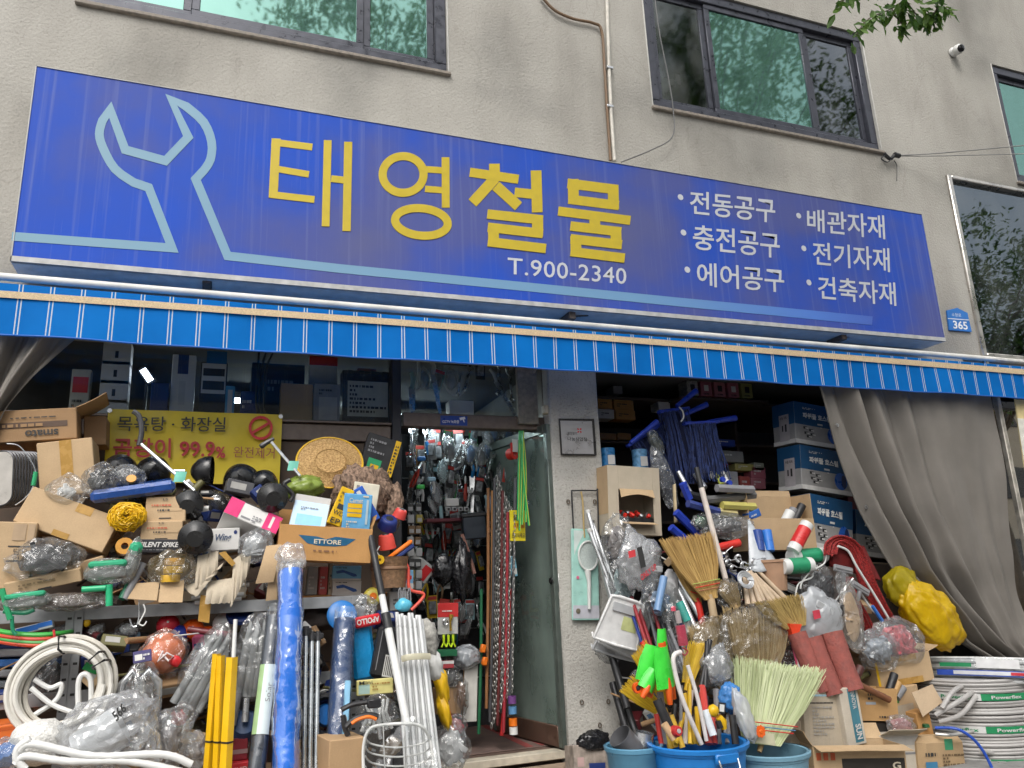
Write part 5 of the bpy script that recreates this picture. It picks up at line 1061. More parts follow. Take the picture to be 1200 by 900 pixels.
# balls
def ball(label,px,py,Y,rpx,mat,cap=None):
 X=frame(px,py,Y);r=rpx*mpp(px,py,Y);t=thing('ball',label,'ball',X,'coloured plastic balls on the shelf');part(t,'shell',mat,MB().lathe([(r*math.sin(a) if 0<i<12 else 0,-r*math.cos(a)) for i,a in enumerate([math.pi*k/12 for k in range(13)])],24))
 part(t,'valve',cap or WPL,MB().lathe([(0,r*1.02),(r*.1,r*1.01),(r*.1,r*.97)],10,Matrix.Rotation(R(70),4,'X')))
ball('red ball on the shelf behind the orange net bag',197,733,-.60,14,M((.62,.03,.05),.35));ball('blue ball between the red and orange balls',210,744,-.62,12,M((.02,.04,.30),.35));ball('orange ball left of the hanging tape strip',226,739,-.60,14,M((.72,.10,.01),.35));ball('orange ball right of the hanging tape strip',243,744,-.60,11,M((.72,.10,.01),.35));ball('white ball on the shelf',262,731,-.60,13,WPL)
onething('navy_lid','navy blue round lid lying on the white ball','lid',MB().lathe([(0,.02),(.07,.02),(.078,.012),(.078,-.01),(.07,-.014),(0,-.014)],24,frame(281,722,-.62) @ Matrix.Rotation(R(30),4,'X')),NAVY)
def ntz(t,w,d,h): part(t,'contents',M((.75,.16,.03),.5),MB().blob(w*.85,d*.85,h*.85,3,.15,1.6,3),smooth='all');part(t,'ribbon',M((.8,.7,.68),.5),MB().tube([(.0,-d,0),(.03,-d-.01,-.03),(.05,-d,-.01),(.02,-d-.012,.01),(-.02,-d-.01,-.03),(.0,-d,.02)],.006,6));part(t,'clasp',RED,MB().blob(.03,.02,.03,5,.2,2,2,X=Matrix.Translation((w*.5,-d*.8,-h*.3))))
bag('orange_bag','orange goods in a clear bag tied with pale ribbon',192,766,-.80,58,56,.2,41,FILM((.9,.75,.7),.28,.12,.9,16),cfun=ntz)
b=Box('candy_pack','crumpled pink and white pack behind the white pole',(226,765),(262,758),20,.05,-.68,M((.5,.1,.2),.35,bump=.6,bscale=25),cat='pack',c=.015);b.patch(.4,.4,.9,.9,WCARD).patch(.05,.1,.35,.5,NAVY)
bag('maroon_pack','dark maroon film pack under the candy pack',232,778,-.70,26,36,.1,43,GREYF,M((.12,.02,.03),.4),cat='package')
# grey pipe insulation bent double in film
def bent(t,w,d,h):
 for k in (-.5,.0,.5): part(t,'pipe',GH,MB().tube([(k*w*.7-w*.3,0,-h*.9),(k*w*.7-w*.1,-.02,.2*h),(k*w*.6,-.03,h*.75),(k*w*.7+w*.25,-.02,.3*h),(k*w*.7+w*.2,0,-h*.9)],.022,10))
bag('pipe_bag','bent grey insulation pipes in clear film left of the yellow guards',242,782,-.86,52,108,.14,45,FILM(alpha=.2,cscale=20),roll=24,cfun=bent,amp=.06,ridge=.12);bag('pipe_bag','bent grey insulation pipes in clear film right of the yellow guards',300,768,-.86,54,104,.14,46,FILM(alpha=.2,cscale=21),roll=2,cfun=bent,amp=.06,ridge=.12)
bag('steel_trap','bent silver drain pipes in clear bag behind the printed bag',166,806,-.92,44,66,.14,47,FILM(alpha=.22,cscale=19),cfun=lambda t,w,d,h: [part(t,'pipe',SILV,MB().tube([(x-.05,0,-h*.9),(x-.045,-.02,h*.2),(x,-.03,h*.62),(x+.045,-.02,h*.2),(x+.05,0,-h*.9)],.021,10)) for x in (-.045,.03)],amp=.06,ridge=.1)
b=Box('header_card','navy header card stapled on the silver drain pipes',(156,778),(178,774),14,.006,-1.0,M((.06,.05,.15),.4),cat='card',tilt=-10);b.patch(.1,.2,.5,.7,WCARD).lines(.55,.2,.9,.8,2,WCARD)
# big white hose ring
X=frame(73,806,-.92) @ Matrix.Rotation(R(84),4,'X') @ Matrix.Rotation(R(-8),4,'Y');k=mpp(73,806,-.92)
t=thing('white_hose_coil','large upright coil of dirty white hose tied with black straps','hose',X)
for i,(r,z,sd) in enumerate(((47,.0,1),(51,.03,2),(55,-.02,3),(59,.02,4),(62,-.01,5))):
 part(t,'winding',WHOSE if i % 2 else M((.52,.49,.43),.5,var=.2),coil(MB(),Matrix.Translation((0,0,z-.04)),r*k,.0125,3,1,sd,pitch=.024,jit=.9))
for a in (92,40,28):
 a=R(a);p=Vector((55*k*math.cos(a),55*k*math.sin(a),.03));q=p.normalized();part(t,'strap',BLK,MB().tube([p-q*.03+Vector((0,0,-.10)),p-q*.045,p-q*.03+Vector((0,0,.08)),p+q*.03+Vector((0,0,.08)),p+q*.035,p+q*.02+Vector((0,0,-.10))],.006,6,closed=True))
t=thing('white_hose_loose','loose loops of white hose inside the upright coil','hose',Matrix.Translation(at(70,830,-.88)))
part(t,'strand',WPL,MB().tube(path([(40,796),(58,806),(72,802),(66,820),(40,838)],-.9),.012,8),world=True);part(t,'strand',WPL,MB().tube(path([(36,806),(60,825),(85,835)],-.92),.012,8),world=True);part(t,'strand',WPL,MB().tube(path([(92,832),(92,800),(98,790),(106,796),(107,822)],-.93),.013,8),world=True)
b=Box('green_strip','small green label strip inside the hose ring',(96,784),(120,794),9,.01,-.84,M((.02,.32,.08),.4),cat='label',c=.002)
# printed grey-white bag
PB=FILM((.60,.61,.63),.44,.2,.8,9)
def pbag(t,w,d,h):
 part(t,'contents',M((.62,.64,.66),.45),MB().tube([(-w*.55,0,-h*.25),(w*.35,0,h*.05)],[h*.50,h*.58],20),smooth=True)
t=bag('printed_bag','big cloudy white plastic bag with black printed numbers',122,858,-1.12,122,84,.34,51,PB,cfun=pbag,roll=-16,amp=.12,ridge=.14,freq=1.5,sub=4,folds=((1,-.3,.25),9,.05))
part(t,'lettering',INK,quadtext(MB(),'566',(130,836),(143,823),(149,832),(137,846),-1.305,.03),world=True,smooth=False)
part(t,'lettering',GREYP,quadtext(MB(),'수도용품',(142,838),(156,822),(160,828),(147,843),-1.30,.0),world=True,smooth=False)
bag('bag_knot','twisted knot end of the printed bag',176,872,-1.14,26,52,.12,53,PB,roll=-18,neck=.7)
# corrugated white hoses along the bottom
for i,pts in enumerate(([(22,880),(40,872),(110,886),(190,884),(225,896)],[(18,896),(30,886),(80,892),(150,892),(215,905)],[(36,866),(22,876),(20,890),(30,902)])):
 P=path(pts,-1.28,10);t=onething('corrugated_hose',('upper','lower','short looped')[i] + ' white corrugated drain hose along the bottom edge','hose',MB().tube(P,[.016*(1+.10*(j % 2)) for j in range(len(P))],10),WPL,'white corrugated hoses')
X=frame(46,870,-1.1) ;t=thing('white_net','white speckled net sack behind the printed bag','sack',X);part(t,'sack',M((.62,.61,.58),.6,var=.25,scale=90,bump=.7,bscale=80),MB().blob(.13,.1,.10,5,.15,2,3),smooth='all')
b=Box('orange_crate','orange plastic crate corner at the left margin',(-25,880),(36,872),26,.3,-.95,M((.60,.13,.02),.45),yaw=8,cat='crate');b.patch(0,.75,1,.9,M((.45,.08,.01),.5))
bag('blue_bag','clear bag of blue goods in the bottom left corner',8,884,-1.15,56,40,.2,55,FILM(alpha=.3),M((.02,.14,.45),.4))
bag('clear_bag','crumpled clear bags of small parts beside the printed bag',198,868,-1.02,52,72,.2,57,FILM(alpha=.25,cscale=24),M((.20,.18,.18),.5),cs=.6);bag('clear_bag','crumpled clear bag with red piece above the small parts',210,842,-.98,42,36,.14,58,FILM(alpha=.25,cscale=24),M((.35,.05,.05),.5),cs=.5);bag('clear_bag','crumpled clear bag left of the yellow guards',228,880,-1.0,34,44,.14,59,FILM(alpha=.3,cscale=24),M((.25,.22,.2),.5),cs=.5)
# yellow corner guards
def guard(label,p0,p1,Y0,Y1,wpx):
 a,b2=at(*p0,Y0),at(*p1,Y1);a.z=max(a.z,.0);k=mpp(*p0,Y0);w=wpx*k;d=(b2-a).normalized();x=Vector((0,1,0)).cross(d)*-1;t=thing('corner_guard',label,'guard',Matrix.Translation(a),'yellow corner guards')
 def f(u,v): s=(u-.5)*2;return a.lerp(b2,v)+x*(s*w/2)+Vector((0,-.03*(1-abs(s)),0))
 part(t,'strip',M((.72,.42,.005),.45,var=.05),MB().sheet(f,4,6,.005),world=True)
 for v in (.25,): part(t,'band',BLK,MB().tube([f(u,v)+Vector((0,-.004,0)) for u in (0,.25,.5,.75,1)],.006,5),world=True)
for i,(xa_,xb_) in enumerate(((241,253),(248,258),(254,271))): guard(('leftmost','middle','front wide')[i] + ' of the yellow corner guard strips',(xa_+2+4*i,905),(xb_+1,766+2*i),-1.12-.03*i,-.98-.03*i,9 if i<2 else 13)
rod('white_pole','thin white pole standing behind the yellow guards',(272,800),(276,726),-.95,-.9,2.6,WPL,'pole')
rod('dark_tube','short dark grey tube with pale end behind the yellow guards',(272,850),(279,812),-.92,-.9,5,GREYP,'tube');rod('pale_tube','short pale grey tube under the film wrapped pipes',(287,846),(289,818),-.92,-.9,4,ALUM,'tube')
X=frame(286,850,-.85);t=thing('blue_dome','dark blue round lid behind the grey tubes','lid',X);part(t,'dome',M((.02,.06,.16),.4),MB().lathe([(.0,.05),(.06,.04),(.085,.0),(.088,-.02)],20,Matrix.Rotation(R(60),4,'X')))
b=Box('red_box','maroon box with diamond mark beside the yellow guards',(266,893),(290,890),26,.1,-.90,M((.22,.02,.03),.5));b.patch(0,.3,1,.5,M((.3,.2,.2),.5));b=Box('red_box','red carton lettered in white at the bottom behind the rolls',(266,912),(292,908),16,.1,-.95,M((.5,.02,.03),.45));b.text('CUID',.25,.3,.9,.7,WCARD)
bag('clear_bag','clear wrap hanging beside the maroon box',284,868,-.84,30,40,.1,60,CLEAR2,M((.1,.02,.03),.5),cs=.5)
# dark roll with label
def roll_(name,label,p0,p1,Y0,Y1,rpx,mat,film=None,cat='roll',rough=0,top=None,n=20,lump=.0,seed=0):
 a,b2=at(*p0,Y0),at(*p1,Y1);r=rpx*mpp((p0[0]+p1[0])/2,(p0[1]+p1[1])/2,(Y0+Y1)/2);d=b2-a;Q=d.normalized().to_track_quat('Z','Y').to_matrix().to_4x4();X=Matrix.Translation(a) @ Q;L=d.length;t=thing(name,label,cat,X)
 def f(rr,amp,z0,z1,N=26,ns=24):
  def g(u,v):
   an=u*6.28318;z=z0+(z1-z0)*v;k=rr*(1+amp*noise.noise(Vector((math.cos(an)*1.5,math.sin(an)*1.5,z*9+seed)))+amp*.5*noise.noise(Vector((math.cos(an)*4,math.sin(an)*4,z*24+seed))));return Vector((k*math.cos(an),k*math.sin(an),z))
  return MB().sheet(g,ns,N)
 mb=f(r*(.94 if film else 1),lump,0,L);k=len(mb.V);part(t,'roll',mat,mb,smooth='all');part(t,'end',mat,MB().lathe([(0,L-.002),(r*.93,L-.002)],20));part(t,'end',mat,MB().lathe([(0,.002),(r*.93,.002)],20))
 if film: part(t,'wrap',film,f(r*1.04,max(lump,.06),-.02,L+.06),smooth='all')
 return t,r,L
t,r,L=roll_('sheet_roll','dark grey sheet roll with green and white paper label',(300,905),(322,722),-1.12,-.92,10.5,M((.07,.08,.10),.35,bump=.3,bscale=40),FILM(alpha=.05,cscale=5,crinkle=.3),lump=.02)
def lab(z0,z1,a0,a1,rr): return lambda u,v: Vector((rr*math.cos(a0+(a1-a0)*u),rr*math.sin(a0+(a1-a0)*u),z0+(z1-z0)*v))
# the side of the roll that faces the street
fa=math.atan2(*( (t.matrix_world.to_3x3().transposed() @ Vector((-.1,-1,0))).yx))
part(t,'label',M((.58,.66,.66),.5,var=.05),MB().sheet(lab(L*.22,L*.66,fa-.4,fa+.9,r*1.13),10,6));part(t,'label_stripe',M((.30,.45,.22),.5),MB().sheet(lab(L*.22,L*.66,fa-1.0,fa-.4,r*1.13),6,6))
mbt=MB();UV,F=textuv('Solar',.0,1,.0);mbt.V=[Vector((r*1.15*math.cos(fa+.55-.5*b_),r*1.15*math.sin(fa+.55-.5*b_),L*.42+a_*L*.12)) for a_,b_ in UV];mbt.F=[list(q) for q in F];part(t,'lettering',GREYP,mbt,smooth=False)
# blue tarpaulin roll
t,r,L=roll_('blue_tarp_roll','tall bright blue tarpaulin roll in clear film',(334,910),(341,668),-1.16,-.94,16,M((.01,.15,.66),.3,bump=.8,bscale=12,stretch=(1,1,.3)),FILM((.6,.75,.95),.05,.12,.45,6),lump=.12)
bag('film_top','gathered clear film tip on top of the blue tarpaulin roll',341,653,-.94,36,40,.13,63,FILM((.8,.76,.74),.42,.15,.9,14),neck=-.3)
# silver poles
for i,x in enumerate((358,365,372)):
 a,b2=at(x-2+i*.2,908,-1.08),at(x+.5,742-(6 if i==0 else 0),-.90);t=thing('silver_pole',('left','middle','right')[i] + ' of three silver poles with black clamps beside blue roll','pole',Matrix.Translation(a),'silver poles')
 part(t,'shaft',M((.50,.53,.54),.28,metal=.8,var=.1),MB().tube([a,b2],3.0*mpp(x,800,-1.0),10),world=True);part(t,'clamp',BLK,MB().tube([b2+(a-b2)*.06,b2+(a-b2)*-.01],4.2*mpp(x,800,-1.0),10),world=True);part(t,'cap',BLK,MB().box(b2.x-.02,b2.x+.03,b2.y-.02,b2.y+.02,b2.z-.03,b2.z+.0,.004),world=True)
# navy film wrapped roll and neighbours
t,r,L=roll_('navy_roll','navy roll wrapped in shiny crinkled film beside the poles',(395,880),(404,726),-1.05,-.86,13,M((.015,.05,.16),.35),FILM((.5,.6,.8),.2,.1,.7,14),lump=.06)
part(t,'pale_strip',M((.20,.42,.60),.4),MB().box(r*.2,r*.75,-r*1.0,-r*.55,0,L*.5,.004,Matrix.Rotation(fa+1.57,4,'Z')))
onething('dark_sack','dark brown sack under the wooden shelf behind the poles','sack',MB().blob(.17,.1,.08,8,.2,2,3,X=frame(387,722,-.55),ridge=.2),M((.06,.045,.04),.7,bump=.5,bscale=40),smooth='all')
X=frame(400,722,-.74,0) @ Matrix.Rotation(R(75),4,'X');t=thing('blue_pad','bright blue rounded pad behind the navy roll','pad',X);part(t,'disc',M((.01,.15,.45),.4),MB().lathe([(0,.0),(.07,.0),(.085,.01),(.085,.025),(.07,.035),(0,.035)],24))
bag('film_pack','empty clear film bag above the red lettered pack',428,712,-.74,28,28,.08,65,CLEAR,roll=-20,neck=.5,cat='bag')
b=Box('red_pack','red pack lettered APOLLO hanging among the bags',(417,737),(447,731),13,.04,-.84,M((.58,.02,.03),.35),cat='pack',c=.008);b.text('APOLLO',.06,.25,.94,.78,WCARD,rot=180,bold=.03)
b=Box('blue_bag_pack','bright blue shiny packet leaning behind the black case',(416,800),(442,795),66,.06,-.80,M((.01,.26,.58),.25,bump=.6,bscale=18,coat=.4),cat='packet',c=.02,yaw=0);b.X
b=Box('black_case','black zipped case with white barcode label',(434,794),(464,798),62,.08,-.86,M((.015,.015,.017),.55,bump=.3,bscale=80),cat='case',c=.02);b.patch(.42,.05,.82,.46,WCARD,'label');[b.patch(.46+.07*i,.08,.49+.07*i,.43,INK) for i in range(5)];b.patch(.12,.15,.15,.9,GREYP)
b=Box('yellow_pack','pale yellow printed pack below the blue packet',(418,816),(461,812),18,.03,-.92,M((.62,.56,.22),.45),cat='pack');b.patch(.05,.1,.35,.7,M((.35,.5,.45),.5)).text('Mini',.06,.72,.42,.95,INK).lines(.42,.3,.95,.85,3,M((.35,.2,.05),.5))
t=bag('cable_bag','clear bag of white cords below the yellow printed pack',442,836,-.92,48,46,.12,67,CLEAR2,None,cfun=lambda t,w,d,h: [part(t,'cord',M((.5,.5,.49),.5),MB().tube([(x,0,h*.7),(x*.7,-.03,.1*h),(x*1.3,-.02,-h*.8)],.009,6)) for x in (-.07,-.045,-.02,.01,.035,.06)])
X=frame(382,838,-.88) @ Matrix.Rotation(R(80),4,'X');t=thing('black_hose_reel','black hose coil with blue centre behind the poles','hose',X);part(t,'winding',BLK,coil(MB(),Matrix(),.10,.008,5,1,4,jit=1.2));part(t,'hub',M((.01,.15,.5),.4),MB().lathe([(0,.03),(.05,.03),(.06,.01),(.06,-.02)],18));part(t,'winding',WPL,coil(MB(),Matrix.Translation((0,0,-.03)),.12,.006,2,1,6,jit=1.2))
# telescopic pole
t=thing('telescopic_pole','long white and black telescopic pole leaning out of the heap','pole',Matrix.Translation(at(476,850,-1.15)))
A,B2=at(434,628,-.78),at(477,850,-1.15);k=mpp(455,740,-.95)
for i,(u0,u1,r,mt) in enumerate(((0.0,.34,4.4,BLK),(.34,.44,4.0,WPL),(.44,.52,5.6,BLK),(.52,1,4.6,WPL))): part(t,'section',mt,MB().tube([A.lerp(B2,u0),A.lerp(B2,u1)],r*k,12),world=True)
# bundle of white pipes
PIPE=M((.62,.63,.63),.35,metal=.15,var=.08);rnd=random.Random(3);mb0=None
for i in range(11):
 row=i % 2;xa_=464+i*2.9;xb_=478+i*4.0
 rod('white_pipe',ORD[i] + ' thin white pipe from the left in the taped upright bundle',(xb_-2,908),(xa_+1,719+rnd.uniform(-3,4)+.4*i),-1.08-.03*row,-.86-.03*row,2.4,PIPE,'pipe','white pipes in the upright bundle',r1=2.2)
P=path([(471,772,-1.0),(478,770,-1.03),(490,769,-1.03),(503,769,-1.0)],0);onething('bundle_band','yellowish tape band around the white pipe bundle','tape',MB().tube([q+Vector((0,-.012,0)) for q in P],.012,6,flat=1.6),M((.5,.47,.35),.5))
onething('blue_binding','cyan plastic wrap at the top of the white pipe bundle','wrap',MB().blob(.05,.04,.04,3,.2,2,2,X=frame(473,709,-.84)),M((.10,.45,.62),.35))
for i,x in enumerate((468,473,479)): wire('thin_cable',('left','middle','right')[i] + ' grey wire loop sticking up from the pipe bundle','wire',[(x,712),(x-1,695),(x+1.5,690),(x+2.5,712)],-.84,.004,GREYP,group='wire loops above the bundle')
# folding cart handle, wire basket and carton
t=thing('cart_handle','black folding cart handle with orange grip in front of the heap','cart',Matrix.Translation(at(420,890,-1.16)))
part(t,'upper_bar',BLK,MB().tube(path([(400,832),(412,826),(428,823),(440,821)],-1.16),.013,8),world=True);part(t,'lower_bar',BLK,MB().tube(path([(405,852),(416,842),(432,838),(443,840)],-1.18),.015,8),world=True);part(t,'grip',ORG,MB().tube(path([(412,848),(420,843),(432,840),(441,843)],-1.195),.009,8),world=True)
part(t,'tube',ALUM,MB().tube(path([(404,840),(409,868)],-1.16),.010,8),world=True);part(t,'tube',ALUM,MB().tube(path([(440,826),(446,866)],-1.16),.010,8),world=True);part(t,'clip',BLK,MB().box(-.03,.04,-.02,.02,-.015,.03,.006,Matrix.Translation(at(437,826,-1.17))),world=True);part(t,'lever',BLK,MB().tube(path([(402,838),(404,852),(408,862)],-1.17),.014,8),world=True)
t=thing('wire_basket','white wire basket wrapped in clear film at the bottom edge','basket',Matrix.Translation(at(465,905,-1.3)))
def bk(px,py,Y): return at(px,py,Y)
rim=path([(426,905),(426,875),(432,856),(446,850),(480,848),(497,854),(505,872),(508,905)],-1.32,5);part(t,'rim',WPL,MB().tube(rim,.008,8),world=True)
for i,(dy,yy) in enumerate(((0,-1.22),(11,-1.20),(22,-1.18),(34,-1.18),(46,-1.18))): part(t,'wire',WPL,MB().tube(path([(428,864+dy,-1.31),(436,872+dy,yy),(466,876+dy,yy-.02),(496,871+dy,yy),(506,862+dy,-1.31)],0),.0045,6),world=True)
for x in (450,475): part(t,'flat_bar',M((.6,.6,.58),.4),MB().tube(path([(x-1,851,-1.33),(x+1,905,-1.33)],0),.009,6,flat=.3),world=True)
part(t,'film',FILM(alpha=.10,cscale=10),MB().sheet(lambda u,v: at(424+86*u+4*v,846-8*math.sin(u*3.1)+62*v,-1.34-.02*math.sin(u*9+v*5)),20,14),smooth='all',world=True)
b=Box('carton','open brown carton corner in front of the cart handle',(384,912),(428,908),44,.22,-1.24,CB,yaw=10)
# yellow and white gloves hung at the door side
for i,(px,py,w,h,mt,lab) in enumerate(((517,802,15,44,YELP,'yellow glove bundle hanging highest at the doorway side'),(520,834,13,38,YELP,'yellow glove bundle hanging lower at the doorway side'),(508,780,20,36,M((.6,.6,.58),.7),'white glove bundle hanging above the yellow ones'),(498,748,30,44,M((.35,.34,.31),.7,var=.5,scale=40),'grey patterned glove bundle beside the pipe bundle'))):
 onething('glove_bundle',lab,'gloves',MB().blob(w*mpp(px,py,-.7)/2,.06,h*mpp(px,py,-.7)/2,70+i,.3,3,3,X=frame(px,py,-.72,-12),ridge=.35),mt,'glove bundles at the doorway',smooth='all')
bag('glove_bag','clear bag of white and red gloves on the doorway floor',528,876,-.70,44,60,.2,75,FILM(alpha=.2),M((.55,.55,.55),.7,var=.2));bag('glove_bag','small clear bag with red gloves behind the white ones',534,852,-.60,26,30,.12,76,FILM(alpha=.2),M((.5,.03,.06),.6))
for i,(p0,p1,mt) in enumerate((((524,850),(508,790),M((.16,.09,.05),.6)),((528,862),(516,800),M((.40,.36,.30),.6)),((534,872),(522,820),ORG))): rod('tool_handle',('brown','tan','orange')[i] + ' wooden tool handle beside the glove bundles',p0,p1,-.66,-.60,2.6,mt,'handle')
# ------------------------------------------------------------------ doorway: tools hung on racks inside
YI=1.15
zf=FLZ
mt_=thing('door_mat','worn brown mat on the shop floor inside the doorway','mat',Matrix.Translation((wx(590,860,.4),.5,FLZ)))
part(mt_,'sheet',M((.15,.10,.085),.9,var=.3,scale=8,bump=.3,bscale=80),MB().box(-.42,.42,-.30,.9,.001,.010,.004));part(mt_,'stripe',M((.25,.05,.045),.9,var=.3),MB().box(.10,.16,-.29,.89,.0105,.0125,.001));part(mt_,'stripe',M((.25,.05,.045),.9,var=.3),MB().box(.22,.25,-.29,.89,.0105,.0125,.001))
o=thing('threshold','pale worn threshold strip at the shop door','threshold',Matrix.Translation((wx(590,890,.05),.05,FLZ-.05)));part(o,'strip',M((.5,.45,.36),.6,var=.2),MB().box(-.6,.52,-.06,.05,0,.056,.006));part(o,'step',M((.3,.22,.16),.8,var=.2),MB().box(-.62,.52,-.2,-.061,-.25,-.02,.006))
# peg racks: back and right side
xi0,xi1=wx(470,700,YI),wx(655,700,YI)
o=thing('peg_rack','dark steel peg rack wall behind the hanging tools','rack',Matrix.Translation(((xi0+xi1)/2,YI+.12,FLZ)))
part(o,'board',M((.035,.035,.04),.7,var=.3),MB().box(-.95,.95,0,.02,0,2.5));[part(o,'rail',STEEL,MB().tube([(-.9,-.012,z),(.9,-.012,z)],.006,6)) for z in (.4,.8,1.2,1.5,1.8,2.1)]
# card packs and hand tools, one master of each kind then copies
def master(kind,c):
 X=Matrix();
 if kind == 'card':
  t=thing('card_pack','x','pack',X,'card packs hanging inside the doorway');part(t,'card',c,MB().box(-.04,.04,0,.004,-.16,0,.002));part(t,'blister',M((.25,.26,.27),.2,var=.4,scale=40),MB().box(-.028,.028,-.02,-.001,-.13,-.04,.008));part(t,'header',c2,MB().box(-.036,.036,-.0015,-.0003,-.03,-.006,.0003))
 elif kind == 'plier':
  t=thing('pliers','x','pliers',X,'pliers hanging inside the doorway');part(t,'jaw',STEEL,MB().box(-.012,.012,-.008,.004,-.06,0,.004))
  for s in (-1,1): part(t,'grip',c,MB().tube([(0,-.004,-.055),(s*.018,-.004,-.10),(s*.022,-.004,-.15),(s*.014,-.004,-.19)],[.007,.009,.009,.007],7))
 elif kind == 'driver':
  t=thing('screwdriver','x','screwdriver',X,'screwdrivers hanging inside the doorway');part(t,'handle',c,MB().lathe([(0,0),(.011,-.004),(.014,-.03),(.011,-.06),(.013,-.08),(.006,-.09)],10));part(t,'shaft',STEEL,MB().tube([(0,0,-.088),(0,0,-.2)],.0035,6))
 elif kind == 'bag':
  t=thing('small_bag','x','bag',X,'small film bags hanging inside the doorway');part(t,'film',FILM(alpha=.35,cscale=40),MB().blob(.045,.02,.09,int(c),.25,2.5,3,X=Matrix.Translation((0,-.02,-.09)),ridge=.3),smooth='all');part(t,'contents',M(((.3,.32,.36),(.1,.25,.5),(.45,.45,.45))[int(c) % 3],.4),MB().blob(.03,.014,.06,int(c)+3,.3,2.5,2,X=Matrix.Translation((0,-.02,-.10))))
 elif kind == 'saw':
  t=thing('hand_saw','x','saw',X,'saws hanging inside the doorway');part(t,'blade',STEEL,MB().extr([(-.02,-.09),(.02,-.09),(.012,-.36),(-.008,-.36)],-.002,0));part(t,'handle',c,MB().tube([(0,0,0),(.012,0,-.04),(0,0,-.10)],[.012,.016,.012],8))
 else:
  t=thing('wrench','x','wrench',X,'wrenches hanging inside the doorway');part(t,'shaft',STEEL,MB().box(-.008,.008,-.006,.002,-.18,-.03,.003));part(t,'jaw',STEEL,MB().extr([(-.024,.0),(-.010,.002),(-.008,-.016),(.008,-.016),(.010,.002),(.024,0),(.02,-.032),(.006,-.045),(-.006,-.045),(-.02,-.032)],-.008,.004));part(t,'ring',STEEL,MB().tube([(.014*math.cos(a),-.002,-.19+.014*math.sin(a)) for a in [6.283*i/12 for i in range(12)]],.005,6,closed=True))
 return t
c2=M((.5,.05,.04),.5)
cols=[M((.02,.2,.5),.4),M((.5,.05,.03),.4),M((.55,.38,.02),.4),M((.05,.3,.08),.4),M((.45,.46,.46),.5),M((.03,.03,.03),.5),M((.35,.55,.6),.5),M((.20,.12,.06),.6)]
cn=['blue','red','yellow','green','pale grey','black','aqua','brown']
words = {'card': ('card pack','hanging on the peg rack inside the doorway'),'plier': ('handled pliers','hanging on the peg rack inside the doorway'),'driver': ('handled screwdriver','hanging on the peg rack inside the doorway'),'saw': ('handled saw','hanging on the peg rack inside the doorway'),'wrench': ('','bright steel wrench hanging on the peg rack inside the doorway'),'bag': ('','small clear film bag hanging on the peg rack inside the doorway')}
protos = {}
rnd=random.Random(11)
def hang(kind,ci,X):
 key=(kind,ci % 3 if kind == 'bag' else (0 if kind == 'wrench' else ci))
 if key not in protos:
  t=master(kind,ci if kind == 'bag' else cols[ci]);protos[key]=t;t.matrix_world=X;MW[t.name]=X
  w=words[kind];t['label']=(w[1] if not w[0] else cn[ci] + ' '+w[0] + ' '+w[1]) if kind != 'bag' else ('small clear film bag of grey parts','small clear film bag of blue parts','small clear film bag of pale parts')[ci % 3] + ' hanging inside the doorway'
 else: return copy_thing(protos[key],X)
 return t
NROW=('top','second','third','fourth','fifth','sixth','seventh','eighth','ninth','tenth','eleventh','lowest');KN = {'card': 'card pack','plier': 'handled pliers','driver': 'handled screwdriver','saw': 'handled saw','wrench': 'steel wrench','bag': 'film bag'}
for rowi,py in enumerate((508,522,537,552,567,583,600,622,648,676,704,730)):
 px=482;col_=0
 while px<606:
  if px>562 and rowi>5: break
  kind=rnd.choice(['card','card','plier','driver','bag','bag','saw','wrench','wrench','bag'] if rowi<7 else ['card','bag','plier','wrench','card']);ci=rnd.choice([0,1,2,3,4,4,5,5,5,6,6,7])
  Y=YI-rnd.uniform(0,.55)*(1 if rowi<7 else .5);p=at(px+rnd.uniform(-2,2),py-6+rnd.uniform(-6,6),Y)
  o=hang(kind,ci,Matrix.Translation(p) @ Matrix.Rotation(R(rnd.gauss(0,10)),4,'Y') @ Matrix.Rotation(R(rnd.gauss(0,35)),4,'Z') @ Matrix.Scale(rnd.uniform(.95,1.25),4))
  o['label']=(cn[ci] + ' ' if kind not in ('wrench','bag') else ('grey ','blue ','pale ')[ci % 3] if kind == 'bag' else 'bright ')+KN[kind] + ', '+ORD[col_] + ' from left in the '+NROW[rowi] + ' row of doorway tools';col_+=1;px+=rnd.uniform(5,9)
for i in range(11):
 o=hang(rnd.choice(['bag','wrench','card','bag','saw']),rnd.choice([4,5,6,7]),Matrix.Translation(at(482+i*11.5,422+rnd.uniform(0,18),rnd.uniform(.36,.7))) @ Matrix.Rotation(R(rnd.gauss(0,12)),4,'Y') @ Matrix.Scale(rnd.uniform(1,1.5),4));o['label']=ORD[i] + ' dim tool from the left hanging behind the transom glass';o['group'] = 'tools behind the transom glass'
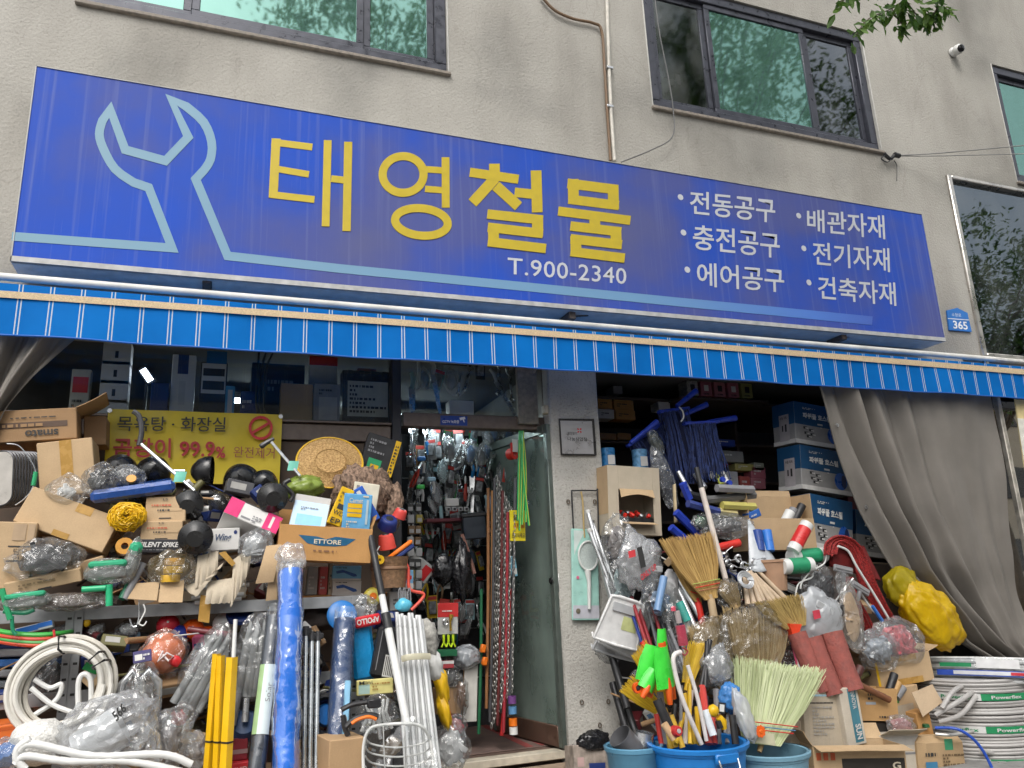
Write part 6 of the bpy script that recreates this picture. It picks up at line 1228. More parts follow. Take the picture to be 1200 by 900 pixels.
# larger tools you can single out
X=frame(530,540,.7);t=thing('wire_coil','thin dark wire coil with film hanging inside the doorway','wire',X);part(t,'winding',M((.12,.12,.12),.4),coil(MB(),Matrix.Rotation(R(85),4,'X'),.085,.003,6,1,3,jit=2.5,n=5));part(t,'film',CLEAR,MB().sheet(lambda u,v: Vector(((u-.5)*.10*(1-v*.6)+.03+.08*v,-.03-.01*math.sin(u*8),-.02+.2*v)),8,8),smooth='all')
bag('pale_bag','pale blue green folded film pack hanging among the tools',519,552,.62,13,26,.06,81,FILM((.55,.72,.75),.5,.15),M((.35,.5,.55),.4))
for i,(px,py,mt,lab) in enumerate(((494,538,M((.05,.25,.7),.4),'bright blue headed gun hanging among the tools'),(493,571,M((.08,.6,.12),.4),'lime green headed sprayer hanging among the tools'),(506,562,M((.4,.6,.75),.4),'pale blue nozzle hanging among the tools'))):
 t=thing('spray_gun',lab,'sprayer',frame(px,py,.55));part(t,'head',mt,MB().box(-.035,.03,-.02,.02,-.015,.02,.008));part(t,'grip',M((.5,.5,.5),.4),MB().tube([(.01,0,-.01),(.02,0,-.06),(.015,0,-.11)],.011,8))
p=at(564,542,.8);onething('price_card','small cream price card on the hanging tools','card',MB().box(p.x-.035,p.x+.035,.79,.80,p.z-.022,p.z+.022,.002),CREAM)
b=Box('white_box','small white box on the tool shelf in the doorway',(523,593),(538,593),9,.06,.55,WCARD)
for i in range(4): Box('switch_plate',('leftmost','second','third','rightmost')[i] + ' black and white switch plate in the row under the white box',(523+7*i,599),(528.5+7*i,599),5,.02,.54,M((.4,.4,.4),.5),cat='switch',group='switch plates in a row').patch(.25,.2,.75,.8,BLK)
b=Box('tool_shelf','dark red shelf edge across the doorway tools',(500,612),(560,610),4,.2,.58,M((.12,.02,.03),.5),cat='shelf')
b=Box('black_case','dark blue plastic bin hanging in the doorway',(545,632),(570,630),30,.14,.45,M((.02,.028,.04),.4),cat='bin',yaw=-10);part(b.t,'rim',BLK,MB().box(-b.w/2-.01,b.w/2+.01,-.012,b.d,b.h-.03,b.h+.004,.006))
bag('black_bag','round crumpled black plastic bag in the doorway',519,667,.35,24,36,.14,84,BLACKF,sub=4);bag('black_bag','long drooping black plastic bag in the doorway',541,672,.32,22,64,.14,85,BLACKF,sub=4,neck=.6)
wire('brown_strap','dusty pink leather strap hanging behind the black bag','strap',[(541,626),(546,640),(551,655),(556,672)],.38,.016,M((.28,.14,.11),.7))
b=Box('tape_pack','white and red slanted pack beside the round black bag',(498,685),(510,668),34,.05,.40,M((.4,.4,.39),.4),cat='pack',yaw=-20);b.patch(.1,.1,.9,.4,RED)
b=Box('blister_pack','red topped blister pack with brass tool in the doorway',(513,744),(537,743),37,.015,.22,M((.5,.5,.48),.3),cat='pack');b.patch(0,.55,1,1,M((.52,.03,.03),.4)).lines(.2,.72,.8,.8,1,WCARD);part(b.t,'brass_tool',M((.55,.36,.06),.3,metal=.6),MB().tube([(.02,-.02,b.h*.62),(.01,-.025,b.h*.4),(.015,-.02,b.h*.12)],[.018,.008,.01],8));part(b.t,'ring',STEEL,MB().tube([(-.025+.018*math.cos(a),-.02,b.h*.4+.018*math.sin(a)) for a in [6.283*i/14 for i in range(14)]],.005,6,closed=True))
for i in range(3): t=thing('spring_clamp',('left','middle','right')[i] + ' neon yellow spring clamp below the red blister pack','clamp',frame(520+i*5.5,753,.2),'neon yellow clamps');part(t,'jaw',M((.55,.75,.02),.4),MB().box(-.008,.008,-.01,.01,0,.055,.004));part(t,'arm',M((.55,.75,.02),.4),MB().tube([(-.003,0,0),(-.016,0,-.03)],.006,6));part(t,'arm',M((.55,.75,.02),.4),MB().tube([(.003,0,0),(.016,0,-.03)],.006,6))
b=Box('green_box','dark green flat box stacked in the doorway',(512,770),(536,769),8,.1,.2,M((.01,.12,.05),.5));Box('red_flat_box','red and white flat box stacked under the dark green box',(512,784),(532,783),9,.1,.2,M((.4,.05,.06),.5)).patch(0,.6,1,1,WCARD)
bag('grey_bag','grey crumpled plastic bag on top of the white cardboard tube',546,770,.30,34,28,.16,87,FILM((.5,.54,.58),.6,.2,.9,20),M((.4,.42,.45),.5))
X=frame(552,846,.30,3);t=thing('card_tube','tall white cardboard sheet standing inside the doorway','cardboard',X);k=mpp(552,846,.3);part(t,'sheet',M((.62,.60,.56),.7),MB().box(-9*k,7*k,0,.02,0,62*k,.004));part(t,'edge',CB_D,MB().box(-9.6*k,-9*k-.001,0,.02,0,60*k,.001))
bag('clear_bag','clear bag of parts beside the white cardboard sheet',526,790,.28,24,40,.14,89,CLEAR2,M((.25,.25,.25),.5),cs=.7)
b=Box('carton','small carton on the floor behind the glove bag',(512,838),(540,836),30,.14,.25,CB_D);bag('clear_bag','bag of brown leather goods beside the white cardboard sheet',540,815,.26,18,50,.1,90,CLEAR2,M((.2,.1,.05),.5))
# straps, chains and hoses on the door side
for i,(x,x2,y0,y1,c,lab) in enumerate(((564,561,690,860,M((.01,.12,.05),.5),'dark green strap with steel hooks hanging in the doorway'),(572,570,572,830,M((.28,.13,.05),.6),'brown leather strap hanging beside the chains'),(577,575,575,820,M((.38,.18,.06),.6),'orange brown leather strap hanging beside the chains'),(600,588,690,862,M((.50,.02,.02),.5),'bright red strap hanging among the chains'),(604,596,560,840,M((.12,.12,.13),.6),'dark grey cord hanging by the yellow notice'),(589,583,575,850,M((.10,.012,.012),.5),'dark red cord hanging between the chains'),(579.5,574,560,846,M((.05,.05,.055),.5),'black cord hanging left of the chains'),(595,590,600,858,M((.30,.02,.03),.5),'thin crimson cord hanging between the chains'))):
 wire('hanging_strap',lab,'strap',[(x,y0),((x+x2)/2+1,(y0+y1)/2),(x2,y1)],.28-.02*i,.012 if i !=3 else .016,c)
for i,(px,py) in enumerate(((566,760),(568,775))): onething('orange_buckle',('upper','lower')[i] + ' orange ratchet buckle on the green strap','buckle',MB().box(-.02,.02,-.02,.02,-.03,.03,.008,frame(px,py,.22,15)),ORG,'orange ratchet buckles')
def chain(label,x0,y0,x1,y1,Y,s=.022):
 t=thing('chain',label,'chain',Matrix.Translation(at(x1,y1,Y)),'steel chains hanging in the doorway');a,b2=at(x0,y0,Y),at(x1,y1,Y);n=int((a-b2).length/(s*1.35));mb=MB()
 for i in range(n):
  c=a.lerp(b2,i/n)+Vector((.003*math.sin(i*1.7),0,0));R_=Matrix.Translation(c) @ Matrix.Rotation(R(20+90*(i % 2)),4,'Z');mb.tube([R_ @ Vector((s*.42*math.cos(q),0,s*.9*math.sin(q))) for q in [6.283*j/8 for j in range(8)]],s*.16,5,closed=True)
 o=part(t,'links',M((.42,.41,.39),.45,metal=.8),mb,world=True);o['kind'] = 'stuff'
for i,(x0,x1) in enumerate(((582,576),(584.5,578.5),(587,581),(590,584),(593,587),(596,590),(599,594),(603,600))): chain(ORD[i] + ' steel chain from the left in the doorway',x0,560+6*i,x1,856-6*i,.24-.02*i,.024-.001*i)
t=thing('green_hose_bundle','bundle of green hoses with yellow stripes hanging at the door','hose',Matrix.Translation(at(612,618,.05)))
for i,(x0,x1,y1) in enumerate(((607,607,610),(610,609,622),(613,612,615),(615,616,612),(612,620,616))):
 part(t,'strand',M((.02,.36,.08),.4),MB().tube(path([(609+i,505),(x0+1,550),(x1,y1)],.06-.01*i),.009,7),world=True);part(t,'stripe',M((.6,.55,.03),.5),MB().tube([q+Vector((.002,-.0085,0)) for q in path([(609+i,505),(x0+1,550),(x1,y1)],.06-.01*i)],.0025,4),world=True)
t=thing('tape_reel','red and white striped barrier tape roll at the doorway','tape',frame(600,523,.12,0,20));part(t,'roll',M((.55,.03,.02),.4),MB().lathe([(.02,-.03),(.045,-.03),(.045,.03),(.02,.03)],20,Matrix.Translation((0,0,-.06)) @ Matrix.Rotation(R(90),4,'X')));part(t,'tail',WPL,MB().box(-.025,.035,-.035,-.03,-.05,.05,.001));part(t,'patch',RED,MB().box(-.045,-.024,-.036,-.03,-.04,.02,.001))
b=Box('yellow_notice','yellow notice card with black lettering inside the glass door',(598,634),(616,634),36,.006,.10,M((.68,.55,.01),.5),cat='notice');b.text('출입',.2,.68,.9,.86).text('고정',.2,.42,.9,.58,RED).text('문의하세요',.08,.1,.95,.26)
b=Box('cctv_sticker','small blue sticker seen through the glass door',(617,596),(629,595),10,.004,.30,M((.01,.06,.25),.4),cat='sticker');b.text('CC',.15,.5,.5,.85,WCARD)
b=Box('cyan_pack','small cyan pack near the chains low in the doorway',(600,676),(607,675),24,.02,.2,M((.2,.5,.65),.4),cat='pack');b.patch(.1,.1,.9,.4,WCARD)
for i,(y,c) in enumerate(((820,M((.15,.05,.2),.5)),(832,M((.1,.25,.45),.5)),(846,ORG),(856,WPL))): onething('tape_roll',('purple','blue','orange','white')[i] + ' tape roll in the small column by the chains','tape',MB().lathe([(.015,-.025),(.03,-.025),(.03,.025),(.015,.025)],14,frame(600+.6*i,y,.12)),c,'tape rolls by the chains')
# tall stacked stock on the left jamb of the doorway
rnd=random.Random(21)
for i in range(16):
 x=478+(i % 2)*9+rnd.uniform(-1,1);y=600+(i //2)*13;c=rnd.choice([4,4,5,2,7,5]);b=Box('jamb_pack',('grey','black','mustard','brown','dark')[min(4,{4: 0,5: 1,2: 2,7: 3}.get(c,4))] + ' little pack, '+ORD[i] + ' from the top in the left jamb rack',(x,y),(x+7.5,y),10,.03,.32+.05*(i % 2),M([q*.7 for q in ((.45,.46,.46),(.06,.06,.06),(.4,.33,.06),(.2,.12,.06))[{4: 0,5: 1,2: 2,7: 3}[c]]],.4),cat='pack',group='little packs at the left jamb');b.patch(.15,.15,.85,.6,M((.3,.3,.3),.4))
# ------------------------------------------------------------------ things on the pillar
YPF=-.03
t=thing('wire_frame','black wire rack bracket hanging on the pillar below the plaque','bracket',Matrix.Translation(at(688,640,YPF)))
part(t,'hoop',BLK,MB().tube(path([(673,640),(671,600),(670,577),(673,575),(698,575),(700,578),(702,640)],YPF-.02,3),.006,6),world=True);part(t,'string',M((.45,.33,.14),.7),MB().tube(path([(681,576),(683,590),(684,615),(685,630)],YPF-.03),.007,6),world=True)
for i,(x,y) in enumerate(((666,588),(697,588),(682,823),(713,822),(703,850))):
 t=thing('wall_hook',('small steel hook left of the wire bracket','small steel hook right of the wire bracket','small rusty hook low on the pillar','small rusty hook low at the pillar edge','dark stained wall plug near the pillar foot')[i],'hook',Matrix.Translation(at(x,y,-.02)),'small hooks in the pillar');part(t,'ring',M((.2,.16,.12),.5,metal=.6),MB().tube([at(x,y,-.03)+Vector((.012*math.cos(a),0,.016*math.sin(a))) for a in [6.283*j/10 for j in range(10)]],.004,5,closed=True),world=True)
b=Box('swatter_pack','mint blister pack holding a white electric fly swatter',(671,727),(703,727),107,.02,YPF-.03,M((.36,.62,.55),.35),cat='pack',c=.006);b.patch(.02,.02,.98,.16,M((.5,.5,.55),.4)).patch(0,0,0,0,M((.6,.68,.65),.4),poly=[(.08,.98),(.5,.98),(.2,.8),(.08,.7)])
cx,cz,rx,rz=b.w*.08,b.h*.70,b.w*.36,b.h*.16
part(b.t,'swatter_hoop',WPL,MB().tube([(cx+rx*math.cos(a),-.016,cz+rz*math.sin(a)) for a in [6.283*i/28 for i in range(28)]],.008,7,closed=True));part(b.t,'swatter_net',M((.5,.56,.54),.4,var=.2,scale=150),MB().face([(cx+rx*.97*math.cos(a),-.012,cz+rz*.97*math.sin(a)) for a in [6.283*i/28 for i in range(28)]]),smooth=False)
part(b.t,'swatter_handle',WPL,MB().tube([(cx-.01,-.018,cz-rz),(cx,-.02,cz-rz-b.h*.12),(cx,-.018,b.h*.12)],[.026,.016,.013],10));part(b.t,'red_dot',M((.65,.15,.25),.4),MB().lathe([(0,.003),(.012,.002),(.012,0)],12,Matrix.Translation((-b.w*.3,-.004,b.h*.46)) @ Matrix.Rotation(R(90),4,'X')));part(b.t,'coin_seal',M((.25,.22,.16),.4,metal=.5),MB().lathe([(0,.004),(.018,.003),(.018,0)],14,Matrix.Translation((-b.w*.3,-.004,b.h*.10)) @ Matrix.Rotation(R(90),4,'X')))
# aluminium dustpan sticks and dustpans
for i,(p0,p1) in enumerate((((694,612),(726,702)),((689,600),(718,706)),((699,640),(730,706)),((691,622),(722,704)))):
 a,b2=at(*p0,-.14-.03*i),at(*p1,-.34);t=thing('dustpan_stick',('middle','longest','short','frontmost')[i] + ' aluminium dustpan handle leaning on the pillar','handle',Matrix.Translation(b2),'aluminium dustpan handles');part(t,'shaft',ALUM,MB().tube([a,b2],[.016,.02],10),world=True);part(t,'cap',STEEL if i==0 else WPL,MB().lathe([(0,.02),(.02,.015),(.022,0),(.012,-.02)],12,Matrix.Translation(a)),world=True)
def pan(label,px,py,Y,w,h,roll,mat):
 X=frame(px,py,Y,roll);k=mpp(px,py,Y);w*=k;h*=k;t=thing('dustpan',label,'dustpan',X,'white dustpans by the pillar')
 part(t,'tray',mat,MB().sheet(lambda u,v: Vector(((u-.5)*w*(.75+.25*v),-.05-.06*math.sin(u*math.pi)*0+.05*v,-h*v)),8,6,.006));part(t,'rim',mat,MB().tube([(-.38*w,-.06,0),(-.5*w,.0,-h),(-.48*w,.05,-h*.9)],.010,7));part(t,'rim',mat,MB().tube([(.38*w,-.06,0),(.5*w,.0,-h),(.48*w,.05,-h*.9)],.010,7));part(t,'back',mat,MB().tube([(-.38*w,-.05,0),(-.2*w,-.06,.01),(.2*w,-.06,.01),(.38*w,-.05,0)],.012,8));part(t,'lip',mat,MB().tube([(-.5*w,0,-h),(0,-.01,-h-.008),(.5*w,0,-h)],.009,7))
 return t,w,h
t,w,h=pan('front white dustpan with pale yellow price label',731,704,-.42,50,44,18,M((.78,.78,.77),.4));part(t,'price_label',M((.62,.66,.30),.5),MB().face([(-.0*w,-.048,-.36*h),(.34*w,-.048,-.36*h),(.36*w,-.026,-.66*h),(.02*w,-.026,-.66*h)]),smooth=False);part(t,'inset',M((.40,.41,.42),.5),MB().box(-.30*w,.34*w,-.060,-.050,-.30*h,-.10*h,.004))
pan('second white dustpan nested behind the front one',741,712,-.32,50,46,24,M((.60,.61,.61),.45));pan('lower grey white dustpan hanging behind the pair',730,722,-.28,52,40,18,M((.52,.53,.54),.45))
bag('dark_film_bag','dark film wrapped scoop hanging under the dustpans',714,754,-.24,34,44,.12,101,FILM((.3,.3,.31),.35,.12,1.0,20),M((.03,.03,.035),.5))
for i,(p0,p1) in enumerate((((712,752),(735,830)),((718,800),(738,870)),((726,806),(748,868)))): rod('black_bar',('upper','left lower','right lower')[i] + ' black iron bar between pillar and blue tub',p1,p0,-.40,-.22,4,M((.03,.03,.032),.45,metal=.4),'bar','black bars beside the tubs')

# ------------------------------------------------------------------ right bay: back shelves
YS=.75
xs0,xs1=PX1+.02,wx(1000,500,YS)
rk2=thing('wall_shelf','dark wooden wall shelves at the back of the right bay','shelf',Matrix.Translation(((xs0+xs1)/2,YS,FLZ)))
DW=M((.07,.05,.04),.7,var=.2);zz=[wz(800,y,YS)-FLZ for y in (470,520,566,612,660)];hw=(xs1-xs0)/2+.3
for z in zz: part(rk2,'board',DW,MB().box(-hw,hw,0,.42,z-.012,z+.012,.003))
part(rk2,'back_panel',M((.05,.045,.045),.8),MB().box(-hw,hw,.43,.45,0,2.6))
for x in (-hw+.02,hw*.1,hw-.02): part(rk2,'upright',DW,MB().box(x-.014,x+.014,.001,.42,0,2.6,.003))
def sbox(lab,x0,x1,y0,y1,mat,d=.15,name='stock_box',group=None,Y=None):
 b=Box(name,lab,(x0,y1),(x1,y1+(x1-x0)*.06),y1-y0,d,(YS+.02) if Y is None else Y,mat,group=group);return b
for i,(x0,x1,y0,y1) in enumerate(((701,718,467,478),(720,743,468,480),(702,720,479,490),(722,745,480,491))):
 b=sbox(('upper left','upper right','lower left pale','lower right')[i] + ' small orange stock box on the dark shelf by the pillar',x0,x1,y0,y1,M((.5,.25,.06),.5) if i !=2 else WCARD,group='small orange stock boxes');b.lines(.15,.3,.8,.7,2)
for i,(x0,x1) in enumerate(((704,722),(724,740))): sbox(('left','right')[i] + ' dim orange box on the lower dark shelf by the pillar',x0,x1,507,515,M((.36,.17,.05),.5),group='dim orange boxes on the lower shelf')
sbox('small white box high on the dark shelf behind the mops',772,786,468,480,WCARD);sbox('small grey box on the top dark shelf',719,730,452,461,GREYP)
for i in range(5):
 b=sbox(('patterned','dark pink','rose','pink','olive')[i] + ' small box in the row on the top right shelf',806+i*16,819+i*16,446+i*.8,463+i*.8,(M((.28,.28,.27),.5,var=.5,scale=60),M((.32,.10,.13),.5),M((.38,.14,.16),.5),M((.36,.12,.15),.5),M((.26,.25,.08),.5))[i],group='small boxes in the top shelf row',Y=.55);b.patch(.3,.35,.7,.75,(BLK,WCARD)[i % 2]);b.lines(.2,.1,.8,.25,1)
wp=at(845,466,.55);onething('top_shelf_board','short dark board under the row of pink boxes','shelf',MB().box(wx(796,466,.55),wx(900,470,.55),.54,.74,wp.z-.03,wp.z-.008,.003),DW)
rnd=random.Random(31)
for i,(x0,x1,y0,y1,c,lab) in enumerate(((838,862,514,522,(.02,.05,.28),'blue slim pack lying on the shelf behind the mop poles'),(834,872,527,540,(.24,.24,.23),'grey flat box on the shelf behind the mop poles'),(862,884,543,551,(.40,.36,.12),'pale yellow box on the shelf right of the mops'),(884,896,542,551,(.30,.32,.26),'grey green box beside the pale yellow box'),(842,860,530,545,(.35,.03,.05),'red box leaning on the shelf behind mops'),(868,880,558,575,(.38,.08,.07),'small brick red box on the lower shelf'),(881,898,547,560,(.40,.12,.16),'upper rose pink box beside the blue cartons'),(881,898,560,572,(.40,.14,.17),'lower rose pink box beside the blue cartons'),(852,866,552,572,(.5,.5,.52),'white box with dark print behind the mop poles'))):
 b=sbox(lab,x0,x1,y0,y1,M(c,.45),.12,Y=.50 if i not in (4,) else .6);b.lines(.15,.3,.85,.8,2,WCARD)
# hose reel cartons
HB=M((.012,.07,.17),.45,var=.06);HG=M((.30,.295,.29),.5);HWH=M((.60,.59,.57),.5)
def reel(label,bl,br,h,Y,yaw):
 b=Box('hose_reel_carton',label,bl,br,h,.26,Y,HG,yaw=yaw,group='blue hose reel cartons');b.patch(0,.46,1,1,HB).patch(0,0,1,.10,HWH).text('파워풀 호스릴',.16,.62,.74,.76,M((.75,.75,.72),.5),bold=.04).lines(.16,.84,.42,.90,2,HWH)
 b.patch(0,0,0,0,M((.02,.10,.42),.35),'reel_picture',poly=[(.78+.13*math.cos(a),.30+.20*math.sin(a)) for a in [6.283*i/18 for i in range(18)]]).patch(0,0,0,0,M((.01,.02,.08),.4),'reel_picture',poly=[(.84+.05*math.cos(a),.30+.16*math.sin(a)) for a in [6.283*i/18 for i in range(18)]])
 for (u,v) in ((.16,.36),(.28,.32),(.18,.24),(.30,.22),(.22,.16)): b.patch(u,v,u+.08,v+.06,BLK,'part_picture').patch(u+.04,v+.01,u+.10,v+.04,HWH,'part_picture')
 b.patch(.45,.50,.56,.54,HWH,'nozzle_picture').patch(.52,.44,.55,.52,HWH,'nozzle_picture')
 b.patch(0,.46,1,1,HB,f='l').patch(0,0,1,.10,HWH,f='l').patch(.3,.08,.75,.72,M((.40,.37,.38),.5),'label',f='l').text('부품 목록',.36,.60,.68,.67,INK,f='l').patch(.42,.32,.48,.46,BLK,f='l').patch(.56,.30,.64,.48,BLK,f='l')
 return b
reel('topmost blue hose reel carton under the curtain edge',(930,519),(993,527),47,-.02,6);reel('middle blue hose reel carton in the stack',(936,573),(1003,581),50,-.05,8);b=reel('lowest blue hose reel carton behind the red mop',(948,641),(1002,650),62,-.10,4);reel('blue hose reel carton standing half behind the curtain',(1004,650),(1062,658),52,.0,2)
bd=Box('stock_box','flat box with red and black edges under the half hidden carton',(1010,668),(1060,671),10,.25,-.05,M((.28,.2,.12),.5));bd.patch(.2,.2,.7,.8,BLK)
sbox('dark maroon box beside the lowest hose reel carton',995,1010,575,600,M((.15,.02,.03),.5),Y=.2)
pz=at(960,660,-.05).z;onething('stock_plinth','dark timber plinth under the hose reel cartons','plinth',MB().box(wx(905,660,.0),wx(1075,660,.0),-.12,.4,G0,pz-.03,.006),DW)
# ------------------------------------------------------------------ mops
def mop(label,px,py,Y,w,h,n,c1,c2,roll,seed,frame_c=None,fan=.2,loops=True):
 X=frame(px,py,Y,roll);k=mpp(px,py,Y);w*=k;h*=k;t=thing('mop',label,'mop',X,None);rnd=random.Random(seed);mb=MB()
 for i in range(n):
  x=rnd.uniform(-.5,.5)*w;y=rnd.uniform(-.05,.05);x2=x*(1+fan)+rnd.gauss(0,.01);hh=h*rnd.uniform(.86,1.04);y2=y*1.4
  mb.tube([(x,y,0),(x+rnd.gauss(0,.006),y-.01,-hh*.35),(x2,y2+rnd.gauss(0,.008),-hh*.75),(x2+rnd.gauss(0,.006),y2,-hh),(x2+.008,y2-.006,-hh*.98)],.0048,4)
 part(t,'strands',STRANDS(c1,c2,60,(1,1,.3)),mb)['kind'] = 'stuff';part(t,'core',M(c1,.9),MB().blob(w*.48,.045,h*.5,seed,.1,2,2,X=Matrix.Translation((0,0,-h*.46))))
 if frame_c: part(t,'clamp',frame_c,MB().box(-w*.58,w*.62,-.03,.03,-.005,.022,.006))
 return t,w,h
NV1,NV2=(.008,.012,.045),(.03,.06,.22);BFR=M((.02,.05,.40),.4)
mop('left dark navy string mop hanging over the blue frame',789,482,-.02,30,72,130,NV1,NV2,-8,2,BFR);mop('right dark navy string mop hanging in front of the shelves',821,497,-.08,34,56,130,NV1,NV2,-4,3,BFR);mop('navy string mop drooping behind the white open carton',757,510,.06,44,36,90,NV1,NV2,-30,4,BFR)
for i,(p0,p1,lab) in enumerate((((739,519),(770,494),'blue mop bar slanting above the white open carton'),((793,476),(816,458),'short blue mop bar slanting at the top by the pink boxes'),((802,486),(828,474),'blue mop bar between the two navy mops'),((828,495),(862,490),'level blue mop bar right of the mops'))): rod('mop_bar',lab,p0,p1,-.05,-.05,2.2,BFR,'bar','blue mop bars',r1=3)
wire('white_hook','white curved plastic hook on the left navy mop','hook',[(796,477),(800,482),(801,489),(798,494)],-.14,.006,WPL)
bag('foil_roll','grey speckled foil wrapped roll leaning behind the navy mops',778,560,-.12,22,74,.1,105,FILM((.3,.32,.36),.3,.12,1.0,30),M((.03,.035,.05),.5,var=.6,scale=80),roll=-18,cat='roll',amp=.08);bag('clear_roll','clear greenish film roll beneath the slanting mop bar',768,518,-.04,14,34,.08,106,FILM((.3,.33,.3),.35,.12,1.0,20),M((.06,.07,.06),.4),roll=-22,cat='roll',amp=.05)
for i,(x0,x1,y0,y1,c,lab) in enumerate(((744,758,528,552,(.12,.30,.52),'pale blue wrapped roll end above the white open carton'),(708,718,531,550,(.02,.16,.38),'blue tin beside the pillar'))):
 t=thing('tin',lab,'tin',frame((x0+x1)/2,y1,.05));k=mpp(x0,y1,.05);part(t,'can',M(c,.35,var=.3,scale=40),MB().lathe([(0,0),(8*k,0),(8*k,22*k),(0,22*k)],20));part(t,'label',WCARD,MB().box(-4*k,4*k,-8.6*k,-8.1*k,4*k,14*k,.001))
# white carton with window full of red caps
b=Box('open_carton','pale carton with cut-out window showing red caps',(714,626),(776,628),80,.26,-.20,body=False);w,d,h=b.w,b.d,b.h
mb=MB().box(-w/2,-w*.30,0,.005,0,h,.001).box(w*.36,w/2,0,.005,0,h,.001).box(-w*.30+.0005,w*.36-.0005,.0005,.0055,h*.66,h,.001).box(-w*.30+.0005,w*.36-.0005,.0005,.0055,0,h*.18,.001).box(-w/2,w/2,d-.005,d,0,h,.001).box(-w/2+.0005,-w/2+.0055,.006,d-.006,0,h,.001).box(w/2-.0055,w/2-.0005,.006,d-.006,0,h,.001).box(-w/2+.006,w/2-.006,.006,d-.006,0,.008,.001).box(-w/2+.006,w/2-.006,.006,d-.006,h-.006,h-.001,.001)
part(b.t,'body',CB_P,mb,smooth=False);b.patch(-.0,.3,1,1,CB_L,f='l')
part(b.t,'flap',CB_L,MB().sheet(lambda u,v: Vector((-w*.28+u*w*.62,-.004-.07*v,h*.18-.02*v)),4,4,.004));part(b.t,'torn_flap',CB_L,MB().sheet(lambda u,v: Vector((-w*.29+u*w*.64,-.006-.025*v,h*.66+(.0-h*.0)-.07*v*(1-.4*math.sin(u*3)))),8,4,.003))
rnd=random.Random(6);mb=MB().box(-w*.42,w*.42,.03,d-.02,.01,h*.26,.004);part(b.t,'inner_tray',BLK,mb)
for i in range(14):
 p=(-w*.30+(i % 5)*w*.15+rnd.uniform(-.006,.006),.035+(i //5)*.04,h*(.26+.03*(i //5))+.012)
 part(b.t,'red_cap' if i % 3 else 'chrome_cap',REDP if i % 3 else STEEL,MB().lathe([(0,.02),(.014,.016),(.017,0),(.015,-.014)],12,Matrix.Translation(p) @ Matrix.Rotation(R(rnd.uniform(10,80)),4,'X')))
# handles and sticks
HND=[]
for i,(p0,p1,Y0,Y1,r,mt,lab) in enumerate((
 ((856,700),(822,572),-.62,-.45,2.9,M((.60,.53,.47),.4),'long cream broom handle with black grip crossing the goods'),
 ((828,700),(792,664),-.60,-.5,3,ALUM,'first steel stick beside the big broom'),((820,722),(791,672),-.62,-.5,3.2,ALUM,'second steel stick beside the big broom'),((815,738),(793,686),-.64,-.5,3.2,ALUM,'third steel stick beside the big broom'),((808,742),(796,700),-.64,-.5,3,WPL,'short white stick beside the steel sticks'),
 ((836,560),(808,520),-.1,.0,2.6,WPL,'white pole between the navy mops'),((852,566),(836,536),-.12,.0,3.0,WPL,'white pole right of the right mop'),((846,568),(832,545),-.14,.0,2.4,M((.5,.55,.1),.4),'yellow green stick right of the right mop'),((826,572),(815,556),-.2,-.1,3,ALUM,'short steel stick end under the right mop'),((810,580),(795,553),-.18,-.1,2.6,ALUM,'short steel stick end under the left mop'))):
 rod('stick',lab,p0,p1,Y0,Y1,r,mt,'stick')
onething('foam_grip','black foam grip at the top of the cream broom handle','grip',MB().tube([at(824,580,-.456),at(816,548,-.42)],[.022,.02],10),BLK)
# stack of blue and black squeegees
for i,(p0,p1,c,lab) in enumerate((((792,600),(820,628),BFR,'blue squeegee bar lying left of the cream handle'),((786,618),(812,640),BFR,'second blue squeegee bar under the first'),((800,578),(850,590),BLK,'black scraper bar lying across the pile'),((826,586),(884,580),M((.12,.12,.12),.4),'dark grey long scraper lying level on the pile'),((830,598),(862,602),M((.55,.47,.22),.6),'pale wooden brush handle lying level'),((846,592),(884,594),M((.5,.45,.12),.6),'yellow brush handle lying level'),((800,566),(808,585),BFR,'small blue clip bar near the foil roll'),((806,590),(842,600),M((.03,.05,.2),.4),'navy bar lying under the black scraper'),((840,572),(882,574),GREYP,'grey flat bar lying on top of the pile'))): rod('scraper',lab,p0,p1,-.36-.01*i,-.34-.01*i,4.2,c,'scraper','scrapers and brush handles in the pile',n=6)
for i,(x,y) in enumerate(((847,562),(842,571),(855,566))): onething('blue_cap',('left','lower','right')[i] + ' round blue stick cap under the right mop','cap',MB().lathe([(0,-.02),(.022,-.016),(.024,.0),(.02,.012)],14,frame(x,y,-.30) @ Matrix.Rotation(R(90),4,'X')),BFR,'round blue stick caps')
b=Box('blue_box_end','small blue printed box end beside the open carton',(880,610),(893,604),9,.08,-.42,M((.03,.12,.42),.4));b.lines(.1,.35,.9,.7,1,WCARD)
onething('yellow_stick','short flat pale wooden stick standing by the foil roll','stick',MB().tube([at(792,612,-.30),at(790,568,-.24)],.022,8,flat=.4),M((.52,.42,.26),.6))
bag('clear_bag','crumpled clear bag over the wooden brush handles',850,616,-.42,66,30,.12,107,FILM(alpha=.22,cscale=26),M((.10,.10,.10),.5),cs=.7);bag('clear_bag','clear bag of green parts under the blue squeegees',822,612,-.42,22,20,.08,108,CLEAR2,M((.1,.2,.12),.5))
rod('red_clip','bright red plastic clip bar in the pile',(840,642),(866,636),-.52,-.52,4,REDP,'clip');
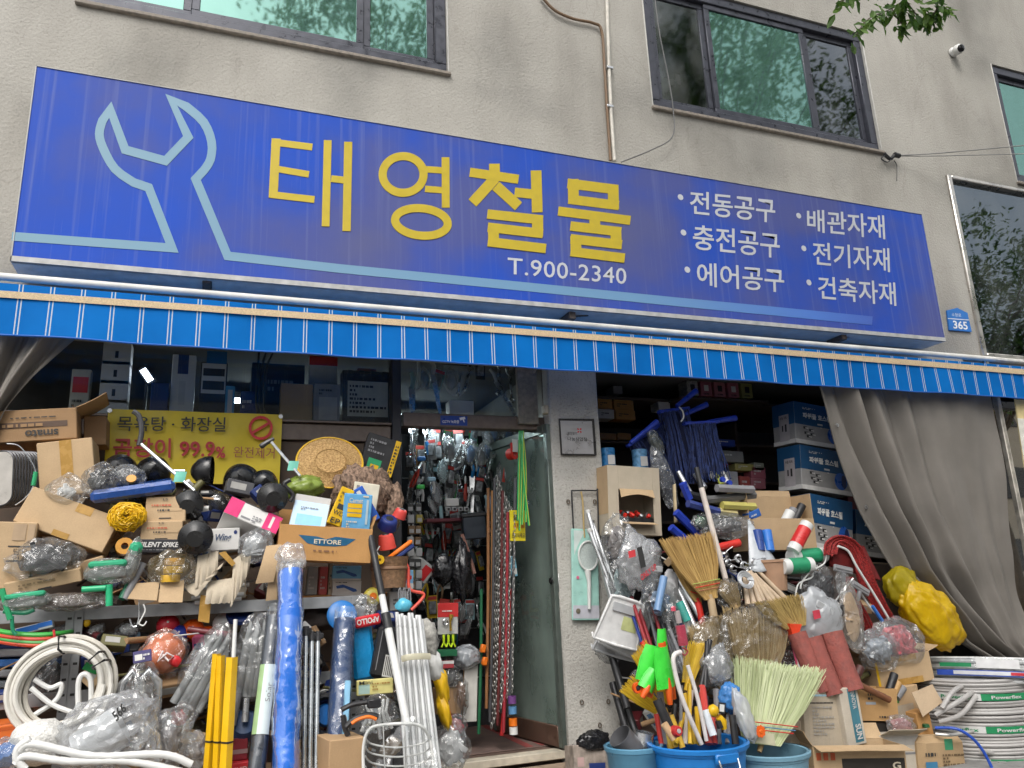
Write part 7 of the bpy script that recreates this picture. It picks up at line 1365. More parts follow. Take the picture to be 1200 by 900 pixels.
# open brown carton with black sticks
b=Box('open_carton','open brown carton with a cut front and dark handles inside',(882,645),(958,644),66,.24,-.42,body=False,yaw=0);b.shell(CB_L,front=.55);b.flap('l',18,.05,CB_L);b.flap('k',10,.05,CB_L);b.patch(0,0,1,.9,CB_L,f='l')
for i,(p0,p1,r,c) in enumerate((((930,612),(940,592),4,BLK),((918,616),(926,600),5,WPL),((924,614),(930,596),4,GREYP))): rod('tool_end',('black handle end standing in the open brown carton','white roller end in the open brown carton','grey tube end in the open brown carton')[i],p0,p1,-.36,-.36,r,c,'handle')
# paint roller packs
def pack(label,p0,p1,rpx,Y,c,cw=WPL,cat='roller',grp='paint roller packs'):
 a,b2=at(*p0,Y),at(*p1,Y);r=rpx*mpp(*p0,Y);t=thing('paint_roller',label,cat,Matrix.Translation(a),grp);part(t,'sleeve',cw,MB().tube([a,b2],r,16),world=True);part(t,'label',c,MB().tube([a.lerp(b2,.22),a.lerp(b2,.82)],r*1.03,16,cap=False),world=True);part(t,'core',BLK,MB().tube([b2,b2+(b2-a)*.02],r*.5,10),world=True)
pack('paint roller in red labelled film leaning on the brown carton',(929,646),(946,614),6.4,-.62,M((.6,.03,.03),.35));pack('paint roller in green labelled film, upper of two',(926,653),(966,650),7,-.58,M((.02,.28,.13),.35));pack('paint roller in green labelled film, lower of two',(916,664),(950,662),7.5,-.64,M((.02,.26,.12),.35))
for i,pts in enumerate(([(968,646),(966,660),(950,670),(940,682),(938,690)],[(950,664),(952,676),(936,684),(932,700)])): wire('roller_frame',('upper','lower')[i] + ' bent white wire roller frame below the green packs','wire',pts,-.64,.006,WPL)
for i,(x,c) in enumerate(((887,M((.01,.05,.25),.4)),(898,M((.03,.18,.60),.4)))): rod('blue_tube',('navy','bright blue')[i] + ' upright tube pack in front of the open carton',(x+4,646),(x,622),-.52,-.48,5,c,'tube')
# white cone of film
t=thing('film_cone','tall white cone of wrapped film leaning among the brushes','wrap',Matrix.Translation(at(900,665,-.56)));A=at(876,606,-.44)
part(t,'sheet',M((.50,.53,.56),.35,bump=.5,bscale=16),MB().sheet(lambda u,v: A.lerp(at(878+34*u,668-8*u+6*math.sin(u*3),-.55-.05*math.sin(u*3.1)),.06+.94*v),14,14,.002),smooth='all',world=True)
# brown paper pot
t=thing('paper_pot','brown cardboard pot between brushes and green rollers','pot',frame(909,692,-.56));k=mpp(909,692,-.56);part(t,'wall',M((.40,.24,.15),.7,bump=.3,bscale=40),MB().lathe([(0,0),(11*k,0),(13.5*k,26*k),(14.5*k,26.5*k),(14.5*k,29*k),(12.5*k,29*k),(10*k,3*k),(0,3*k)],20))
# wooden handled brushes bundle
rnd=random.Random(8)
for i in range(8):
 x1=884+i*5-(2 if i>4 else 0);x0=872+i*2.4;rod('wood_brush',ORD[i] + ' pale wooden brush handle from the left in the fanned bundle',(x1+(i-3)*2.5,712+rnd.uniform(-4,2)),(x0,672+rnd.uniform(-5,5)),-.66,-.58,2.9,M((.58,.45,.32),.55,var=.12),'brush','wooden brush handles in a fan',r1=1.8)
for i in range(7):
 x,y=848+i*6,652+(i*7) % 18;X=frame(x,y,-.56,rnd.uniform(-60,60));t=thing('metal_clip',ORD[i] + ' bright bent metal bracket from the left in the brush bundle','bracket',X,'bent metal brackets');part(t,'loop',M((.60,.61,.62),.25,metal=.7),MB().tube([(.028*math.cos(a),.01*math.sin(a*2),.022*math.sin(a)) for a in [5.2*j/12 for j in range(13)]],.010,7,flat=.4));part(t,'tail',M((.60,.61,.62),.25,metal=.7),MB().tube([(.028,0,0),(.06,0,-.01),(.10,-.01,-.03)],.008,7,flat=.5))
X=frame(873,680,-.66) @ Matrix.Rotation(R(70),4,'X');t=thing('tape_coil','silver strap coil in front of the metal brackets','strap',X);part(t,'winding',ALUM,coil(MB(),Matrix(),.028,.005,5,5,2,jit=.2));
# ------------------------------------------------------------------ brooms
def broom(name,label,base,tl,tr,Y0,Y1,n,c1,c2,bind,seed,handle=None,hmat=None,sway=6,thick=.05,film=None,neck=8,blunt=.06,rst=.0022,group=None):
 a=at(*base,Y0);P,Q=at(*tl,Y1),at(*tr,Y1);t=thing(name,label,'broom',Matrix.Translation(a),group);rnd=random.Random(seed);mb=MB();k=mpp(*base,Y0);ax=(Q-P).normalized()
 for i in range(n):
  u=rnd.random();e=P.lerp(Q,u);s=a+ax*((u-.5)*neck*k)+Vector((0,rnd.uniform(-.5,.5)*thick*.5,0));e=s.lerp(e,rnd.uniform(1-blunt,1+blunt))+Vector((rnd.gauss(0,.006),rnd.uniform(-.5,.5)*thick,rnd.gauss(0,.006)));m=s.lerp(e,.5)+Vector((rnd.gauss(0,.003),0,rnd.gauss(0,.003)))+ax*((u-.5)*sway*k*.5);mb.tube([s,m,e],[rst,rst,rst*.6],3)
 part(t,'bristles',LEAFB(c1,c2),mb,world=True,smooth=False)['kind'] = 'stuff'
 core=MB().sheet(lambda u,v: (a+ax*((u-.5)*neck*k)).lerp(P.lerp(Q,.06+.88*u),v*.86)+ax*((u-.5)*sway*k*.45*math.sin(v*3.1)),8,6,.012);part(t,'core',STRANDS(c1,[.8*q for q in c2],150,(1,1,.1)),core,world=True)
 for (v,m) in bind: part(t,'binding',m,MB().tube([(a+ax*((u-.5)*neck*k)).lerp(P.lerp(Q,u),v)+ax*((u-.5)*sway*k*.45*math.sin(v*3.1))+Vector((0,-thick*.5-.003,0)) for u in [j/10 for j in range(11)]],.0035,5),world=True)
 part(t,'neck',hmat or M((.45,.30,.14),.6),MB().tube([a+(a-P.lerp(Q,.5)).normalized()*.05,a+(P.lerp(Q,.5)-a).normalized()*.03],[.014,.02],10),world=True)
 if handle: part(t,'handle',hmat,MB().tube([a,at(*handle[:2],handle[2])],handle[3]*k,10),world=True)
 if film: part(t,'film',film,MB().blob((Q-P).length*.56,thick*.9,((P+Q)/2-a).length*.56,seed,.12,1.6,4,X=Matrix.Translation(((P+Q)/2*.52+a*.48)) @ (((P+Q)/2-a).normalized().to_track_quat('Z','Y').to_matrix().to_4x4()) if False else Matrix.Translation(((P+Q)/2*.52+a*.48)) @ Matrix.Rotation(math.atan2(((P+Q)/2-a).x,((P+Q)/2-a).z),4,'Y'),ridge=.2),world=True,smooth='all')
 return t
LB = {}
def LEAFB(c1,c2):
 key=(tuple(c1),tuple(c2))
 if key not in LB:
  m,n,l,b_=principled('straw');g=n.new('ShaderNodeNewGeometry');r=ramp(n,l,g.outputs['Random Per Island'],[(0,c1),(1,c2)]);l.new(r.outputs[0],b_.inputs['Base Color']);b_.inputs['Roughness'].default_value=.6;LB[key]=m
 return LB[key]
S1,S2=(.30,.17,.045),(.58,.38,.13)
broom('straw_broom','big golden straw broom standing bristles up with red binding',(833,702),(775,636),(834,626),-.70,-.62,700,S1,S2,[(.22,REDP),(.28,M((.35,.45,.1),.6)),(.16,M((.3,.1,.05),.6))],3,hmat=M((.45,.33,.2),.5),handle=(838,730,-.72,4),neck=14,sway=16)
broom('straw_broom','narrow straw broom just behind the big golden broom',(818,706),(788,660),(812,668),-.62,-.58,250,S1,S2,[(.25,REDP)],5,hmat=REDP,handle=(824,735,-.64,3.5),neck=8)
broom('straw_broom','small straw broom wrapped in film right of the big broom',(862,712),(834,680),(862,684),-.72,-.68,300,(.22,.14,.05),(.42,.30,.13),[],6,film=FILM(alpha=.12,cscale=18),neck=10)
FB1,FB2=(.26,.17,.055),(.46,.32,.12)
WF=FILM((.75,.7,.6),.10,.10,.9,14)
broom('reed_broom','film wrapped reed broom fanned wide in the middle',(892,815),(848,716),(924,716),-.86,-.78,700,(.30,.20,.08),(.52,.39,.20),[(.3,REDP)],7,film=WF,neck=12,sway=26,thick=.07);broom('reed_broom','film wrapped reed broom low behind the yellow scoops',(850,806),(806,738),(852,722),-.80,-.74,450,(.30,.20,.08),(.52,.39,.20),[],8,film=WF,neck=12,sway=20,thick=.06)
t=broom('fan_broom','golden fan broom with bright red plastic base',(932,735),(884,708),(938,697),-.84,-.80,500,FB1,(.50,.36,.12),[],9,neck=24,sway=10)
part(t,'plastic_base',M((.70,.06,.02),.4),MB().extr([(0,0),(.045,.075),(-.06,.085),(-.045,.0),(-.02,-.04)],-.03,.02,Matrix.Translation(at(932,745,-.84))),world=True);part(t,'handle',M((.45,.06,.12),.4),MB().tube([at(928,750,-.84),at(940,800,-.9)],.013,8),world=True);part(t,'handle_stripe',WPL,MB().tube([at(929.5,752,-.853),at(941,800,-.913)],.004,6),world=True)
# green straw broom in the right tub
t=broom('green_broom','pale green straw broom with orange flower standing in the tub',(892,872),(862,776),(962,790),-1.25,-1.12,1100,(.36,.42,.20),(.58,.62,.38),[(.18,REDP),(.22,M((.1,.25,.4),.5)),(.27,REDP)],12,neck=40,sway=14,thick=.10,blunt=.09,rst=.0026)
part(t,'stitched_band',M((.55,.52,.36),.6),MB().sheet(lambda u,v: at(873+36*u-2*v,868-14*v+6*u,-1.315),6,3,.003),world=True)
F0=at(891,857,-1.345)
fl=part(t,'flower',M((.75,.14,.01),.5),MB().lathe([(0,.012),(.008,.012),(.012,.006),(0,.004)],12,Matrix.Translation(F0) @ Matrix.Rotation(R(90),4,'X')),world=True)
for j in range(9): a=j*.698;part(t,'petal',M((.75,.12,.01),.5),MB().extr([(0,.004),(.012,.012),(.03,.009),(.036,0),(.03,-.009),(.012,-.012),(0,-.004)],-.004,.0,Matrix.Translation(F0+Vector((0,-.001*(j % 3),0))) @ Matrix.Rotation(a,4,'Y')),world=True,smooth=False)
for j in (-1,1): part(t,'leaf',M((.02,.12,.05),.5),MB().extr([(0,0),(.02,.012),(.045,0),(.02,-.012)],.001,.004,Matrix.Translation(F0) @ Matrix.Rotation(j*1.2-1.5,4,'Y')),world=True,smooth=False)

# ------------------------------------------------------------------ tubs
def tub(label,px,py,Y,rpx,col,h=.40,handle=False):
 c=at(px,py,Y);r=rpx*mpp(px,py,Y);X=Matrix.Translation((c.x,Y,c.z-h));t=thing('tub',label,'tub',X,'blue plastic tubs');m=M(col,.38,var=.14,scale=7,bump=.05,bscale=30)
 part(t,'wall',m,MB().lathe([(0,0),(r*.78,0),(r*.82,.02),(r*.97,h-.045),(r*1.0,h-.04),(r*1.02,h-.006),(r*1.0,h),(r*.94,h-.004),(r*.78,.02),(0,.015)],40));part(t,'rim',m,MB().lathe([(r*1.0,h-.028),(r*1.05,h-.024),(r*1.06,h-.004),(r*1.02,h+.002)],40,cap=False))
 if handle:
  part(t,'handle_lug',m,MB().box(-.075,.075,-r*1.06,-r*.97,h-.075,h-.02,.008));part(t,'handle',STEEL,MB().tube([(-.06,-r*1.06,h-.05),(-.058,-r*1.12,h-.09),(-.04,-r*1.14,h-.125),(0,-r*1.15,h-.135),(.04,-r*1.14,h-.125),(.058,-r*1.12,h-.09),(.06,-r*1.06,h-.05)],.005,7))
 return t,c,r
tub('faded grey blue tub holding silver duct pieces beside the pillar',742,872,-1.12,29,(.09,.24,.36),.34);tb=tub('bright blue tub with steel handle in the middle',817,868,-1.30,48,(.012,.17,.50),.42,True);tub('faded grey blue tub holding the green straw broom',902,878,-1.22,36,(.16,.31,.40),.36)
# ducts
for i,(p0,p1,r,c) in enumerate((((742,880),(726,862),13,M((.16,.16,.17),.45,metal=.4)),((752,885),(755,858),10.5,M((.58,.59,.60),.25,metal=.9,var=.2)))):
 a,b2=at(*p0,-1.12),at(*p1,-1.13);rr=r*mpp(*p0,-1.12);Q=(b2-a).normalized().to_track_quat('Z','Y').to_matrix().to_4x4();L=(b2-a).length;t=thing('duct_piece',('dark grey','bright silver')[i] + ' open duct pipe piece in the faded tub','duct',Matrix.Translation(a) @ Q);part(t,'pipe',c,MB().lathe([(rr*.94,0),(rr,0),(rr*1.03,.01),(rr,.02),(rr*1.03,.03),(rr,.04),(rr,L),(rr*.96,L),(rr*.94,0)],28))
# fillings of the middle tub
for i,(p0,p1,Y0,Y1,c,lab) in enumerate((((800,876),(786,838),-1.25,-1.2,M((.58,.36,.04),.5),'yellow wooden handle of the green shovel'),((792,876),(778,830),-1.22,-1.15,M((.58,.36,.04),.5),'second yellow wooden handle in the middle tub'),((786,878),(775,836),-1.20,-1.15,M((.60,.40,.05),.5),'third yellow wooden handle in the middle tub'))): rod('shovel_handle',lab,p0,p1,Y0,Y1,3.2,c,'handle')
def shovel(label,px,py,Y,w,h,roll,c,c2,yaw=0):
 k=mpp(px,py,Y);w*=k;h*=k;t=thing('toy_shovel',label,'shovel',frame(px,py,Y,roll,yaw),'green and orange small shovels')
 part(t,'blade',c,MB().sheet(lambda u,v: Vector(((u-.5)*w*(1-.25*v*v),-.03*(1-(2*u-1)**2),h*v)),8,6,.004));part(t,'rib',c,MB().tube([(-.5*w,0,0),(-.46*w,0,h*.6),(-.30*w,0,h)],.005,6));part(t,'socket',c2,MB().tube([(0,-.01,-h*.4),(0,-.015,.0),(0,-.02,h*.25)],[.016,.022,.012],10))
NG=M((.05,.62,.05),.35);NO=M((.68,.10,.01),.4)
shovel('neon green square shovel with orange socket in the tub',763,800,-1.18,36,36,16,NG,NO);shovel('neon green narrow shovel turned edge on in the tub',781,806,-1.24,28,40,-4,NG,NO,20);shovel('neon green shovel behind with tip up',778,775,-1.10,16,32,0,NG,NO,20);shovel('orange shovel behind the neon green ones',784,800,-1.14,16,40,-8,NO,NO,30);shovel('small green shovel lying low at the tub left',756,808,-1.22,18,22,35,NG,NO)
# yellow whisks
for i,(base,tl,tr,lab) in enumerate((((772,832),(728,810),(744,792),'yellow hand whisk leaning left out of the tub'),((778,815),(742,772),(758,752),'yellow hand whisk behind the green shovels'),((806,800),(806,754),(828,756),'yellow flat whisk right of the pink squeegee'))): broom('hand_whisk',lab,base,tl,tr,-1.05,-1.02,160,(.50,.30,.01),(.75,.52,.03),[],20+i,hmat=YELP,neck=12,sway=4,thick=.03,group='yellow hand whisks')
t=thing('orange_knob','orange round knob with black hub on the yellow whisk','knob',frame(747,806,-1.20));part(t,'ring',NO,MB().lathe([(.016,-.014),(.03,-.014),(.033,0),(.03,.012),(.016,.012)],20,Matrix.Rotation(R(90),4,'X')));part(t,'hub',BLK,MB().lathe([(0,.016),(.012,.014),(.017,0),(.017,-.01)],14,Matrix.Rotation(R(90),4,'X')))
rod('black_yellow_handle','black and yellow brush handle standing in the tub',(786,856),(770,820),-1.3,-1.26,5,BLK,'handle');rod('red_band','red striped stick behind the green shovels',(768,775),(752,752),-1.05,-1.0,3,REDP,'stick')
rnd=random.Random(41)
for i in range(16):
 x=775+i*5.6;nm,c=rnd.choice((('black',(.02,.02,.022)),('yellow',(.6,.38,.02)),('pale',(.55,.5,.45)),('red',(.5,.04,.03)),('wooden',(.42,.27,.13)),('grey',(.2,.2,.21))));rod('tub_tool',ORD[i] + ' tool from the left in the back row of the middle tub, '+nm,(x,872),(x+rnd.uniform(-14,10),815+rnd.uniform(-14,22)),-1.24+rnd.uniform(-.06,.08),-1.14,rnd.uniform(1.8,4),M(c,.45),'tool','tools in the middle tub',n=8)
spool('red_tape','red edged tape roll lying at the rim of the middle tub',793,857,-1.36,.033,.05,M((.45,.03,.03),.4),0,80,cap=M((.35,.35,.35),.5),cat='tape')
rod('wood_stub','short pale wooden stub at the tub rim beside the tape roll',(790,866),(778,848),-1.34,-1.32,4,M((.55,.36,.2),.6),'handle')
# long white frame hook (drain brush) and pink squeegee pack
t=thing('white_u_pole','white plastic U shaped pole standing in the middle tub','pole',Matrix.Translation(at(815,862,-1.3)));part(t,'bow',M((.66,.62,.60),.35),MB().tube(path([(822,872),(800,820),(790,782),(790,768),(798,764)],-1.30),.014,10),world=True);part(t,'bow',M((.66,.62,.60),.35),MB().tube(path([(828,868),(818,820),(806,780)],-1.32),.012,10),world=True)
t=thing('pink_roller','pink handled roller brush in clear pack above the shovels','brush',Matrix.Translation(at(800,775,-1.15)));part(t,'handle',M((.68,.06,.12),.4),MB().tube(path([(801,756),(797,733)],-1.15),.030,12),world=True);part(t,'neck',M((.6,.5,.5),.4),MB().tube(path([(796,730),(793,716)],-1.15),.018,10),world=True);part(t,'cap',M((.68,.05,.10),.4),MB().lathe([(0,.02),(.014,.014),(.016,-.01)],12,Matrix.Translation(at(789,714,-1.15))),world=True);part(t,'loop',RED,MB().tube(path([(798,762),(802,768),(806,763),(800,759)],-1.17),.005,6),world=True);part(t,'film',FILM(alpha=.08,cscale=12),MB().sheet(lambda u,v: at(780+24*u+6*v,706+90*v,-1.19-.02*math.sin(u*3)),8,12),smooth='all',world=True)
rod('white_pipe_short','short white tube leaning right in the middle tub',(836,862),(826,832),-1.34,-1.3,4,M((.62,.66,.70),.35),'tube')
t=thing('yellow_tool','yellow and black hand tool pack in the middle tub','tool',frame(842,842,-1.32));part(t,'head',YELP,MB().blob(.035,.03,.035,2,.1,1,2,X=Matrix.Translation((-.03,0,.045))));part(t,'body',YELP,MB().tube([(0,0,.01),(.025,0,-.02),(.03,0,-.06)],[.02,.026,.018],10));part(t,'grip',BLK,MB().tube([(-.01,-.005,-.01),(.0,-.01,-.05)],.018,8));part(t,'card',BLK,MB().box(-.02,.03,-.02,-.016,.03,.09,.002,Matrix.Rotation(R(12),4,'Y')));part(t,'card_print',WPL,MB().box(-.012,.02,-.0225,-.0205,.04,.08,.0005,Matrix.Rotation(R(12),4,'Y')))
rod('black_marker','black handle standing at the right rim of the middle tub',(862,872),(858,838),-1.36,-1.34,3.6,BLK,'handle');bag('blue_pack','blue film pack between the tubs',856,818,-1.18,24,36,.1,111,M((.05,.2,.5),.3,bump=.6,bscale=20),cat='package');bag('grey_bag','grey twisted plastic bag above the yellow tool',840,782,-1.10,36,44,.12,112,FILM((.40,.41,.42),.6,.2,.9,14),M((.35,.36,.37),.5),roll=20,neck=.5);bag('white_bag','white film tail hanging between the two tubs',872,840,-1.34,18,60,.08,113,MILKY,roll=-18,neck=.4)
for i,(p0,p1) in enumerate((((820,812),(832,750)),((826,806),(829,752)))): rod('black_rod',('left','right')[i] + ' thin black rod standing behind the yellow tool',p0,p1,-1.15,-1.08,2.6,BLK,'rod')
# sticks between bag and brooms
rnd=random.Random(14)
for i in range(12):
 x=742+i*4.6;c=rnd.choice([(.02,.05,.3),(.45,.03,.04),(.04,.04,.045),(.12,.13,.14),(.3,.3,.32),(.35,.02,.03)]);rod('thin_stick',('first','second','third','fourth','fifth','sixth','seventh','eighth','ninth','tenth','eleventh','twelfth')[i] + ' coloured thin stick from the left behind the green shovels',(x+22,790),(x-4+rnd.uniform(-6,6),702+rnd.uniform(-10,20)),-.80,-.42,rnd.uniform(1.3,2.2),M([q*.6 for q in c],.4),'stick','coloured thin sticks behind the shovels')
# printed clear carrier bag and neighbours
t=bag('carrier_bag','hanging clear carrier bag with red and black print',750,660,-.50,52,64,.12,115,FILM((.60,.61,.63),.5,.15,.9,12),M((.42,.43,.44),.45),roll=-14,neck=.75,cs=.7)
part(t,'lettering',M((.55,.04,.05),.5),quadtext(MB(),'ONLY UP',(750,674),(768,660),(770,666),(752,681),-.60,.03),world=True,smooth=False);part(t,'print',M((.55,.04,.05),.5),flat((736,646),(744,644),(745,652),(737,654),-.60,.002),world=True,smooth=False);part(t,'print',INK,flat((746,642),(752,640),(757,664),(751,666),-.60,.002),world=True,smooth=False)
bag('clear_bag','clear bag of grey tubes behind the carrier bag',724,636,-.36,34,70,.12,116,CLEAR2,M((.25,.22,.21),.5),cs=.7);bag('clear_bag','clear bag of blue grey tubes under the carrier bag',773,704,-.56,44,50,.12,117,CLEAR2,M((.16,.24,.36),.4),cs=.6);bag('clear_bag','crumpled clear bag of aqua pieces left of the sticks',728,684,-.40,28,60,.12,118,CLEAR2,M((.25,.33,.34),.5),cs=.7);bag('white_cloth','white cotton glove lump right of the carrier bag',786,690,-.52,18,44,.08,119,M((.45,.45,.46),.7,bump=.5,bscale=40),cat='gloves')
rod('blue_roll','pale blue thin roll under the carrier bag',(770,716),(778,676),-.66,-.62,4,M((.16,.28,.48),.4),'roll');rod('teal_handle','teal handle among the steel sticks',(806,728),(796,706),-.66,-.62,4.5,M((.02,.30,.25),.4),'handle')
# ------------------------------------------------------------------ right heap
# red mop coil
t=thing('red_mop','dark red rope mop draped over in a tall loop','mop',Matrix.Translation(at(1010,740,-.62)));rnd=random.Random(5);mb=MB()
for i in range(70):
 o=rnd.uniform(0,18);oy=rnd.uniform(-.07,.03);j=rnd.gauss(0,1.2);P=path([(966+o*.8,650+j),(968+o*.8,636+o*.3),(985+j,628+o*.55),(1008-o*.55,640+o*.5),(1024-o*.85+j,680+o*.2),(1046-o*.9,722+j)],-.60+oy,4);mb.tube(P,.0085,4)
for i in range(26):
 o=rnd.uniform(0,10);oy=rnd.uniform(-.05,.03);P=path([(990+o,676),(996+o,700),(1006+o*1.2,722),(1016+o*1.3,745)],-.62+oy,4);mb.tube(P,.0065,4)
part(t,'strands',STRANDS((.10,.005,.005),(.42,.022,.02),90,(1,1,1),bump=.8),mb,world=True)['kind'] = 'stuff';part(t,'core',M((.14,.008,.008),.9),MB().sheet(lambda u,v: at(972+36*u+20*v*u,640+24*v*(1-u)+40*v*u,-.58),8,6,.04),world=True)
t=thing('mop_stick','white bent mop frame with blue grip over the red mop','handle',Matrix.Translation(at(1042,726,-.74)));part(t,'tube',WPL,MB().tube(path([(982,640),(994,646),(1004,664),(1024,696),(1042,726)],-.72),.009,8),world=True);part(t,'tube',WPL,MB().tube(path([(1008,694),(1020,712),(1030,722)],-.72),.008,8),world=True);part(t,'grip',M((.03,.15,.5),.4),MB().tube(path([(1022,710),(1034,728)],-.73),.014,8),world=True)
for i,(px,py,ro) in enumerate(((988,668,12),(1008,690,30))):
 t=thing('squeegee_head',('left','right')[i] + ' grey plastic squeegee head in front of the red mop','squeegee',frame(px,py,-.76,ro),'grey squeegee heads');part(t,'blade',M((.24,.24,.25),.4),MB().box(-.085,.085,-.012,.012,-.02,.03,.006));part(t,'rib',M((.30,.30,.31),.4),MB().box(-.075,.075,-.02,-.0125,.0,.018,.003));part(t,'socket',GREYP,MB().tube([(0,0,-.02),(.01,.0,-.09)],[.018,.012],8))
bag('clear_bag','clear film bag of grey handles left of the red mop',962,690,-.62,40,60,.12,121,CLEAR2,M((.04,.04,.045),.5),roll=-20);b=Box('small_carton','small tan carton flap in the dark gap below the roller frames',(948,714),(972,712),16,.1,-.66,CB_L,tilt=-20)
for i in range(5): onething('wood_end',ORD[i] + ' round sawn wooden stick end in the gap under the carton flap','stick',MB().tube([at(958+(i % 3)*8,716+(i //3)*7,-.66),at(960+(i % 3)*8,712+(i //3)*7,-.4)],.014,10),M((.48,.30,.12),.6),'sawn wooden stick ends')
onething('orange_cap','small glowing orange cap in the dark gap','cap',MB().blob(.018,.018,.016,2,.05,1,2,X=frame(983,721,-.60)),M((.70,.25,.01),.35))
bag('glove_pack','flat pack of cream rubber gloves hanging beside red mop',998,722,-.78,26,84,.06,123,FILM((.7,.6,.5),.3,.12,.8,12),M((.60,.42,.26),.5),cat='package',cs=.85,amp=.08,ridge=.1);bag('film_strip','gathered clear film strip above the cream glove pack',990,688,-.76,18,40,.05,124,CLEAR,roll=-20)
t=bag('grey_carrier','grey carrier bag with small red print above the brown rolls',956,728,-.78,60,76,.14,125,FILM((.52,.54,.56),.72,.25,.8,12),M((.4,.41,.42),.5),roll=-24,amp=.14);part(t,'print',M((.55,.05,.08),.5),flat((952,716),(960,714),(962,724),(954,726),-.872,.002),world=True,smooth=False)
# brown fabric rolls
BR=M((.27,.075,.06),.75,var=.18,scale=30,bump=.5,bscale=60)
for i,(p0,p1,r) in enumerate((((962,812),(934,742),9),((976,815),(950,748),10.5),((998,810),(973,742),11))): roll_('brown_roll',('left half hidden','middle','front right')[i] + ' red brown rubber mat roll standing in the heap',p0,p1,-.98-.02*i,-.88-.02*i,r,BR,lump=.05,seed=i)
# cartons at the right
b=Box('open_carton','open tan carton overflowing with film packs and yellow tape',(1034,808),(1092,796),34,.26,-.80,body=False,yaw=-6);b.shell(CB_L);b.flap('l',50,.14,CB_L);b.flap('r',70,.10,CB_L);b.patch(.0,.0,.04,1,YELP,'tape').patch(.30,.8,.75,1,TAPE,'tape').patch(.35,0,.8,.22,TAPE,'tape')
bag('film_pack','heap of clear film packs with red parts in the open carton',1052,752,-.76,56,56,.22,131,FILM(alpha=.26,cscale=16),M((.55,.10,.12),.45,var=.6,scale=30),roll=10,cs=.8);bag('film_pack','heap of clear film packs with grey parts in the open carton',1030,762,-.80,44,46,.18,132,FILM(alpha=.26,cscale=17),M((.25,.28,.32),.4,var=.6,scale=30),cs=.8)
b=Box('round_carton','orange brown carton of dark tubes below the open tan carton',(1008,845),(1052,845),38,.2,-.94,body=False,yaw=-4);b.shell(CARD((.50,.30,.13)));b.lines(.25,.65,.7,.9,2).patch(.2,.5,.45,.58,M((.35,.38,.42),.5)).lines(.5,.1,.75,.2,1)
for i,(p0,p1,c) in enumerate((((1040,815),(1048,790),BLK),((1046,815),(1052,800),M((.5,.3,.12),.5)),((1050,818),(1058,806),GREYP))): rod('dark_tube',('black tube standing in the orange brown carton','tan tube end in the orange brown carton','grey tube end in the orange brown carton')[i],p0,p1,-.88,-.86,3.6,c,'tube')
rod('brown_rail','long reddish brown wooden rail lying across the carton tops',(1006,802),(1042,820),-.98,-.98,3,M((.18,.07,.03),.5),'rail');rod('brown_stub','short dark brown stub standing by the cream gloves',(1000,800),(1008,782),-.9,-.88,4,M((.08,.025,.02),.5),'stub')
Box('black_flat_box','flat black box under the orange brown carton',(1010,858),(1054,858),12,.2,-.92,M((.03,.027,.025),.5))
b=Box('tan_carton','small tan carton with raised square lid beside the hose stack',(1050,852),(1086,846),44,.2,-.86,CB_L,yaw=10);b.patch(.02,.62,.16,.8,M((.05,.25,.05),.5));b.patch(0,.0,.7,.55,CARD((.42,.36,.28)))
t=thing('carton_lid','loose square tan carton lid tilted toward the street','cardboard',Matrix.Translation(at(1085,838,-.98)));P=[at(1068,812,-.98),at(1092,802,-.96),at(1104,823,-.98),at(1081,840,-1.0)];part(t,'sheet',CARD((.60,.45,.30)),MB().sheet(lambda u,v: P[0].lerp(P[1],u).lerp(P[3].lerp(P[2],u),v),4,4,.005),world=True)
b=Box('sun_carton','pale ribbed carton with blue strip reading SUN',(946,890),(994,888),78,.25,-1.02,CB_P,yaw=-2);b.patch(.0,0,.12,1,CARD((.46,.40,.31)));[b.patch(.2+.09*i,.1,.205+.09*i,.98,M((.40,.36,.30),.8)) for i in range(6)];b.lines(.2,.35,.7,.8,9,M((.35,.33,.3),.6)).patch(.16,.82,.72,.84,INK).patch(.16,.93,.72,.96,M((.35,.55,.65),.5))
b2_=Box('sun_carton','tall side carton printed SUN on a teal strip',(994,876),(1017,871),68,.16,-1.06,CB_W,yaw=4);b2_.patch(.42,.05,.86,.98,M((.06,.20,.26),.5)).text('SUN',.5,.1,.8,.36,WCARD,rot=-90,bold=.03).text('INNOVA',.54,.62,.76,.92,WCARD,rot=-90)
b=Box('plain_carton','dusty plain carton under the pale ribbed carton',(928,925),(960,925),80,.2,-.98,CB_P)
b=Box('open_carton','open carton with black band and white letter G',(966,922),(1054,914),44,.24,-1.22,body=False,yaw=-14);b.shell(CB_L);b.flap('l',30,.10,CB_L);b.flap('k',35,.11,CB_L);b.flap('f',96,.10,CB_L);b.patch(.30,.06,.98,.66,M((.03,.025,.02),.5)).text('G',.84,.36,.93,.56,CREAM,bold=.03);[b.patch(.03+.075*i,.62,.08+.075*i,.82,M((.48,.09,.03),.5)) for i in range(3)]
for i,x in enumerate((1012,1020,1027)): onething('black_fitting',('left','middle','right')[i] + ' black pipe fitting inside the open G carton','fitting',MB().lathe([(.02,-.03),(.03,-.03),(.03,0),(.036,.0),(.036,.014),(.022,.014),(.02,-.03)],16,frame(x,882+i,-1.12) @ Matrix.Rotation(R(40+20*i),4,'X')),BLK,'black fittings in the carton')
b=Box('white_carton','white printed carton with grey lines at the bottom edge',(1036,925),(1084,922),62,.2,-1.05,CB_W,yaw=3);b.patch(.0,.62,1,.66,GREYP).patch(.1,.22,1,.25,GREYP).patch(.1,.8,1,.97,M((.4,.38,.35),.6)).lines(.1,.3,.7,.55,3,M((.45,.43,.4),.6));b.flap('f',60,.09,CB_P)
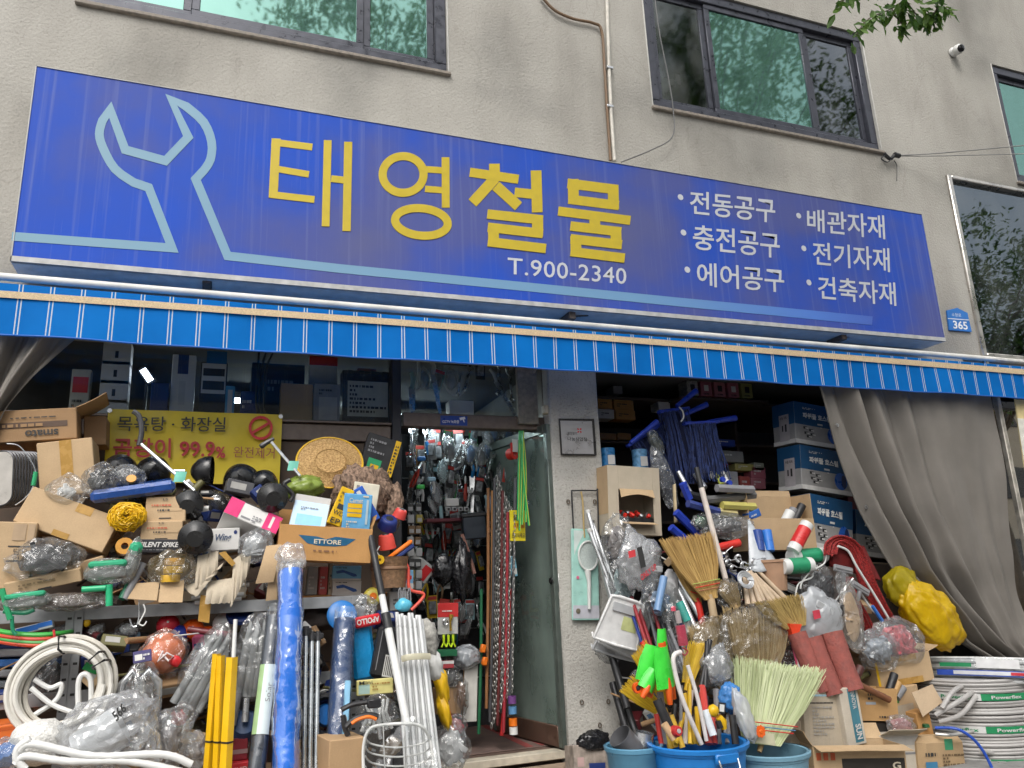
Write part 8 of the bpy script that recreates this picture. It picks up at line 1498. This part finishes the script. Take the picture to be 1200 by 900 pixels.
bag('pink_pack','small clear pack of pink parts resting on the white printed carton',1056,850,-1.0,34,26,.08,135,FILM(alpha=.25),M((.45,.2,.2),.4),roll=10,cat='package')
b=Box('paper_sack','brown printed paper sack with green mark in front of hoses',(1084,915),(1138,912),50,.14,-1.1,CARD((.46,.32,.18)),cat='sack',c=.04,yaw=0);b.patch(.5,.68,.68,.94,M((.05,.28,.14),.5)).lines(.42,.1,.95,.62,7,M((.15,.1,.05),.6)).patch(.05,.2,.30,.42,M((.05,.2,.35),.5)).lines(.05,.55,.3,.7,1)
b=Box('tan_carton','narrow tan carton with green cap behind the paper sack',(1082,880),(1098,876),44,.12,-.96,CB_O);onething('green_cap','dark green round cap on the narrow tan carton','cap',MB().lathe([(0,.01),(.022,.008),(.024,-.012)],14,frame(1085,850,-.98)),M((.01,.09,.03),.5))
# hose stacks
HW=M((.40,.385,.37),.4,var=.10,scale=8);LBLW=M((.62,.62,.60),.5,var=.06);LBLG=M((.015,.24,.09),.45)
cxm=at(1143,850,-.78);kk=mpp(1143,850,-.78)
labs=('lowest coil of the grey white hose stack','middle coil of the grey white hose stack','top coil of the grey white hose stack')
for i in range(3):
 z0=at(1143,898-36*i,-.78).z;rad=(54-3*i)*kk;X=Matrix.Translation((cxm.x+.012*i,-.78,z0));t=thing('hose_coil',labs[i] + ' with green and white label band','hose',X,'grey white hose coils')
 for j in range(2): part(t,'winding',HW,coil(MB(),Matrix.Translation((0,0,.012)),rad-j*.028,.0125,9,1,10+i*3+j,pitch=.0235,jit=.35))
 part(t,'inner_fill',M((.25,.24,.23),.6),MB().lathe([(0,.006),(rad-.05,.006),(rad-.045,.07),(rad-.05,.2),(rad*.5,.19),(rad*.45,.02),(0,.02)],30))
 r2=rad+.02;band=lambda a0,a1: (lambda u,v: Vector((r2*math.cos(a0+(a1-a0)*u),r2*math.sin(a0+(a1-a0)*u),.09+.045*v)))
 fa0=R(-118)
 part(t,'label',LBLW,MB().sheet(band(fa0-1.05,fa0-.25),14,1,.001));part(t,'label',LBLG,MB().sheet(band(fa0-.25,fa0+.55),14,1,.001));part(t,'label',LBLW,MB().sheet(band(fa0+.55,fa0+1.0),10,1,.001))
 for (s,a0,a1,c) in (('Powerflex',fa0-.85,fa0-.35,LBLG),('Powerflex',fa0-.1,fa0+.40,LBLW)):
  UV,F=textuv(s,.02);mb=MB();mb.V=[Vector(((r2+.004)*math.cos(a0+(a1-a0)*u),(r2+.004)*math.sin(a0+(a1-a0)*u),.10+.024*v)) for u,v in UV];mb.F=[list(q) for q in F];part(t,'lettering',c,mb,smooth=False)
 if i==1: part(t,'price_sheet',M((.68,.68,.68),.5),MB().sheet(lambda u,v: Vector(((r2+.012)*math.cos(fa0+.5+.5*u),(r2+.012)*math.sin(fa0+.5+.5*u),.01+.12*v)),6,1,.001));part(t,'price_sheet_edge',M((.05,.3,.6),.5),MB().sheet(lambda u,v: Vector(((r2+.014)*math.cos(fa0+.5+.5*u),(r2+.014)*math.sin(fa0+.5+.5*u),.01+.022*v)),6,1,.001))
t=thing('hose_ends','thick loose hose ends curling over the stack top','hose',Matrix.Translation(at(1130,820,-1.0)))
for pts in ([(1104,830,-1.05),(1115,812,-1.06),(1128,804,-1.0),(1142,803,-.9)],[(1096,838,-1.0),(1120,824,-1.08),(1138,812,-1.06),(1148,800,-.95)],[(1100,846,-1.0),(1125,838,-1.08),(1142,818,-1.08),(1150,802,-.98)],[(1150,812,-1.0),(1170,812,-1.02),(1190,824,-1.0)],[(1170,858,-1.12),(1185,870,-1.1),(1196,855,-1.0),(1192,830,-.95)],[(1150,880,-1.14),(1180,884,-1.12),(1200,872,-1.0)]): part(t,'strand',HW,MB().tube(path(pts,0),.017,9),world=True)
X=Matrix.Translation(at(1162,800,-.72)) @ Matrix.Rotation(R(7),4,'Y') @ Matrix.Rotation(R(-4),4,'X');t=thing('wrapped_hose_coil','film wrapped white hose coil with blue and green labels on top','hose',X)
k=mpp(1162,790,-.72);r0=66*k;part(t,'winding',M((.58,.58,.57),.4),coil(MB(),Matrix.Translation((0,0,-.01)),r0-.02,.0135,7,1,31,pitch=.025,jit=.5));part(t,'inner_fill',M((.3,.3,.3),.6),MB().lathe([(r0*.5,.01),(r0-.05,.006),(r0-.045,.13),(r0*.55,.13),(r0*.5,.01)],30))
part(t,'film',FILM((.7,.75,.8),.16,.1,.7,12),MB().lathe([(r0*1.0,.16),(r0*1.03,.12),(r0*1.04,.05),(r0*.98,-.005)],48,cap=False),smooth='all')
r3=r0*1.05;bd=lambda a0,a1,z0,z1,e=0: (lambda u,v: Vector(((r3+e)*math.cos(a0+(a1-a0)*u),(r3+e)*math.sin(a0+(a1-a0)*u),z0+(z1-z0)*v)))
f0=R(-122);part(t,'label',M((.03,.08,.40),.4),MB().sheet(bd(f0-.9,f0+1.1,.03,.07),24,1,.001));part(t,'label',M((.6,.62,.66),.4),MB().sheet(bd(f0-.7,f0+.1,.038,.064,.003),14,1,.001));part(t,'label',M((.6,.62,.66),.4),MB().sheet(bd(f0+.3,f0+.9,.038,.064,.003),14,1,.001));part(t,'red_mark',M((.5,.03,.05),.4),MB().sheet(bd(f0-.12,f0+.04,.041,.061,.006),6,1,.001));part(t,'red_mark',M((.5,.03,.05),.4),MB().sheet(bd(f0+.78,f0+.88,.041,.061,.006),6,1,.001));part(t,'price_sheet',M((.68,.68,.68),.5),MB().sheet(bd(f0-.45,f0-.02,.085,.15,.004),8,1,.001));part(t,'green_mark',LBLG,MB().sheet(bd(f0-.85,f0-.5,.09,.118,.003),6,1,.001));part(t,'green_mark',LBLG,MB().sheet(bd(f0+.25,f0+.75,.09,.118,.003),8,1,.001))
wire('blue_hose','thin bright blue hose looping from the sack to the ground','hose',[(1096,853,-1.1),(1120,854,-1.2),(1138,864,-1.24),(1152,880,-1.26),(1165,905,-1.28)],0,.010,M((.02,.08,.45),.35));wire('steel_hose','short braided steel hose behind the blue hose','hose',[(1096,860,-1.08),(1115,861,-1.14),(1140,857,-1.16)],0,.012,M((.5,.49,.46),.35,metal=.6))
# yellow sack
bag('yellow_sack','big bright yellow plastic sack tucked under the curtain',1089,719,-.50,70,60,.26,141,SACK((.80,.54,.01)),M((.5,.4,.2),.6),roll=38,amp=.14,ridge=.10,freq=1.5,cs=.75,sub=5,folds=((.45,-.5,-.7),8,.04));bag('yellow_sack','gathered olive yellow top of the plastic sack by the red mop',1058,690,-.44,36,42,.2,142,SACK((.50,.40,.015)),amp=.1,ridge=.1,folds=((-.2,0,1),8,.08))
# papers at the pillar foot
b=Box('box_scrap','grubby printed carton scrap at the foot of the pillar',(674,910),(712,908),36,.15,-.35,M((.30,.25,.21),.7,var=.4,scale=20),tilt=-10);b.patch(.45,.1,.95,.4,NAVY).patch(.1,.3,.3,.6,M((.45,.3,.28),.6));bag('black_scrap','crumpled black plastic at the pillar foot',696,868,-.30,36,24,.12,145,BLACKF)
for i,x in enumerate((672,678,684)): rod('flat_board',('left','middle','right')[i] + ' grey weathered board leaning at the pillar foot',(x,910),(x-3,872-3*i),-.28,-.22,3,M((.30,.28,.26),.7),'board','weathered boards at the pillar foot',n=4)
# ------------------------------------------------------------------ small stock wedged into the gaps
rnd=random.Random(77)
FC=[('brown',CB_D),('tan',CB_L),('black',M((.02,.02,.022),.4)),('dark grey',M((.07,.07,.075),.45)),('navy',NAVY),('maroon',M((.14,.02,.025),.45)),('white',WCARD),('olive',M((.12,.11,.04),.5))]
fp = {}
def filler(kind,ci,X,where):
 key=(kind,ci,where);nm,mt=FC[ci]
 if key in fp: return copy_thing(fp[key],X)
 lab = {'pack': nm + ' little box wedged '+where,'bag': nm + ' goods in a little film bag wedged '+where,'tube': nm + ' short tube wedged '+where,'rod': nm + ' thin rod wedged '+where}[kind]
 t=thing({'pack': 'wedged_box','bag': 'wedged_bag','tube': 'wedged_tube','rod': 'wedged_rod'}[kind],lab,{'pack': 'box','bag': 'bag','tube': 'tube','rod': 'rod'}[kind],X,'small stock wedged '+where);fp[key]=t
 if kind == 'pack':
  part(t,'body',mt,MB().box(-.07,.07,-.04,.04,-.035,.035,.004));part(t,'label',M((.35,.34,.32),.5) if ci !=6 else M((.1,.2,.35),.5),MB().box(-.05,.03,-.0415,-.0402,-.015,.02,.0003))
 elif kind == 'bag':
  part(t,'film',CLEAR2,MB().blob(.075,.05,.05,ci,.2,2,3,ridge=.3),smooth='all');part(t,'contents',mt,MB().blob(.058,.035,.038,ci+5,.3,2.6,3,ridge=.2),smooth='all')
 elif kind == 'rod': part(t,'shaft',mt,MB().tube([(-.2,0,0),(.2,0,0)],.007,7));part(t,'ferrule',STEEL,MB().tube([(.2005,0,0),(.225,0,0)],.0075,7))
 else:
  part(t,'body',mt,MB().tube([(-.11,0,0),(.11,0,0)],.018,10));part(t,'end_cap',BLK,MB().tube([(.1105,0,0),(.12,0,0)],.019,10))
 return t
def project(p):
 d=p-CAM_POS;z=d.dot(c_w);return Vector((600+CAM_F*d.dot(c_r)/z,450-CAM_F*d.dot(c_u)/z))
marks = {}
for o in bpy.data.objects:
 if o.parent is None and o.get('category') and '.' not in o.name and o.location.length<12: marks.setdefault(o.name,project(o.matrix_world.translation))
dupn = {o.name.split('.')[0] for o in bpy.data.objects if '.' in o.name and o.parent is None}
marks = {k.replace('_',' '): v for k,v in marks.items() if k not in dupn};seen=set()
for (where,n,x0,x1,y0,y1,Ya,Yb) in (('deep in the upper left heap',110,120,330,572,702,-.60,-.28),('on the lower rack shelf at the left',110,5,400,735,905,-.82,-.38),('behind the pipes and the telescopic pole',50,350,500,720,880,-.86,-.5),('deep in the pile behind the brooms',120,742,950,645,860,-.52,-.14),('deep in the pile below the red mop',50,930,1040,700,890,-.78,-.44)):
 for i in range(n):
  px,py=rnd.uniform(x0,x1),rnd.uniform(y0,y1);X=frame(px,py,rnd.uniform(Ya,Yb),rnd.gauss(0,30),rnd.gauss(0,35),rnd.gauss(0,25)) @ Matrix.Scale(rnd.uniform(.55,1.2),4)
  kd=rnd.choice(['pack','pack','pack','bag','tube','rod','rod']);ci=rnd.choice([0,0,1,2,2,2,3,3,4,5,6,7]);o=filler(kd,ci,X,where);v=Vector((px,py))
  for nm in sorted(marks,key=lambda q: (marks[q]-v).length):
   rel = 'above' if marks[nm].y>py+14 else 'below' if marks[nm].y<py-14 else 'left of' if marks[nm].x>px else 'right of'
   lab=FC[ci][0] + {'pack': ' little box','bag': ' goods in film','tube': ' short tube','rod': ' thin rod'}[kd] + ' wedged '+rel + ' the '+nm
   if lab not in seen: break
  seen.add(lab);o['label']=lab
